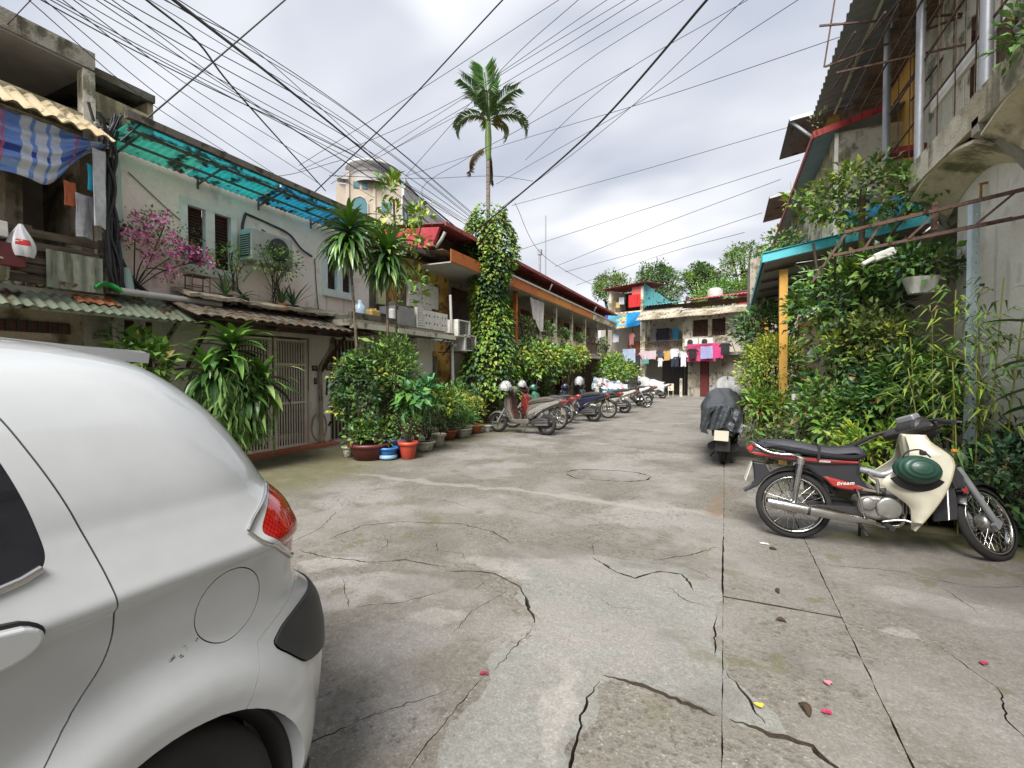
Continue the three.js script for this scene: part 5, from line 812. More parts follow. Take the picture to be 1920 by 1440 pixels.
bush('fern_clump', 'bushy green plant in front of the pale low wall behind the scooters', 'plant', [-6.1, 0, -11.5], [-6.1, 0.6, -11.6], [0.35, 0.45, 0.6], { n: 700, k: 50, L: 0.11, W: 0.4, cols: [G.fresh, G.bright, G.mid], stems: 8 });
single('snake_leaf', 'dark curled leaf blade poking out before the white pillar', 'leaf', [tube([[-5.95, 1.05, -5.75], [-5.8, 1.25, -5.62], [-5.72, 1.32, -5.55]], 0.018), tube([[-5.9, 0.55, -5.75], [-5.72, 0.62, -5.6]], 0.02)], M.black, [-5.9, 0.5, -5.75]);
// vine-clad column with the betel palm beside it
{
  const t = thing('vine_column', 'tall column completely wrapped in glossy green climbing vine', 'climbing plant', [-6.1, 0, -11.9]), lv = new Leaves();
  seed(61);
  for (let i = 0; i < 6400; i++) {
    const q = R(), y = lerp(0.7, 5.95, q ** 0.9), a = rr(0, 2 * PI), bulge = 0.58 + 0.1 * sin(y * 3.1 + a * 2) + 0.12 * sin(y * 1.3 + 1) + 0.22 * sst(3.2, 1.4, y) - 0.18 * sst(5.0, 6.0, y), cl = fbm(a * 3, y * 2.2, 3, 6), r = bulge * (0.82 + 0.4 * cl) * sqrt(rr(0.6, 1));
    const d = V(cos(a), rr(-0.75, 0.25), sin(a)).normalize(), b = V(-6.1 + r * cos(a), y + rr(-0.1, 0.1), -11.9 + r * sin(a)), col = cl > 0.55 ? pick([G.bright, G.fresh, G.bright, G.lime]) : cl > 0.42 ? pick([G.fresh, G.mid, G.bright]) : pick([G.dark, G.mid, G.blue]);
    lv.add(b, d, V(cos(a) * 0.7, 1, sin(a) * 0.7).add(rdir().multiplyScalar(0.5)), rr(0.09, 0.18), rr(0.065, 0.115), 0.7, tint(col));
  }
  lv.build('foliage', M.leaf, t); obj('core', [rod([-6.1, 0, -11.9], [-6.1, 5.7, -11.9], 0.3, 0.2, 14)], mk([0.1, 0.085, 0.05], 1, { map: 'bark', s: 0.6, bump: 'bump', bs: 0.02 }), t);
}
{
  const t = thing('betel_palm', 'slender betel palm with feathery crown rising above the vine column', 'palm tree', [-6.25, 0, -12.1]), P = [-6.2, 8.6, -12.05];
  obj('trunk', [tube([[-6.25, 0, -12.1], [-6.24, 4, -12.1], [-6.22, 7.5, -12.06]], 0.058, 24, 10)], mk([0.42, 0.38, 0.36], 0.9, { map: 'bark', s: 0.4 }), t);
  obj('crownshaft', [lathe([[0.055, 0], [0.09, 0.2], [0.1, 0.6], [0.07, 1.05], [0, 1.1]], 14).translate(P[0] - 0.01, 7.5, P[2])], mk([0.16, 0.24, 0.06], 0.5, { map: 'dust' }), t);
  seed(12);
  const frond = (az, p0, L, droop, col, dead = false) => {
    const lv = new Leaves(), pts = []; let q = V(P[0], P[1] + (dead ? -0.75 : 0), P[2]), a = p0; const h = V(cos(az), 0, sin(az)); const N = 22;
    for (let i = 0; i <= N; i++) { pts.push(q.clone()); q = q.clone().addScaledVector(h, cos(a) * L / N).add(V(0, sin(a) * L / N, 0)); a -= droop / N * (0.5 + 1.2 * i / N); }
    for (let i = 3; i <= N; i++) { const d = pts[i].clone().sub(pts[i - 1]).normalize(), side = d.clone().cross(up).normalize(); if (side.length() < 0.5) side.set(1, 0, 0); const nn = side.clone().cross(d).normalize(), f = i / N, len = L * 0.4 * (0.55 + 0.6 * sin(f * PI * 0.85)) * (dead ? 0.6 : 1); for (const s of [1, -1]) for (const j of [0, 1]) lv.add(pts[i].clone().addScaledVector(d, j * L / N * 0.5), side.clone().multiplyScalar(s * 0.75).addScaledVector(d, 0.7).addScaledVector(nn, dead ? -0.8 : rr(0.1, 0.35)).add(V(0, dead ? -1.2 : -0.12, 0)).normalize(), nn, len * rr(0.85, 1.1), 0.062, 0.75, tint(col, 0.2)); }
    const o = lv.build(dead ? 'dead_frond' : 'frond', M.leaf, t, false); obj('rachis', tube(pts.filter((_, i) => i % 3 === 0), 0.016, 16, 6), dead ? M.wood : mk([0.12, 0.2, 0.05], 0.6, { map: 'dust' }), o);
  };
  // az measured so that +0.43 lies across the picture to the right
  const across = -0.426;
  for (const [az, p, L, d] of [[across + PI * 0.93, 1.18, 1.7, 0.55], [across + PI * 0.6, 1.42, 1.75, 0.3], [across + 0.15, 1.1, 1.55, 0.75], [across + PI * 1.05, 0.62, 1.45, 1.9], [across - 0.1, 0.6, 1.6, 1.7], [across + PI * 0.5, 0.9, 1.5, 1.5], [across - PI * 0.5, 0.9, 1.5, 1.2], [across - PI * 0.75, 1.2, 1.5, 0.8], [across - PI * 0.28, 1.15, 1.5, 0.9]]) frond(az, p, L * 0.72, d, pick([[0.07, 0.19, 0.035], [0.11, 0.25, 0.045], [0.09, 0.22, 0.04]]));
  frond(across + PI * 0.95, -0.3, 1.0, 1.6, [0.14, 0.095, 0.05], true);  frond(across - 1.4, -0.9, 0.9, 0.8, [0.1, 0.065, 0.04], true);
  frond(across - 0.3, 0.1, 0.7, 1.8, [0.16, 0.2, 0.04]);
}
// spreading creepers along the balcony house
bush('creeper_bush', 'broad leafy creeper spilling out from the foot of the vine column', 'climbing plant', [-5.6, 0.4, -13.8], [-5.4, 1.75, -14.1], [0.8, 0.6, 1.9], { n: 3000, k: 160, L: 0.15, W: 0.62, cols: [G.fresh, G.bright, G.mid, G.lime, G.dark], droop: 0.7, cr: 0.2, stems: 24, sr: 0.015 });
bush('golden_creeper', 'yellow-tipped leafy creeper above the red pillar', 'climbing plant', [-5.5, 0.4, -17.2], [-5.35, 1.95, -17.2], [0.6, 0.4, 1.2], { n: 1500, k: 90, L: 0.14, W: 0.6, cols: [G.lime, G.bright, G.yel, G.fresh], cr: 0.16, stems: 18, sr: 0.012 });
bush('shade_shrub', 'dark shrubs in the shade below the creepers', 'shrub', [-6, 0, -13.8], [-6.0, 0.6, -14.6], [0.6, 0.55, 2.4], { n: 1500, k: 110, L: 0.12, W: 0.45, cols: [G.dark, G.blue, G.mid, G.olive], stems: 16 });
bush('lane_end_shrub', 'bright green shrub behind the parked motorbikes near the lane end', 'shrub', [-5.6, 0, -25], [-5.4, 1.45, -25.5], [0.9, 0.75, 3.2], { n: 2200, k: 120, L: 0.2, W: 0.5, cols: [G.fresh, G.bright, G.lime, G.mid], cr: 0.3, stems: 14, sr: 0.02 });
for (const [i, s] of [12.9, 14.9, 16.9, 18.8, 21.4, 25.4].entries()) bush('balcony_plant', ['leafy plant on the balcony next to the orange posts', 'green plant by the long white sheet on the balcony', 'plant in front of the cream balcony wall', 'plant spilling over the solid balcony wall in the middle', 'plant on the balcony past the middle posts', 'bushy plants near the far end of the balcony'][i], 'plant', [-6.3, 2.5, -s], [-6.2, 2.95, -s], [0.25, 0.32, i === 5 ? 1.2 : 0.5], { n: i === 5 ? 800 : 350, k: 30, L: 0.12, W: 0.4, cols: [G.mid, G.dark, G.fresh, G.olive], stems: 5 });
// pink wall: bougainvillea, vine on the air conditioner, spiky plants on the ledge
{
  const t = thing('bougainvillea', 'bougainvillea with magenta blossom sprawling over the pink wall', 'flowering plant', [-7.0, 2.5, -3.75]), lv = new Leaves(), fl = new Leaves(); seed(71);
  const spots = [[-3.55, 3.15], [-3.6, 3.35], [-3.75, 3.4], [-3.85, 3.45], [-3.9, 3.25], [-3.75, 3.05], [-3.95, 3.05], [-4.05, 3.2], [-4.15, 3.1], [-4.25, 3.12], [-4.4, 3.05], [-3.45, 3.1], [-3.7, 2.9], [-4.0, 2.85], [-4.1, 2.98], [-4.35, 3.15], [-3.9, 2.75], [-3.62, 3.22], [-4.45, 2.98]];
  for (const [z, y] of spots) { crown(lv, [-6.95, y, z], [0.12, 0.1, 0.1], { n: 22, k: 4, L: 0.05, W: 0.6, cols: [G.mid, G.bright, G.olive] }); crown(fl, [-6.92, y + 0.01, z], [0.13, 0.09, 0.1], { n: 48, k: 8, L: 0.048, W: 0.75, cols: [[0.6, 0.1, 0.32], [0.7, 0.2, 0.45], [0.55, 0.07, 0.34], [0.78, 0.36, 0.55]], cr: 0.05 }); }
  crown(lv, [-6.95, 3.15, -3.9], [0.1, 0.4, 0.55], { n: 240, k: 40, L: 0.05, W: 0.6, cols: [G.mid, G.olive] });
  lv.build('foliage', M.leaf, t); fl.build('blossom', new THREE.MeshStandardMaterial({ vertexColors: true, roughness: 0.7, side: THREE.DoubleSide }), t);
  obj('stem', [[-3.55, 3.2], [-3.9, 3.4], [-4.1, 3.1], [-4.4, 3.05], [-3.7, 3.0], [-3.95, 2.8]].map(([z, y]) => tube([[-7.1, 2.5, -3.6], [-7.05, 2.8, lerp(-3.6, z, 0.4)], [-6.96, y, z]], 0.008)), M.twig, t);
  obj('thick_stem', [tube([[-7.1, 2.5, -3.45], [-7.02, 2.75, -3.35], [-6.98, 3.1, -3.38], [-6.98, 3.3, -3.45]], 0.018)], M.twig, t);
}
bush('air_conditioner_vine', 'pale small-leaved vine growing round the air conditioner', 'climbing plant', [-6.95, 2.6, -5.6], [-6.76, 3.22, -5.5], [0.14, 0.2, 0.42], { n: 700, k: 60, L: 0.06, W: 0.5, cols: [G.olive, G.fresh, [0.12, 0.18, 0.08], G.bright], stems: 12, sr: 0.006 });
bush('hanging_vine', 'thin vine trailing from the air conditioner towards the left window', 'climbing plant', [-7.05, 2.7, -4.95], [-7.0, 3.1, -4.85], [0.1, 0.22, 0.25], { n: 160, k: 26, L: 0.07, W: 0.5, cols: [G.lime, G.bright, G.olive], stems: 10, sr: 0.006 });
for (const [i, [z, h]] of [[-4.72, 0.4], [-5.0, 0.3], [-5.72, 0.42], [-5.95, 0.5]].entries()) {
  const t = thing('spiky_plant', ['agave with stiff grey-green blades, left on the pink house ledge', 'drooping bent aloe beside the agave on the ledge', 'snake plant in a terracotta pot under the air conditioner', 'thin bladed plant right of the terracotta pot on the ledge'][i], 'plant', [-6.92, 2.48, z]); seed(100 + i);
  obj('pot', lathe([[0, 0], [0.07, 0], [0.1, 0.13], [0.085, 0.13], [0.07, 0.11], [0, 0.11]], 14).translate(-6.92, 2.46, z), i === 2 ? M.terra : M.darkpl, t);
  for (let k = 0; k < 11; k++) { const g = strap(h * rr(0.7, 1.1), 0.045, rr(0.8, 1.45), i === 1 ? rr(0.8, 2) : rr(0.1, 0.5), 5); boxUV(g, 0.15); const m = new THREE.Mesh(g, k % 3 ? leafC([0.05, 0.09, 0.05], 0.5) : strapMats[1]); m.name = 'leaf'; m.position.set(0, 0.1, 0); m.rotation.y = k * 2.4; m.castShadow = m.receiveShadow = true; t.add(m); }
}
{ const t = thing('wire_stool', 'small rusty wire stool standing on the ledge below the bougainvillea', 'stool', [-6.95, 2.48, -4.32]); obj('frame', [[-4.2, 0], [-4.45, 0], [-4.2, 0.16], [-4.45, 0.16]].map(([z, dx]) => rod([-7.04 + dx, 2.48, z], [-7.02 + dx, 2.8, z], 0.008)).concat([bar([-7.04, 2.66, -4.2], [-7.04, 2.66, -4.45], 0.012), bar([-6.88, 2.66, -4.2], [-6.88, 2.66, -4.45], 0.012)]), M.rusty, t); obj('seat', bx(0.2, 0.015, 0.28, -6.95, 2.8, -4.32), M.greywood, t); }

// ---------------------------------------------------------------- pots on the ground by the left houses
const potG = (r, h, lip = 0.02) => lathe([[0, 0], [r * 0.72, 0], [r * 0.92, h * 0.75], [r, h * 0.82], [r + lip, h * 0.84], [r + lip, h], [r - 0.015, h], [r - 0.03, h * 0.88], [0, h * 0.88]], 24);
function pot(name, label, x, z, r, h, m, extra) { const t = thing(name, label, 'pot', [x, 0.005, z]); loc('body', potG(r, h), m, t); loc('soil', lathe([[0, h * 0.9], [r - 0.02, h * 0.9], [r - 0.02, h * 0.86], [0, h * 0.86]], 18), M.soil, t); if (extra) extra(t); return t; }
pot('small_white_pot', 'small white pot at the left end of the pot cluster', -5.72, -5.98, 0.085, 0.18, M.whitepot);
pot('maroon_basin', 'wide dark maroon basin under the low leafy plants', -5.3, -6.02, 0.33, 0.26, M.maroon);
pot('blue_pot', 'glossy bright blue pot with paler band on the ground', -4.98, -6.1, 0.15, 0.2, M.bluepot, (t) => loc('lighter_band', lathe([[0.13, 0.02], [0.145, 0.02], [0.15, 0.05], [0.14, 0.08]], 24), mk([0.3, 0.5, 0.75], 0.4, { map: 'dust' }), t));
pot('violet_basin', 'violet-blue plastic basin behind the bright blue pot', -5.05, -6.4, 0.2, 0.3, mk([0.05, 0.045, 0.3], 0.45, { map: 'dust' }));
pot('red_pot', 'tall bright red pot at the corner of the pot cluster', -4.72, -6.28, 0.15, 0.28, M.redpot);
pot('scalloped_pot', 'off-white bowl-shaped pot with a worn rim', -4.9, -7.02, 0.17, 0.18, M.whitepot);
pot('cement_pot', 'pale yellowish cement pot behind the scalloped bowl', -5.0, -7.6, 0.13, 0.24, M.oldwhite);
pot('tall_white_pot', 'narrow white pot among the dark shrubs', -5.35, -7.9, 0.12, 0.3, M.whitepot);
pot('clay_trough', 'reddish clay pot between two white pots', -5.35, -8.5, 0.2, 0.2, M.terra);
pot('round_white_pot', 'round white pot holding the grassy plant', -5.2, -8.85, 0.19, 0.2, M.whitepot);
pot('cream_pot', 'small cream pot right of the round white pot', -5.3, -9.25, 0.11, 0.22, M.oldwhite);
pot('brick_pot', 'brick-red pot next to the nearest scooter wheel', -5.3, -9.6, 0.17, 0.2, M.terra);
pot('grey_pot', 'small grey pot against the nearest scooter wheel', -5.15, -9.95, 0.09, 0.16, M.greypl);
single('low_white_wall', 'low pale green-white planter wall behind the scooters', 'planter', bx(0.25, 0.55, 1.1, -6.3, 0.27, -12.6, 0, 0, 0, 0.02), M.oldwhite, [-6.3, 0, -12.6]);

// ---------------------------------------------------------------- right-hand planting
seed(303);
bush('duranta_shrub', 'vivid yellow-green shrub with layered sprays beside the covered scooter', 'shrub', [0.72, 0, -8.7], [0.72, 1.38, -8.75], [0.5, 0.62, 0.6], { n: 5200, k: 230, L: 0.07, W: 0.45, cols: [G.lime, G.lime, G.yel, G.bright, G.fresh], cr: 0.12, upb: 0.1, stems: 14 });
bush('cassava_shrub', 'fresh green shrub with finger-like leaves low beside the covered scooter', 'shrub', [0.62, 0, -8.2], [0.62, 0.72, -8.2], [0.4, 0.42, 0.4], { n: 1100, k: 70, L: 0.15, W: 0.26, cols: [G.fresh, G.bright, G.fresh, G.lime], cr: 0.12, droop: 0.6, stems: 10 });
bush('wall_top_shrub', 'green leafy shrub in front of the dark eave, left of the orange post', 'shrub', [0.75, 0, -10.4], [0.72, 2.2, -10.4], [0.5, 0.5, 0.7], { n: 1100, k: 80, L: 0.14, W: 0.4, cols: [G.mid, G.fresh, G.blue], cr: 0.16, upb: 0.3, stems: 14 });
{ // big tree growing up through the awning
  const t = thing('lane_tree', 'tall leafy tree growing up beside the turquoise awning', 'tree', [1.55, 0, -7.35]), lv = new Leaves();
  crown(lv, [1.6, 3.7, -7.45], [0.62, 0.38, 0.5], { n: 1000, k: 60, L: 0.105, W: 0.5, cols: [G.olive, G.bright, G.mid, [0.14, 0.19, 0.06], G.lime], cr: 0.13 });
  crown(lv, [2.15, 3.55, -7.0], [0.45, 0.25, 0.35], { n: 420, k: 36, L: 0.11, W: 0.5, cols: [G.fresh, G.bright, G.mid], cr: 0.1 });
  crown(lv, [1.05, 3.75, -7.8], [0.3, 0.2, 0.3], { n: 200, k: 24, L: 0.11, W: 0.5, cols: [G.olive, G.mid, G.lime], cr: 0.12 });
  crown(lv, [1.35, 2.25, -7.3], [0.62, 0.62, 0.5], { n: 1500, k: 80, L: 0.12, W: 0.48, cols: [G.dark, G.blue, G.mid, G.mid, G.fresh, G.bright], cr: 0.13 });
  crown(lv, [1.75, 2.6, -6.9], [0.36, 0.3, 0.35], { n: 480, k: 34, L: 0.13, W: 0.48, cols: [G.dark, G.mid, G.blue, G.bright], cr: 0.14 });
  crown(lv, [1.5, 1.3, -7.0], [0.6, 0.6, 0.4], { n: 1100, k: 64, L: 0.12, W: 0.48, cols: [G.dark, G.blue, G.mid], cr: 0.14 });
  lv.build('crown', M.leaf, t);
  obj('trunk', [tube([[1.55, 0, -7.35], [1.5, 1.4, -7.3], [1.58, 2.6, -7.4], [1.6, 3.7, -7.45]], 0.035), tube([[1.52, 1.3, -7.3], [1.2, 2.2, -7.4], [1.1, 3.2, -7.7]], 0.018), tube([[1.58, 2.6, -7.4], [1.9, 3.2, -7.2], [2.3, 3.7, -6.9]], 0.014), tube([[1.53, 0.9, -7.3], [1.35, 1.6, -7.1], [1.3, 2.4, -7.1]], 0.016)], M.twig, t);
}
bush('variegated_shrub', 'pale yellowish-leaved shrub standing before the dark tree', 'shrub', [1.45, 0, -6.55], [1.5, 1.55, -6.55], [0.42, 0.58, 0.3], { n: 1900, k: 130, L: 0.095, W: 0.5, cols: [[0.2, 0.24, 0.08], G.olive, [0.13, 0.18, 0.05], G.lime, G.mid, G.dark], cr: 0.1, stems: 14 });
bush('low_lane_shrub', 'mixed green shrub behind the old motorbike seat', 'shrub', [1.15, 0, -6.35], [1.2, 0.85, -6.3], [0.5, 0.45, 0.4], { n: 2000, k: 120, L: 0.095, W: 0.48, cols: [G.fresh, G.bright, G.mid, G.dark, G.olive], cr: 0.12, stems: 14 });
bush('dark_ground_shrub', 'dark fine-leaved low shrub between the two plastic stakes', 'shrub', [0.95, 0, -6.9], [0.98, 0.55, -7.0], [0.42, 0.42, 0.5], { n: 1500, k: 90, L: 0.07, W: 0.45, cols: [G.dark, G.olive, [0.05, 0.06, 0.03]], cr: 0.12, stems: 12 });
bush('sprawling_shrub', 'dense dark green shrub behind the handlebar of the old motorbike', 'shrub', [1.75, 0, -6.15], [1.75, 1.1, -6.15], [0.55, 0.5, 0.35], { n: 2200, k: 130, L: 0.11, W: 0.45, cols: [G.mid, G.dark, G.fresh, G.blue], cr: 0.13, stems: 12 });
bush('light_stem_shrub', 'fresh green leafy stems just below the handlebar of the old motorbike', 'shrub', [1.4, 0, -5.7], [1.4, 0.55, -5.65], [0.42, 0.32, 0.2], { n: 850, k: 60, L: 0.11, W: 0.3, cols: [G.fresh, G.bright, G.lime], cr: 0.1, stems: 14 });
bush('corner_ground_plant', 'dark green low growth behind the front wheel of the old motorbike', 'plant', [2.15, 0, -5.15], [2.15, 0.5, -5.2], [0.35, 0.42, 0.35], { n: 1500, k: 90, L: 0.09, W: 0.45, cols: [G.dark, G.blue, G.dark, [0.02, 0.04, 0.02]], cr: 0.12, stems: 8 });
{ // bamboo
  const t = thing('bamboo_clump', 'slender young bamboo with long narrow leaves before the white wall', 'bamboo', [1.95, 0, -5.55]), lv = new Leaves(), culms = []; seed(404);
  const ends = [[1.62, 1.75, -5.7], [1.75, 1.95, -5.6], [1.88, 2.15, -5.5], [2.0, 2.05, -5.4], [2.12, 2.2, -5.3], [1.55, 1.45, -5.5], [2.2, 1.85, -5.2], [1.95, 1.7, -5.3], [1.8, 1.5, -5.3]];
  for (const [x, y, z] of ends) {
    const b = V(lerp(1.95, x, 0.6), 0, z), tip = V(x, y, z), mid = b.clone().lerp(tip, 0.55).add(V(rr(-0.03, 0.03), 0, 0)), c = new THREE.CatmullRomCurve3([b, mid, tip]); culms.push(clean(new THREE.TubeGeometry(c, 20, 0.0055, 6)));
    for (let k = 0; k < 26; k++) { const f = rr(0.3, 1) ** 0.8, p = c.getPoint(f), az = rr(0, 2 * PI), d = V(cos(az), rr(-0.15, 0.5), sin(az)).normalize(); for (let j = 0; j < 3; j++) { const dd = d.clone().add(V(rr(-0.5, 0.5), rr(-0.5, 0.2), rr(-0.5, 0.5))).normalize(); lv.add(p.clone().addScaledVector(d, rr(0.02, 0.14)), dd, V(0, 1, 0).add(rdir().multiplyScalar(0.4)), rr(0.13, 0.24), rr(0.016, 0.028), 0.9, tint(pick([G.bright, G.lime, G.fresh, [0.2, 0.25, 0.07], G.olive]))); } }
  }
  lv.build('foliage', M.leaf, t); culms.forEach((g) => obj('culm', g, M.bamboo, t));
}
{ // broad leaves poking in from the right edge
  const t = thing('broad_leaf_plant', 'plant with a few broad dark pointed leaves against the white wall at the right edge', 'plant', [2.25, 0, -4.9]); seed(505);
  for (const [y, a, p, L] of [[1.75, -2.2, 0.5, 0.4], [1.5, -2.4, 0.1, 0.36], [1.65, 2.6, 0.3, 0.36], [1.3, -2.1, -0.1, 0.34], [1.45, -1.3, 0.2, 0.36], [1.15, -2.6, 0, 0.34]]) { const g = strap(L, 0.11, p, 0.6, 7); boxUV(g, 0.15); const m = new THREE.Mesh(g, pick([strapMats[0], strapMats[3], strapMats[1]])); m.name = 'leaf'; m.position.set(-0.02, y, 0); m.rotation.y = a; m.castShadow = m.receiveShadow = true; t.add(m); }
  obj('stem', [tube([[2.25, 0, -4.9], [2.24, 1.0, -4.9], [2.23, 1.8, -4.9]], 0.012)], M.twig, t);
}
{ const t = thing('hanging_planter', 'white plastic planter trough hanging by the white wall with foliage over it', 'planter', [1.93, 2.27, -6.5]); obj('trough', [sheet((u, v) => { const a = u * 2 * PI, r = lerp(0.1, 0.155, v); return [1.93 + r * Math.sign(cos(a)) * abs(cos(a)) ** 0.6, 2.27 + 0.17 * v, -6.5 + 0.75 * r * Math.sign(sin(a)) * abs(sin(a)) ** 0.6]; }, 40, 4, 0.006), bx(0.19, 0.008, 0.14, 1.93, 2.272, -6.5)], M.whitepl, t); obj('hanger', [bar([2.3, 2.6, -6.5], [1.93, 2.6, -6.5], 0.014), rod([1.85, 2.44, -6.5], [1.93, 2.6, -6.5], 0.005), rod([2.02, 2.44, -6.5], [1.93, 2.6, -6.5], 0.005)], M.rusty, t); const lv = new Leaves(); crown(lv, [1.93, 2.55, -6.5], [0.34, 0.2, 0.3], { n: 420, k: 40, L: 0.1, W: 0.5, cols: [G.dark, G.mid, G.fresh], cr: 0.1 }); lv.build('foliage', M.leaf, t); }
bush('balcony_fern', 'small green fern growing on the mouldy balcony edge at the right', 'plant', [1.97, 3.7, -4.55], [1.94, 3.78, -4.55], [0.1, 0.1, 0.18], { n: 170, k: 20, L: 0.08, W: 0.4, cols: [G.fresh, G.mid], stems: 3 });
bush('gutter_weed', 'small weed sprouting at the corner of the red roof trim', 'plant', [1.28, 5.25, -8.9], [1.28, 5.36, -8.9], [0.08, 0.09, 0.08], { n: 40, k: 8, L: 0.09, W: 0.3, cols: [G.olive, G.bright], stems: 2 });
bush('roof_creeper', 'leafy creeper on the turquoise awning edge', 'climbing plant', [0.75, 3.2, -8.4], [0.85, 3.42, -8.5], [0.3, 0.18, 0.4], { n: 260, k: 30, L: 0.1, W: 0.5, cols: [G.olive, G.bright, G.mid], stems: 5 });

// ================================================================ WHITE CAR (rear quarter beside the camera, nose towards -s)
// side coordinates: s along the lane (tail at larger s), h height; right flank plane at x = -1.05, centre line at x = -1.9
const CX = -1.9;
const carGroup = thing('parked_car', 'white hatchback car with red tail lamp and black bumper corner, filling the lower left', 'car', [CX, 0, 0.4]);
{
  const tab = (T, h) => {                         // monotone cubic through the table
    const n = T.length; if (h <= T[0][0]) return T[0][1]; if (h >= T[n - 1][0]) return T[n - 1][1];
    let i = 1; while (h > T[i][0]) i++; const sl = (k) => (T[k + 1][1] - T[k][1]) / (T[k + 1][0] - T[k][0]);
    const m = (k) => { if (k === 0) return sl(0); if (k === n - 1) return sl(n - 2); const a = sl(k - 1), b = sl(k); return a * b <= 0 ? 0 : 2 * a * b / (a + b); };
    const h0 = T[i - 1][0], w = T[i][0] - h0, t = (h - h0) / w, t2 = t * t, t3 = t2 * t;
    return (2 * t3 - 3 * t2 + 1) * T[i - 1][1] + (t3 - 2 * t2 + t) * w * m(i - 1) + (3 * t2 - 2 * t3) * T[i][1] + (t3 - t2) * w * m(i);
  };
  const INSET = [[0.18, 0.1], [0.26, 0.05], [0.4, 0.03], [0.6, 0.026], [0.74, 0.032], [0.8, 0.033], [0.88, 0.026], [0.938, 0.018], [0.953, 0.003], [0.966, 0.0], [1.0, 0.013], [1.06, 0.04], [1.085, 0.05], [1.1, 0.056], [1.15, 0.07], [1.27, 0.125], [1.36, 0.185], [1.41, 0.235], [1.45, 0.32], [1.475, 0.42], [1.49, 0.55], [1.5, 0.7], [1.503, 0.85]];
  const REAR = [[0.18, 1.0], [0.3, 1.085], [0.45, 1.13], [0.6, 1.14], [0.7, 1.125], [0.76, 1.09], [0.8, 1.04], [0.86, 1.03], [0.95, 1.03], [1.03, 1.015], [1.1, 0.965], [1.17, 0.935], [1.27, 0.89], [1.4, 0.78], [1.45, 0.7], [1.475, 0.62], [1.49, 0.52], [1.5, 0.35], [1.503, 0.2]];
  const FRONT = [[0.18, -2.8], [0.4, -2.95], [0.7, -2.95], [0.85, -2.85], [0.93, -2.6], [1.0, -2.0], [1.05, -1.75], [1.3, -1.25], [1.42, -0.95], [1.49, -0.6], [1.503, -0.3]];
  const RC = [[0.18, 0.22], [0.7, 0.24], [1.0, 0.24], [1.3, 0.27], [1.45, 0.25], [1.49, 0.15], [1.503, 0.02]];
  const hs = []; for (let h = 0.18; h < 0.93; h += 0.02) hs.push(h); for (let h = 0.93; h < 0.99; h += 0.006) hs.push(h); for (let h = 0.99; h < 1.06; h += 0.015) hs.push(h); for (let h = 1.06; h < 1.12; h += 0.008) hs.push(h); for (let h = 1.12; h < 1.4; h += 0.02) hs.push(h); for (let h = 1.4; h < 1.49; h += 0.008) hs.push(h); hs.push(1.49, 1.493, 1.496, 1.499, 1.501, 1.503);
  const WS = 0.58, WH = 0.285;                     // rear wheel centre
  function outline(h) {                            // closed loop of [x offset from centre, s], counter-clockwise seen from above
    const w = 0.85 - tab(INSET, h), r = tab(REAR, h), f = tab(FRONT, h), c = min(tab(RC, h), w * 0.9), P = [];
    const crownB = (x) => -0.06 * (x / 0.85) ** 2 * min(1, w / 0.5);
    const NS = 110, NC = 22, NR = 14;
    for (let i = 0; i < NS; i++) { const u = i / NS, s = lerp(f + 0.4 * min(1, w), r - c - 0.02, u ** 0.6); P.push([w, s]); }
    for (let i = 0; i <= NC; i++) { const a = i / NC * PI / 2; P.push([w - c + c * cos(a) ** 0.9, r - c + c * sin(a) ** 0.9 + crownB(w) * (1 - sin(a)) * 0]); }
    for (let i = 1; i < NR; i++) { const x = lerp(w - c, -(w - c), i / NR); P.push([x, r + 0.03 * (1 - (x / max(0.01, w - c)) ** 2) * min(1, w / 0.5)]); }
    for (let i = 0; i <= 8; i++) { const a = PI / 2 - i / 8 * PI / 2; P.push([-(w - c + c * cos(a) ** 0.9), r - c + c * sin(a) ** 0.9]); }
    for (let i = 1; i <= 16; i++) P.push([-w, lerp(r - c, f + 0.4 * min(1, w), i / 16)]);
    for (let i = 1; i <= 10; i++) { const a = i / 10 * PI; P.push([-w * cos(a), f + 0.4 * min(1, w) * (1 - sin(a) ** 0.8)]); }
    return P;
  }
  const flare = (s, h) => { const d = hypot(s - WS, (h - WH)); return h > 0.1 ? 0.05 * sst(0.52, 0.42, d) * sst(0.9, 1.06, 1.5 - abs(s - WS)) - 0.012 * sst(0.385, 0.345, d) : 0; };
  const pos = [], idx = [], uv = []; let n = 0;
  hs.forEach((h, j) => { const P = outline(h); n = P.length; P.forEach(([x, s], i) => { const side = x > 0.5 ? 1 : 0; pos.push(CX + x + side * flare(s, h) * sst(1.05, 0.9, s), h, -s); uv.push(s, h); }); });
  for (let j = 0; j < hs.length - 1; j++) for (let i = 0; i < n; i++) { const a = j * n + i, b = j * n + (i + 1) % n, c = a + n, d = b + n; idx.push(a, d, b, a, c, d); }
  const top = pos.length / 3; const PT = outline(hs[hs.length - 1]); pos.push(CX, 1.504, -0.0); uv.push(0, 0); for (let i = 0; i < n; i++) idx.push((hs.length - 1) * n + i, top, (hs.length - 1) * n + (i + 1) % n);
  const bot = pos.length / 3; pos.push(CX, 0.18, 0.9); uv.push(0, 0); for (let i = 0; i < n; i++) idx.push(i, (i + 1) % n, bot);
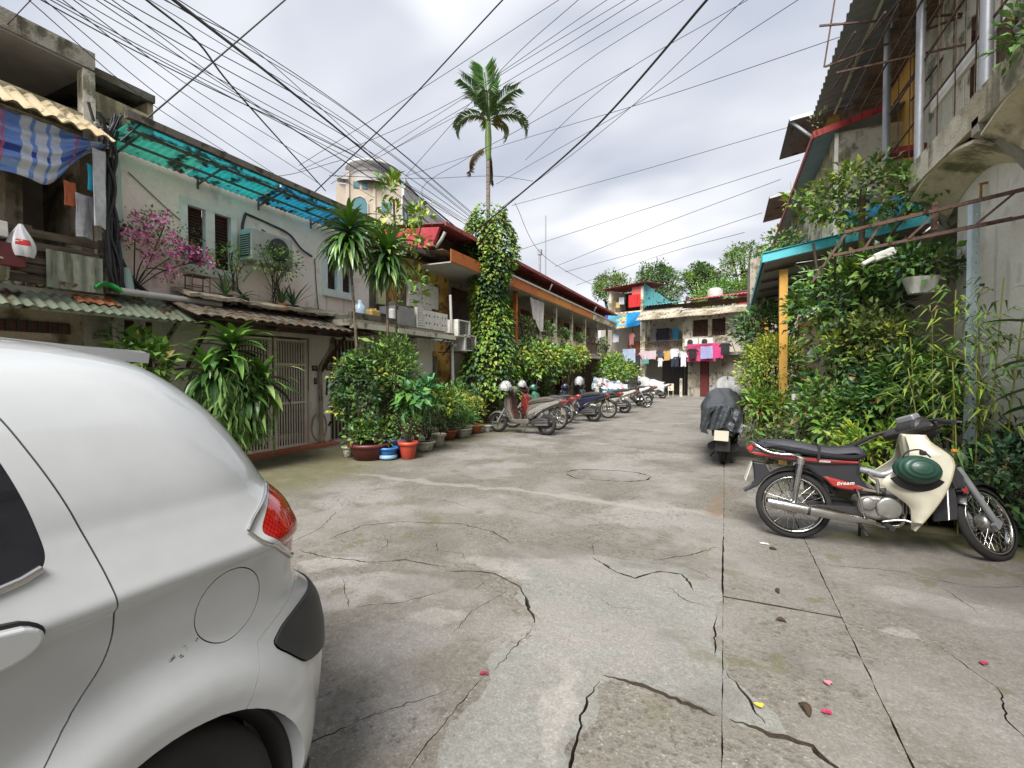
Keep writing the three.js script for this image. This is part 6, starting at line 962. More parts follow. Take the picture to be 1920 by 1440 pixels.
  // make the winding outward whatever the loop's sense
  const vol = (() => { let v = 0; for (let k = 0; k < idx.length; k += 3) { const [a, b, c] = [idx[k] * 3, idx[k + 1] * 3, idx[k + 2] * 3]; v += (pos[a] - CX) * ((pos[b + 1]) * pos[c + 2] - pos[b + 2] * (pos[c + 1])) - pos[a + 1] * ((pos[b] - CX) * pos[c + 2] - pos[b + 2] * (pos[c] - CX)) + pos[a + 2] * ((pos[b] - CX) * pos[c + 1] - pos[b + 1] * (pos[c] - CX)); } return v; })();
  if (vol < 0) for (let k = 0; k < idx.length; k += 3) [idx[k + 1], idx[k + 2]] = [idx[k + 2], idx[k + 1]];
  const body = new THREE.BufferGeometry(); body.setAttribute('position', new THREE.Float32BufferAttribute(pos, 3)); body.setAttribute('uv', new THREE.Float32BufferAttribute(uv, 2)); body.setIndex(idx); body.computeVertexNormals();
  const skin = (s, h) => {                         // x of the near flank or rear corner at (s, h)
    const P = outline(h); let best = null; for (let i = 0; i < 131; i++) { const [x0, s0] = P[i], [x1, s1] = P[i + 1]; if ((s0 - s) * (s1 - s) <= 0 && s1 !== s0) best = lerp(x0, x1, (s - s0) / (s1 - s0)); }
    return CX + (best ?? P[125][0]) + flare(s, h) * sst(1.05, 0.9, s);
  };
  const onSkin = (pts, off = 0.002) => pts.map(([s, h]) => [skin(s, h) + off, h, -s - off * 0.5]);
  const ev = new Evaluator(); ev.useGroups = false; ev.attributes = ['position', 'normal', 'uv'];
  const brush = (g) => { if (!g.attributes.uv) clean(g); const b = new Brush(g); b.updateMatrixWorld(); return b; };
  // a slab of flank cut out along an outline in (s, h): from x0 (inside) to beyond the skin
  const prism = (P, x0 = -1.75, x1 = -0.9) => brush(ext(P, x1 - x0).applyMatrix4(new THREE.Matrix4().makeRotationY(PI / 2)).translate(x0, 0, 0));
  const shrink = (P, d) => { let A = 0; P.forEach((p, i) => { const q = P[(i + 1) % P.length]; A += p[0] * q[1] - q[0] * p[1]; }); const k = A > 0 ? 1 : -1; return P.map((p, i) => { const a = P[(i + P.length - 1) % P.length], b = P[(i + 1) % P.length], l = hypot(b[0] - a[0], b[1] - a[1]) || 1; return [p[0] - k * (b[1] - a[1]) / l * d, p[1] + k * (b[0] - a[0]) / l * d]; }); };
  const curve = (pts, m = 6) => new THREE.CatmullRomCurve3(pts.map((p) => V(p[0], p[1], 0)), false, 'centripetal').getPoints(pts.length * m).map((p) => [p.x, p.y]);
  const gap = curve([[0.1, 1.465], [0.2, 1.45], [0.28, 1.425], [0.34, 1.39], [0.38, 1.345], [0.42, 1.25], [0.46, 1.13], [0.488, 1.02], [0.499, 0.945], [0.498, 0.89], [0.482, 0.84], [0.45, 0.795], [0.4, 0.73], [0.3, 0.62], [0.22, 0.5], [0.18, 0.36], [0.17, 0.3]]);
  const doorP = gap.concat([[-0.85, 0.3], [-0.85, 1.465]]);
  const glassP = curve([[0.3, 1.37], [0.345, 1.33], [0.375, 1.25], [0.402, 1.14], [0.41, 1.075], [0.4, 1.055], [0.37, 1.048]]).concat([[0.2, 1.035], [-0.8, 1.0], [-0.8, 1.42], [0.2, 1.42], [0.26, 1.4]]);
  const lampP = smoothClosed([[0.778, 1.012], [0.83, 1.052], [0.9, 1.09], [0.99, 1.1], [1.2, 1.1], [1.25, 0.98], [1.2, 0.88], [1.0, 0.872], [0.95, 0.878], [0.9, 0.915], [0.83, 0.965], [0.79, 0.99]], 4);
  const redP = smoothClosed([[0.815, 1.0], [0.845, 1.04], [0.9, 1.077], [1.0, 1.09], [1.2, 1.085], [1.24, 0.98], [1.2, 0.895], [1.0, 0.888], [0.955, 0.894], [0.905, 0.928], [0.845, 0.972]], 4);
  const padP = smoothClosed([[0.845, 0.692], [0.875, 0.718], [0.91, 0.738], [0.97, 0.754], [1.1, 0.756], [1.3, 0.75], [1.3, 0.6], [1.1, 0.565], [1.0, 0.572], [0.94, 0.595], [0.88, 0.65]], 4);
  const seamTop = curve([[0.80, 0.72], [0.785, 0.69], [0.77, 0.66], [0.745, 0.6], [0.72, 0.5]]);
  const bumperP = [[0.8, 0.72], ...curve([[0.84, 0.735], [0.9, 0.77], [0.96, 0.795]], 3), [1.4, 0.795], [1.4, 0.1], [0.7, 0.1], ...seamTop.slice().reverse()];
  const circ = (s, h, rx, ry, k = 40) => Array.from({ length: k }, (_, i) => [s + rx * cos(i / k * 2 * PI), h + ry * sin(i / k * 2 * PI)]);
  const fuel = circ(0.735, 0.846, 0.082, 0.086);
  const arch = clean(new THREE.CylinderGeometry(0.352, 0.352, 3, 64).applyMatrix4(new THREE.Matrix4().makeRotationZ(PI / 2)).translate(CX, WH, -WS));
  const arch2 = clean(new THREE.CylinderGeometry(0.352, 0.352, 3, 40).applyMatrix4(new THREE.Matrix4().makeRotationZ(PI / 2)).translate(CX, WH, 1.95));
  let full = ev.evaluate(brush(clean(body)), brush(arch), SUBTRACTION); full = ev.evaluate(full, brush(arch2), SUBTRACTION);
  full = ev.evaluate(full, brush(b2(CX - 0.6, CX + 0.6, 0.1, 0.42, -1.2, 2.3)), SUBTRACTION);        // underside between the sills, hollow
  const cut = (a, P, op, x0, x1) => { const r = ev.evaluate(a, prism(P, x0, x1), op); return r; };
  const paint = mk([0.43, 0.445, 0.455], 0.35, { phys: { clearcoat: 1, clearcoatRoughness: 0.06 }, map: tex(128, (u, v) => g3(0.965 + 0.03 * fbm(u * 16, v * 16, 3, 4, 16, 16))), s: 0.6 });
  const add = (name, r, m, p = carGroup) => { const g = clean(r.geometry.clone()); return obj(name, g, m, p); };
  const gx = 0.0035;
  let rest = cut(full, doorP, SUBTRACTION, -1.5); rest = cut(rest, bumperP, SUBTRACTION, -1.3, -0.9); rest = cut(rest, lampP, SUBTRACTION, -1.62, -0.9); rest = cut(rest, fuel, SUBTRACTION, -1.14, -0.9);
  const bodyMesh = add('body', rest, paint);
  const inner = (P, g, x0, x1) => cut(full, shrink(P, g), INTERSECTION, x0, x1);
  let door = inner(doorP, gx, -1.35); door = cut(door, glassP, SUBTRACTION); const doorM = add('door', door, paint);
  add('window', inner(glassP, 0.001, -1.35), mk([0.012, 0.012, 0.016], 0.06), doorM);
  obj('window_trim', [tube(onSkin([[0.4, 1.057], [0.37, 1.047], [0.2, 1.033], [-0.3, 1.016]], 0.001), 0.009, 24, 8)], M.chrome, doorM);
  const hx_ = -1.045; const handle = obj('handle', [(() => { const g = ext(smoothClosed([[-0.1, 0.99], [0.36, 0.985], [0.385, 0.962], [0.37, 0.938], [0.3, 0.925], [-0.1, 0.925]], 4), 0.02, 0.006, 3); return g.applyMatrix4(new THREE.Matrix4().makeRotationY(PI / 2)).translate(-1.058, 0, 0); })()], paint, doorM);
  obj('handle_gap', [(() => { const g = ext(smoothClosed([[-0.1, 0.996], [0.36, 0.992], [0.391, 0.963], [0.374, 0.932], [0.3, 0.919], [-0.1, 0.919]], 4), 0.012); return g.applyMatrix4(new THREE.Matrix4().makeRotationY(PI / 2)).translate(-1.062, 0, 0); })()], M.black, doorM);
  let bump = inner(bumperP, 0.0015, -1.3, -0.9); bump = cut(bump, padP, SUBTRACTION, -1.3, -0.9);
  const bumper = add('bumper', bump, paint); 
  const pad = inner(padP, 0.001, -1.3, -0.9); pad.geometry.applyMatrix4(new THREE.Matrix4().makeTranslation(0.005, 0, -0.005)); add('bumper_corner', pad, mk([0.025, 0.027, 0.03], 0.5, { map: T.dust, s: 0.4 }), bumper);
  let clear = inner(lampP, 0.003, -1.62, -0.9); clear = cut(clear, redP, SUBTRACTION, -1.62, -0.9); const lamp = add('tail_lamp', clear, mk([0.5, 0.51, 0.52], 0.15, { phys: { clearcoat: 1 } }));
  add('red_lens', inner(redP, 0.001, -1.62, -0.9), mk([0.5, 0.008, 0.006], 0.1, { phys: { clearcoat: 1, clearcoatRoughness: 0.02 }, map: tex(64, (u, v) => { const g = (floor(u * 16) + floor(v * 16)) % 2 ? 0.95 : 0.72; return [g, g, g]; }), s: 0.12 }), lamp);
  obj('lamp_rim', [tube(onSkin([[0.777, 1.012], [0.8, 1.034], [0.83, 1.054], [0.865, 1.074], [0.9, 1.09]]), 0.0055, 30, 8), tube(onSkin([[0.777, 1.008], [0.8, 0.982], [0.83, 0.962], [0.865, 0.938], [0.9, 0.912], [0.94, 0.882], [0.97, 0.873]]), 0.0055, 36, 8)], M.chrome, lamp);
  const fl = inner(fuel, 0.0025, -1.12, -0.9); add('fuel_flap', fl, paint);
  // black backing seen through the gaps, spoiler, wheel, rear lining
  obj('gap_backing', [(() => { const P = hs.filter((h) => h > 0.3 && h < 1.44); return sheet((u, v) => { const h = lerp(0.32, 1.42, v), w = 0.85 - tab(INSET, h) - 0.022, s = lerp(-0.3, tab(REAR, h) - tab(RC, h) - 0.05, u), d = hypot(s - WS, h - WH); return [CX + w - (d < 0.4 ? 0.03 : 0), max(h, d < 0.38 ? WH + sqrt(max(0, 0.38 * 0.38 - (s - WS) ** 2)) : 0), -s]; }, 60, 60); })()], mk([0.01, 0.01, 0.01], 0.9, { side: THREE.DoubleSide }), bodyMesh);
  const sp = obj('spoiler', [(() => { const g = sheet((u, v) => { const x = lerp(-2.32, -1.6, u), t = abs((x + 1.96) / 0.36), ends = sst(0.75, 1.0, t); return [x, lerp(1.49, 1.472, v) - 0.012 * ends * v, -lerp(0.5, 0.9 - 0.05 * t * t, v)]; }, 24, 8, 0.03); return g; })()], paint);
  sp.parent.remove(sp); carGroup.add(sp); sp.position.set(-CX * 0 - carGroup.position.x, 0, -carGroup.position.z);
  const wheel = obj('wheel', lathe([[0.2, -0.1], [0.25, -0.1], [0.282, -0.095], [0.294, -0.07], [0.296, 0], [0.294, 0.07], [0.282, 0.095], [0.25, 0.1], [0.2, 0.09]], 56).applyMatrix4(new THREE.Matrix4().makeRotationZ(-PI / 2)).translate(-1.19, 0.296, -WS), M.rubber, carGroup);
  obj('rim', [lathe([[0.03, 0.03], [0.17, 0.05], [0.19, 0.085], [0.2, 0.09], [0.2, -0.05], [0.03, -0.02]], 40).applyMatrix4(new THREE.Matrix4().makeRotationZ(-PI / 2)).translate(-1.19, 0.296, -WS)], M.alu, wheel);
  for (const [x, z] of [[-2.62, -WS], [-1.19, 1.95], [-2.62, 1.95]]) obj('wheel', lathe([[0.02, -0.09], [0.25, -0.1], [0.294, -0.07], [0.294, 0.07], [0.25, 0.1], [0.02, 0.06]], 32).applyMatrix4(new THREE.Matrix4().makeRotationZ(-PI / 2)).translate(x, 0.296, z), M.rubber, carGroup);
  obj('arch_lining', [(() => sheet((u, v) => { const a = lerp(-0.35, 1.35, u) , r = 0.34 - 0.03 * v; return [-1.1 - v * 0.05, WH + r * sin(a), -WS - r * cos(a)]; }, 20, 3, 0.015))(), b2(-2.6, -1.14, 0.2, 0.36, -1.02, -0.97)], M.black, bodyMesh);
  obj('axle', [rod([-1.2, 0.29, -WS], [-2.6, 0.29, -WS], 0.03)], M.black, carGroup);
  // scuffs in the paint below the fuel flap
  seed(19); const scuff = []; for (let i = 0; i < 22; i++) { const t = R(), ss = 0.6 + 0.075 * t, h = 0.782 + 0.012 * sin(t * 17) * R() + 0.01 * t; scuff.push(bx(0.001, rr(0.001, 0.0035), rr(0.003, 0.012), skin(ss, h) + 0.0002, h, -ss, rr(-0.3, 0.3))); }
  obj('scuff', scuff, mk([0.08, 0.08, 0.08], 0.9, { map: T.dust }), bodyMesh).userData.kind = 'stuff';
}

// ================================================================ MOTORBIKES. Own axes: x forward from the rear axle, y up, z to the right-hand side
const wheelGeo = (R0, w, rimR, cx, cy, cz = 0) => {
  const Z = new THREE.Matrix4().makeRotationX(PI / 2), r = w / 2;
  const tyre = lathe(Array.from({ length: 15 }, (_, i) => { const a = -PI * 0.62 + i / 14 * PI * 1.24; return [R0 - r + r * cos(a) * 1.0, r * sin(a)]; }).map(([x, y]) => [max(x, R0 - 1.75 * r), y]), 48).applyMatrix4(Z).translate(cx, cy, cz);
  const rim = lathe([[rimR - 0.012, -0.022], [rimR + 0.006, -0.026], [rimR + 0.01, -0.018], [rimR, -0.008], [rimR, 0.008], [rimR + 0.01, 0.018], [rimR + 0.006, 0.026], [rimR - 0.012, 0.022], [rimR - 0.012, -0.022]], 48).applyMatrix4(Z).translate(cx, cy, cz);
  return [tyre, rim];
};
function spokes(n, r0, r1, cx, cy) { const g = []; for (let i = 0; i < n; i++) { const a = i / n * 2 * PI, b = a + (i % 2 ? 0.5 : -0.5), z = (i % 4 < 2) ? 0.035 : -0.035; g.push(rod([cx + r0 * cos(b), cy + r0 * sin(b), z], [cx + r1 * cos(a), cy + r1 * sin(a), 0], 0.0022, 0.0022, 4)); } return g; }
const hubGeo = (r, w, cx, cy) => lathe([[0.012, -w], [r * 0.6, -w], [r, -w * 0.6], [r, w * 0.6], [r * 0.6, w], [0.012, w]], 24).applyMatrix4(new THREE.Matrix4().makeRotationX(PI / 2)).translate(cx, cy, 0);
// side outline extruded across the bike, rounded: centred on z = zc
const slab2 = (P, w, bev = 0.01, zc = 0) => ext(P, max(0.002, w - 2 * bev), bev, 3).translate(0, 0, zc - (w - 2 * bev) / 2);
const lacquer = (c) => mk(c, 0.32, { phys: { clearcoat: 0.8, clearcoatRoughness: 0.1 }, map: 'dust', s: 0.5 });
const font = await new FontLoader().loadAsync('fonts/droid/droid_sans_bold.typeface.json');
const words = (str, size, d = 0.002) => clean(new TextGeometry(str, { font, size, depth: d, curveSegments: 3, bevelEnabled: false }));

// ---------------------------------------------------------------- the old step-through in front of the bushes
{
  const t = thing('step_through_motorbike', 'old step-through motorbike with cream leg shield, chrome exhaust and a green helmet on it', 'motorbike', [0.54, 0, -4.6], 0.03);
  const lean = new THREE.Matrix4().makeRotationX(-0.07), L = (n, g, m, p = t) => { const a = (Array.isArray(g) ? g : [g]).map((q) => clean(q).applyMatrix4(lean)); return loc(n, a, m, p); };
  const black = lacquer([0.02, 0.02, 0.026]), red = lacquer([0.32, 0.025, 0.02]), cream = mk([0.62, 0.6, 0.5], 0.4, { phys: { clearcoat: 0.3 }, map: 'dust', s: 0.6 }), seatM = mk([0.03, 0.032, 0.045], 0.55, { map: 'dust', s: 0.3, bump: 'bump', bs: 0.001 });
  const [rt, rrim] = wheelGeo(0.285, 0.066, 0.225, 0, 0.285);
  const rw = L('rear_wheel', rt, M.rubber); L('rim', rrim, M.chrome, rw); L('spoke', spokes(36, 0.05, 0.222, 0, 0.285), M.chrome, rw).userData.kind = 'stuff'; L('hub', hubGeo(0.065, 0.05, 0, 0.285), M.alu, rw);
  L('sprocket', lathe([[0.03, 0], [0.1, 0], [0.1, 0.006], [0.03, 0.006]], 28).applyMatrix4(new THREE.Matrix4().makeRotationX(PI / 2)).translate(-0.0, 0.285, -0.06), M.alu, rw);
  // rear mudguard, tail, plate
  const arcSheet = (r, a0, a1, w, cx, cy, drop = 0.03) => sheet((u, v) => { const a = lerp(a0, a1, u), q = (v - 0.5) * 2, rr_ = r - drop * q * q; return [cx + rr_ * cos(a), cy + rr_ * sin(a), q * w / 2]; }, 30, 8, 0.004);
  L('rear_mudguard', [arcSheet(0.325, 0.35, 2.45, 0.13, 0, 0.285, 0.02), slab2([[-0.31, 0.63], [-0.22, 0.62], [-0.18, 0.54], [-0.27, 0.42], [-0.37, 0.36], [-0.38, 0.375], [-0.3, 0.45]], 0.11, 0.01)], black);
  L('number_plate', bx(0.004, 0.17, 0.17, -0.345, 0.545, 0, 0, 0, -0.3, 0), mk([0.72, 0.72, 0.66], 0.5, { map: 'dust' }));
  const tail = L('tail_panel', [slab2([[-0.33, 0.72], [-0.3, 0.69], [-0.1, 0.655], [0.2, 0.64], [0.44, 0.66], [0.46, 0.69], [0.1, 0.7], [-0.1, 0.71], [-0.3, 0.76]], 0.2, 0.02)], black);
  L('red_stripe', [slab2([[-0.335, 0.715], [-0.3, 0.69], [-0.08, 0.672], [0.15, 0.662], [0.44, 0.668], [0.44, 0.688], [0.15, 0.682], [-0.08, 0.692], [-0.3, 0.722]], 0.208, 0.01)], red, tail);
  L('tail_lamp', [slab2([[-0.36, 0.74], [-0.33, 0.7], [-0.27, 0.7], [-0.28, 0.76], [-0.33, 0.775]], 0.13, 0.015)], lacquer([0.4, 0.02, 0.015]), tail);
  L('side_lettering', [words('HONDA', 0.016, 0.002).applyMatrix4(new THREE.Matrix4().makeRotationY(0)).translate(0.17, 0.664, 0.105)], M.whitepl, tail);
  L('grab_rail', [tube([[-0.32, 0.795, 0.05], [-0.3, 0.785, 0.09], [-0.22, 0.735, 0.12], [-0.14, 0.715, 0.125], [0.0, 0.71, 0.12], [0.06, 0.69, 0.115]], 0.012, 40, 8), tube([[-0.32, 0.795, -0.05], [-0.3, 0.785, -0.09], [-0.22, 0.735, -0.12], [-0.14, 0.715, -0.125], [0.0, 0.71, -0.12]], 0.012, 36, 8), rod([-0.32, 0.795, -0.05], [-0.32, 0.795, 0.05], 0.012)], M.chrome);
  // seat: padded, dipping in the middle
  const seatP = smoothClosed([[-0.27, 0.775], [-0.24, 0.81], [-0.12, 0.83], [0.05, 0.82], [0.17, 0.795], [0.3, 0.79], [0.42, 0.805], [0.47, 0.79], [0.5, 0.74], [0.46, 0.7], [0.3, 0.69], [0.1, 0.71], [-0.1, 0.74]], 4);
  L('seat', slab2(seatP, 0.25, 0.05), seatM); L('seat_strap', slab2([[0.155, 0.69], [0.175, 0.69], [0.18, 0.803], [0.16, 0.806]], 0.254, 0.002), M.black);
  // frame, inner bodywork under the seat
  L('under_seat_body', [slab2(smoothClosed([[0.02, 0.69], [0.46, 0.69], [0.46, 0.58], [0.53, 0.48], [0.62, 0.46], [0.5, 0.42], [0.3, 0.46], [0.12, 0.58]], 4), 0.16, 0.03)], black);
  const sidep = L('side_panel', [slab2([[0.2, 0.545], [0.235, 0.548], [0.34, 0.525], [0.43, 0.497], [0.475, 0.475], [0.43, 0.452], [0.33, 0.458], [0.265, 0.475]], 0.22, 0.015)], red);
  L('panel_lettering', [words('Dream', 0.026, 0.003).applyMatrix4(new THREE.Matrix4().makeShear(0.3, 0, 0, 0, 0, 0)).applyMatrix4(new THREE.Matrix4().makeRotationZ(-0.16)).translate(0.29, 0.487, 0.11)], M.whitepl, sidep);
  L('side_trim', [slab2([[0.43, 0.5], [0.5, 0.475], [0.6, 0.46], [0.6, 0.445], [0.47, 0.455], [0.43, 0.475]], 0.19, 0.006)], mk([0.2, 0.17, 0.13], 0.5, { map: 'dust' }), sidep);
  L('frame_tube', [tube([[0.46, 0.62, 0], [0.55, 0.6, 0], [0.62, 0.585, 0], [0.68, 0.61, 0], [0.8, 0.76, 0], [0.86, 0.88, 0]], 0.03, 40, 10), tube([[0.42, 0.5, 0], [0.6, 0.45, 0], [0.72, 0.42, 0]], 0.025)], M.steel);
  for (const z of [0.12, -0.12]) { const s = L('shock_absorber', [rod([0.04, 0.67, z], [0.0, 0.42, z], 0.026, 0.026, 14), rod([0.01, 0.5, z], [-0.01, 0.3, z], 0.018, 0.018, 12)], M.chrome); L('shock_cap', [rod([0.04, 0.69, z], [0.035, 0.64, z], 0.031, 0.031, 14)], M.alu, s); }
  L('swing_arm', [bar([0, 0.285, 0.085], [0.46, 0.3, 0.07], 0.025, 0.045), bar([0, 0.285, -0.085], [0.46, 0.3, -0.07], 0.025, 0.045)], M.darkpl);
  L('chain_case', [slab2(smoothClosed([[-0.1, 0.285], [-0.06, 0.36], [0.05, 0.36], [0.4, 0.36], [0.46, 0.31], [0.4, 0.25], [0.05, 0.22], [-0.06, 0.22]], 4), 0.04, 0.012, -0.1)], black);
  // exhaust along the near side
  const exh = L('exhaust', [(() => { const g = lathe([[0, -0.02], [0.034, -0.02], [0.042, 0], [0.043, 0.1], [0.042, 0.44], [0.034, 0.56], [0.022, 0.66], [0.018, 0.74], [0, 0.74]], 24); return g.applyMatrix4(new THREE.Matrix4().makeRotationZ(-PI / 2 - 0.115)).translate(-0.2, 0.31, 0.15); })(), tube([[0.5, 0.23, 0.148], [0.6, 0.2, 0.12], [0.72, 0.22, 0.08], [0.76, 0.3, 0.03]], 0.016)], M.chrome);
  L('exhaust_clamp', [(() => lathe([[0.043, 0], [0.047, 0], [0.047, 0.018], [0.043, 0.018]], 24).applyMatrix4(new THREE.Matrix4().makeRotationZ(-PI / 2 - 0.115)).translate(0.08, 0.279, 0.15))()], M.darkpl, exh); L('exhaust_bracket', [bar([0.15, 0.3, 0.1], [0.15, 0.28, 0.15], 0.03)], M.darkpl, exh);
  // engine: finned barrel lying forward, round clutch cover
  const en = L('engine', [slab2(smoothClosed([[0.44, 0.39], [0.52, 0.42], [0.64, 0.415], [0.71, 0.37], [0.72, 0.3], [0.66, 0.25], [0.52, 0.24], [0.45, 0.28]], 4), 0.2, 0.025)], M.alu);
  L('clutch_cover', [lathe([[0, 0.02], [0.07, 0.02], [0.085, 0.008], [0.088, -0.01], [0, -0.01]], 28).applyMatrix4(new THREE.Matrix4().makeRotationX(PI / 2)).translate(0.635, 0.34, 0.112), lathe([[0, 0.02], [0.04, 0.02], [0.05, 0.005], [0.05, -0.01], [0, -0.01]], 20).applyMatrix4(new THREE.Matrix4().makeRotationX(PI / 2)).translate(0.5, 0.36, 0.112)], M.alu, en);
  L('kick_starter', [tube([[0.5, 0.24, 0.13], [0.47, 0.26, 0.15], [0.44, 0.38, 0.16], [0.42, 0.46, 0.15], [0.4, 0.47, 0.17]], 0.009, 24, 7)], M.chrome, en);
  L('cylinder_fin', Array.from({ length: 8 }, (_, i) => bx(0.008, 0.13, 0.12, 0.74 + i * 0.02, 0.36 + i * 0.003, 0)), M.alu, en);
  L('carburettor', [bx(0.07, 0.06, 0.06, 0.6, 0.47, 0.03, 0, 0, 0, 0.015), rod([0.5, 0.52, 0.06], [0.56, 0.47, 0.06], 0.01), tube([[0.5, 0.61, 0.1], [0.53, 0.57, 0.1], [0.56, 0.55, 0.1], [0.57, 0.45, 0.1]], 0.012)], M.alu, en);
  L('foot_rest', [rod([0.6, 0.22, -0.28], [0.6, 0.22, 0.28], 0.011), rod([0.6, 0.22, 0.2], [0.6, 0.22, 0.3], 0.02)], M.rubber);
  L('brake_pedal', [tube([[0.58, 0.24, 0.16], [0.7, 0.27, 0.18], [0.76, 0.26, 0.2]], 0.009), bx(0.07, 0.012, 0.05, 0.77, 0.262, 0.2)], M.chrome);
  L('side_stand', [rod([0.5, 0.2, -0.1], [0.53, 0.03, -0.25], 0.011), rod([0.45, 0.2, 0.05], [0.5, 0.1, 0.08], 0.012)], M.darkpl);
  // leg shield: two curved wings either side of the steering column
  const wing = (z0) => sheet((u, v) => { // u front edge -> rear edge, v bottom -> top
    const y = lerp(0.2, 0.92, v), xf = 0.77 + 0.225 * sin(clamp(v * 1.18) * PI * 0.5) - 0.13 * sst(0.72, 1, v) * 1.05, xr = lerp(0.77, 0.72, v) - 0.18 * sst(0.2, 0.5, v) * sst(0.75, 0.45, v) + 0.03 * sst(0.6, 0.9, v);
    const z = z0 * (0.19 + 0.05 * sin(v * PI)) * (0.35 + 0.65 * sin((1 - u * 0.75) * PI * 0.5 + 0.2)) ; return [lerp(xf, xr, u), y, z * (0.5 + 0.5 * sst(0.0, 0.35, v + 0.3)) * lerp(1, 0.62, sst(0.8, 1, v))]; }, 16, 28, 0.006);
  const shield = L('leg_shield', [wing(1)], cream); L('far_shield', [wing(-1)], cream, shield);
  L('shield_edge', [tube(Array.from({ length: 15 }, (_, i) => { const v = i / 14, y = lerp(0.2, 0.92, v); return [0.77 + 0.225 * sin(clamp(v * 1.18) * PI * 0.5) - 0.137 * sst(0.72, 1, v), y, (0.19 + 0.05 * sin(v * PI)) * (0.35 + 0.65 * sin(PI * 0.5 + 0.2)) * (0.5 + 0.5 * sst(0.0, 0.35, v + 0.3)) * lerp(1, 0.62, sst(0.8, 1, v))]; }), 0.009, 50, 7)], mk([0.45, 0.4, 0.28], 0.6, { map: 'dust' }), shield);
  L('column_cover', [slab2([[0.73, 0.92], [0.76, 0.74], [0.8, 0.66], [0.9, 0.64], [0.93, 0.72], [0.86, 0.93]], 0.14, 0.035)], cream, shield);
  L('shield_vent', [slab2(smoothClosed([[0.7, 0.56], [0.78, 0.51], [0.86, 0.515], [0.83, 0.56]], 4), 0.02, 0.006, 0.165)], M.black, shield);
  // steering assembly, turned to the right
  const F = new THREE.Matrix4(), head = V(0.9, 0.8, 0), axis = V(-0.46, 0.89, 0).normalize();
  F.makeTranslation(head.x, head.y, head.z).multiply(new THREE.Matrix4().makeRotationAxis(axis, 0.72)).multiply(new THREE.Matrix4().makeTranslation(-head.x, -head.y, -head.z));
  const S = (n, g, m, p = t) => L(n, (Array.isArray(g) ? g : [g]).map((q) => clean(q).applyMatrix4(F)), m, p);
  const [ft, frim] = wheelGeo(0.282, 0.06, 0.225, 1.33, 0.282);
  const fw = S('front_wheel', ft, M.rubber); S('rim', frim, M.chrome, fw); S('spoke', spokes(36, 0.05, 0.222, 1.33, 0.282), M.chrome, fw).userData.kind = 'stuff'; S('hub', hubGeo(0.075, 0.05, 1.33, 0.282), M.alu, fw);
  S('front_mudguard', [arcSheet(0.315, 0.55, 2.75, 0.13, 1.33, 0.282, 0.035), slab2([[0.94, 0.52], [1.02, 0.55], [1.0, 0.4], [0.95, 0.27], [0.86, 0.26], [0.9, 0.4]], 0.12, 0.015)], black);
  S('red_reflector', [lathe([[0, 0.006], [0.03, 0.006], [0.03, -0.006], [0, -0.006]], 16).applyMatrix4(new THREE.Matrix4().makeRotationX(PI / 2)).translate(1.08, 0.5, 0.075)], red);
  S('fork', [0.075, -0.075].flatMap((z) => [rod([1.31, 0.27, z], [1.07, 0.66, z], 0.022, 0.026, 12), bar([1.28, 0.235, z], [1.34, 0.29, z], 0.03, 0.045)]), M.steel);
  S('fork_cover', [slab2([[0.9, 0.72], [1.0, 0.74], [1.1, 0.6], [1.08, 0.5], [0.98, 0.5]], 0.19, 0.03)], black);
  const hb = S('handlebar', [tube([[0.66, 0.9, 0.36], [0.72, 0.95, 0.27], [0.8, 0.985, 0.12], [0.83, 1.0, 0], [0.8, 0.985, -0.12], [0.72, 0.95, -0.27], [0.66, 0.9, -0.36]], 0.014, 50, 9)], M.darkpl);
  S('handlebar_cover', [slab2(smoothClosed([[0.74, 0.95], [0.78, 1.03], [0.86, 1.05], [0.95, 1.02], [0.99, 0.95], [0.94, 0.9], [0.84, 0.88]], 4), 0.2, 0.05), slab2(smoothClosed([[0.74, 0.93], [0.79, 0.99], [0.86, 0.99], [0.88, 0.95], [0.8, 0.91]], 4), 0.4, 0.03)], mk([0.035, 0.032, 0.034], 0.5, { map: 'dust' }), hb);
  S('headlamp', [lathe([[0, 0.03], [0.05, 0.02], [0.07, 0], [0, 0]], 20).applyMatrix4(new THREE.Matrix4().makeRotationZ(-PI / 2 - 0.1)).translate(0.985, 0.955, 0)], M.glass, hb);
  S('gauge', [bx(0.09, 0.05, 0.14, 0.8, 1.045, 0, 0, 0, 0.35, 0.015)], M.steel, hb);
  for (const z of [1, -1]) { S('grip', [rod([0.64, 0.885, 0.4 * z], [0.7, 0.935, 0.28 * z], 0.018, 0.018, 12)], M.rubber, hb); S('brake_lever', [tube([[0.74, 0.95, 0.22 * z], [0.77, 0.94, 0.28 * z], [0.73, 0.9, 0.4 * z]], 0.006)], M.alu, hb); }
  S('cable', [tube([[0.82, 1.02, 0.06], [0.9, 1.06, 0.05], [0.98, 0.98, 0.06], [0.97, 0.8, 0.07]], 0.005), tube([[0.82, 1.02, -0.1], [0.95, 1.04, -0.1], [1.0, 0.9, -0.06], [0.98, 0.7, 0]], 0.005)], M.black, hb);
  S('indicator', [bx(0.05, 0.03, 0.03, 1.02, 0.78, 0.12, 0, 0, 0, 0.01)], mk([0.6, 0.25, 0.05], 0.3, { map: 'dust' }), hb);
}
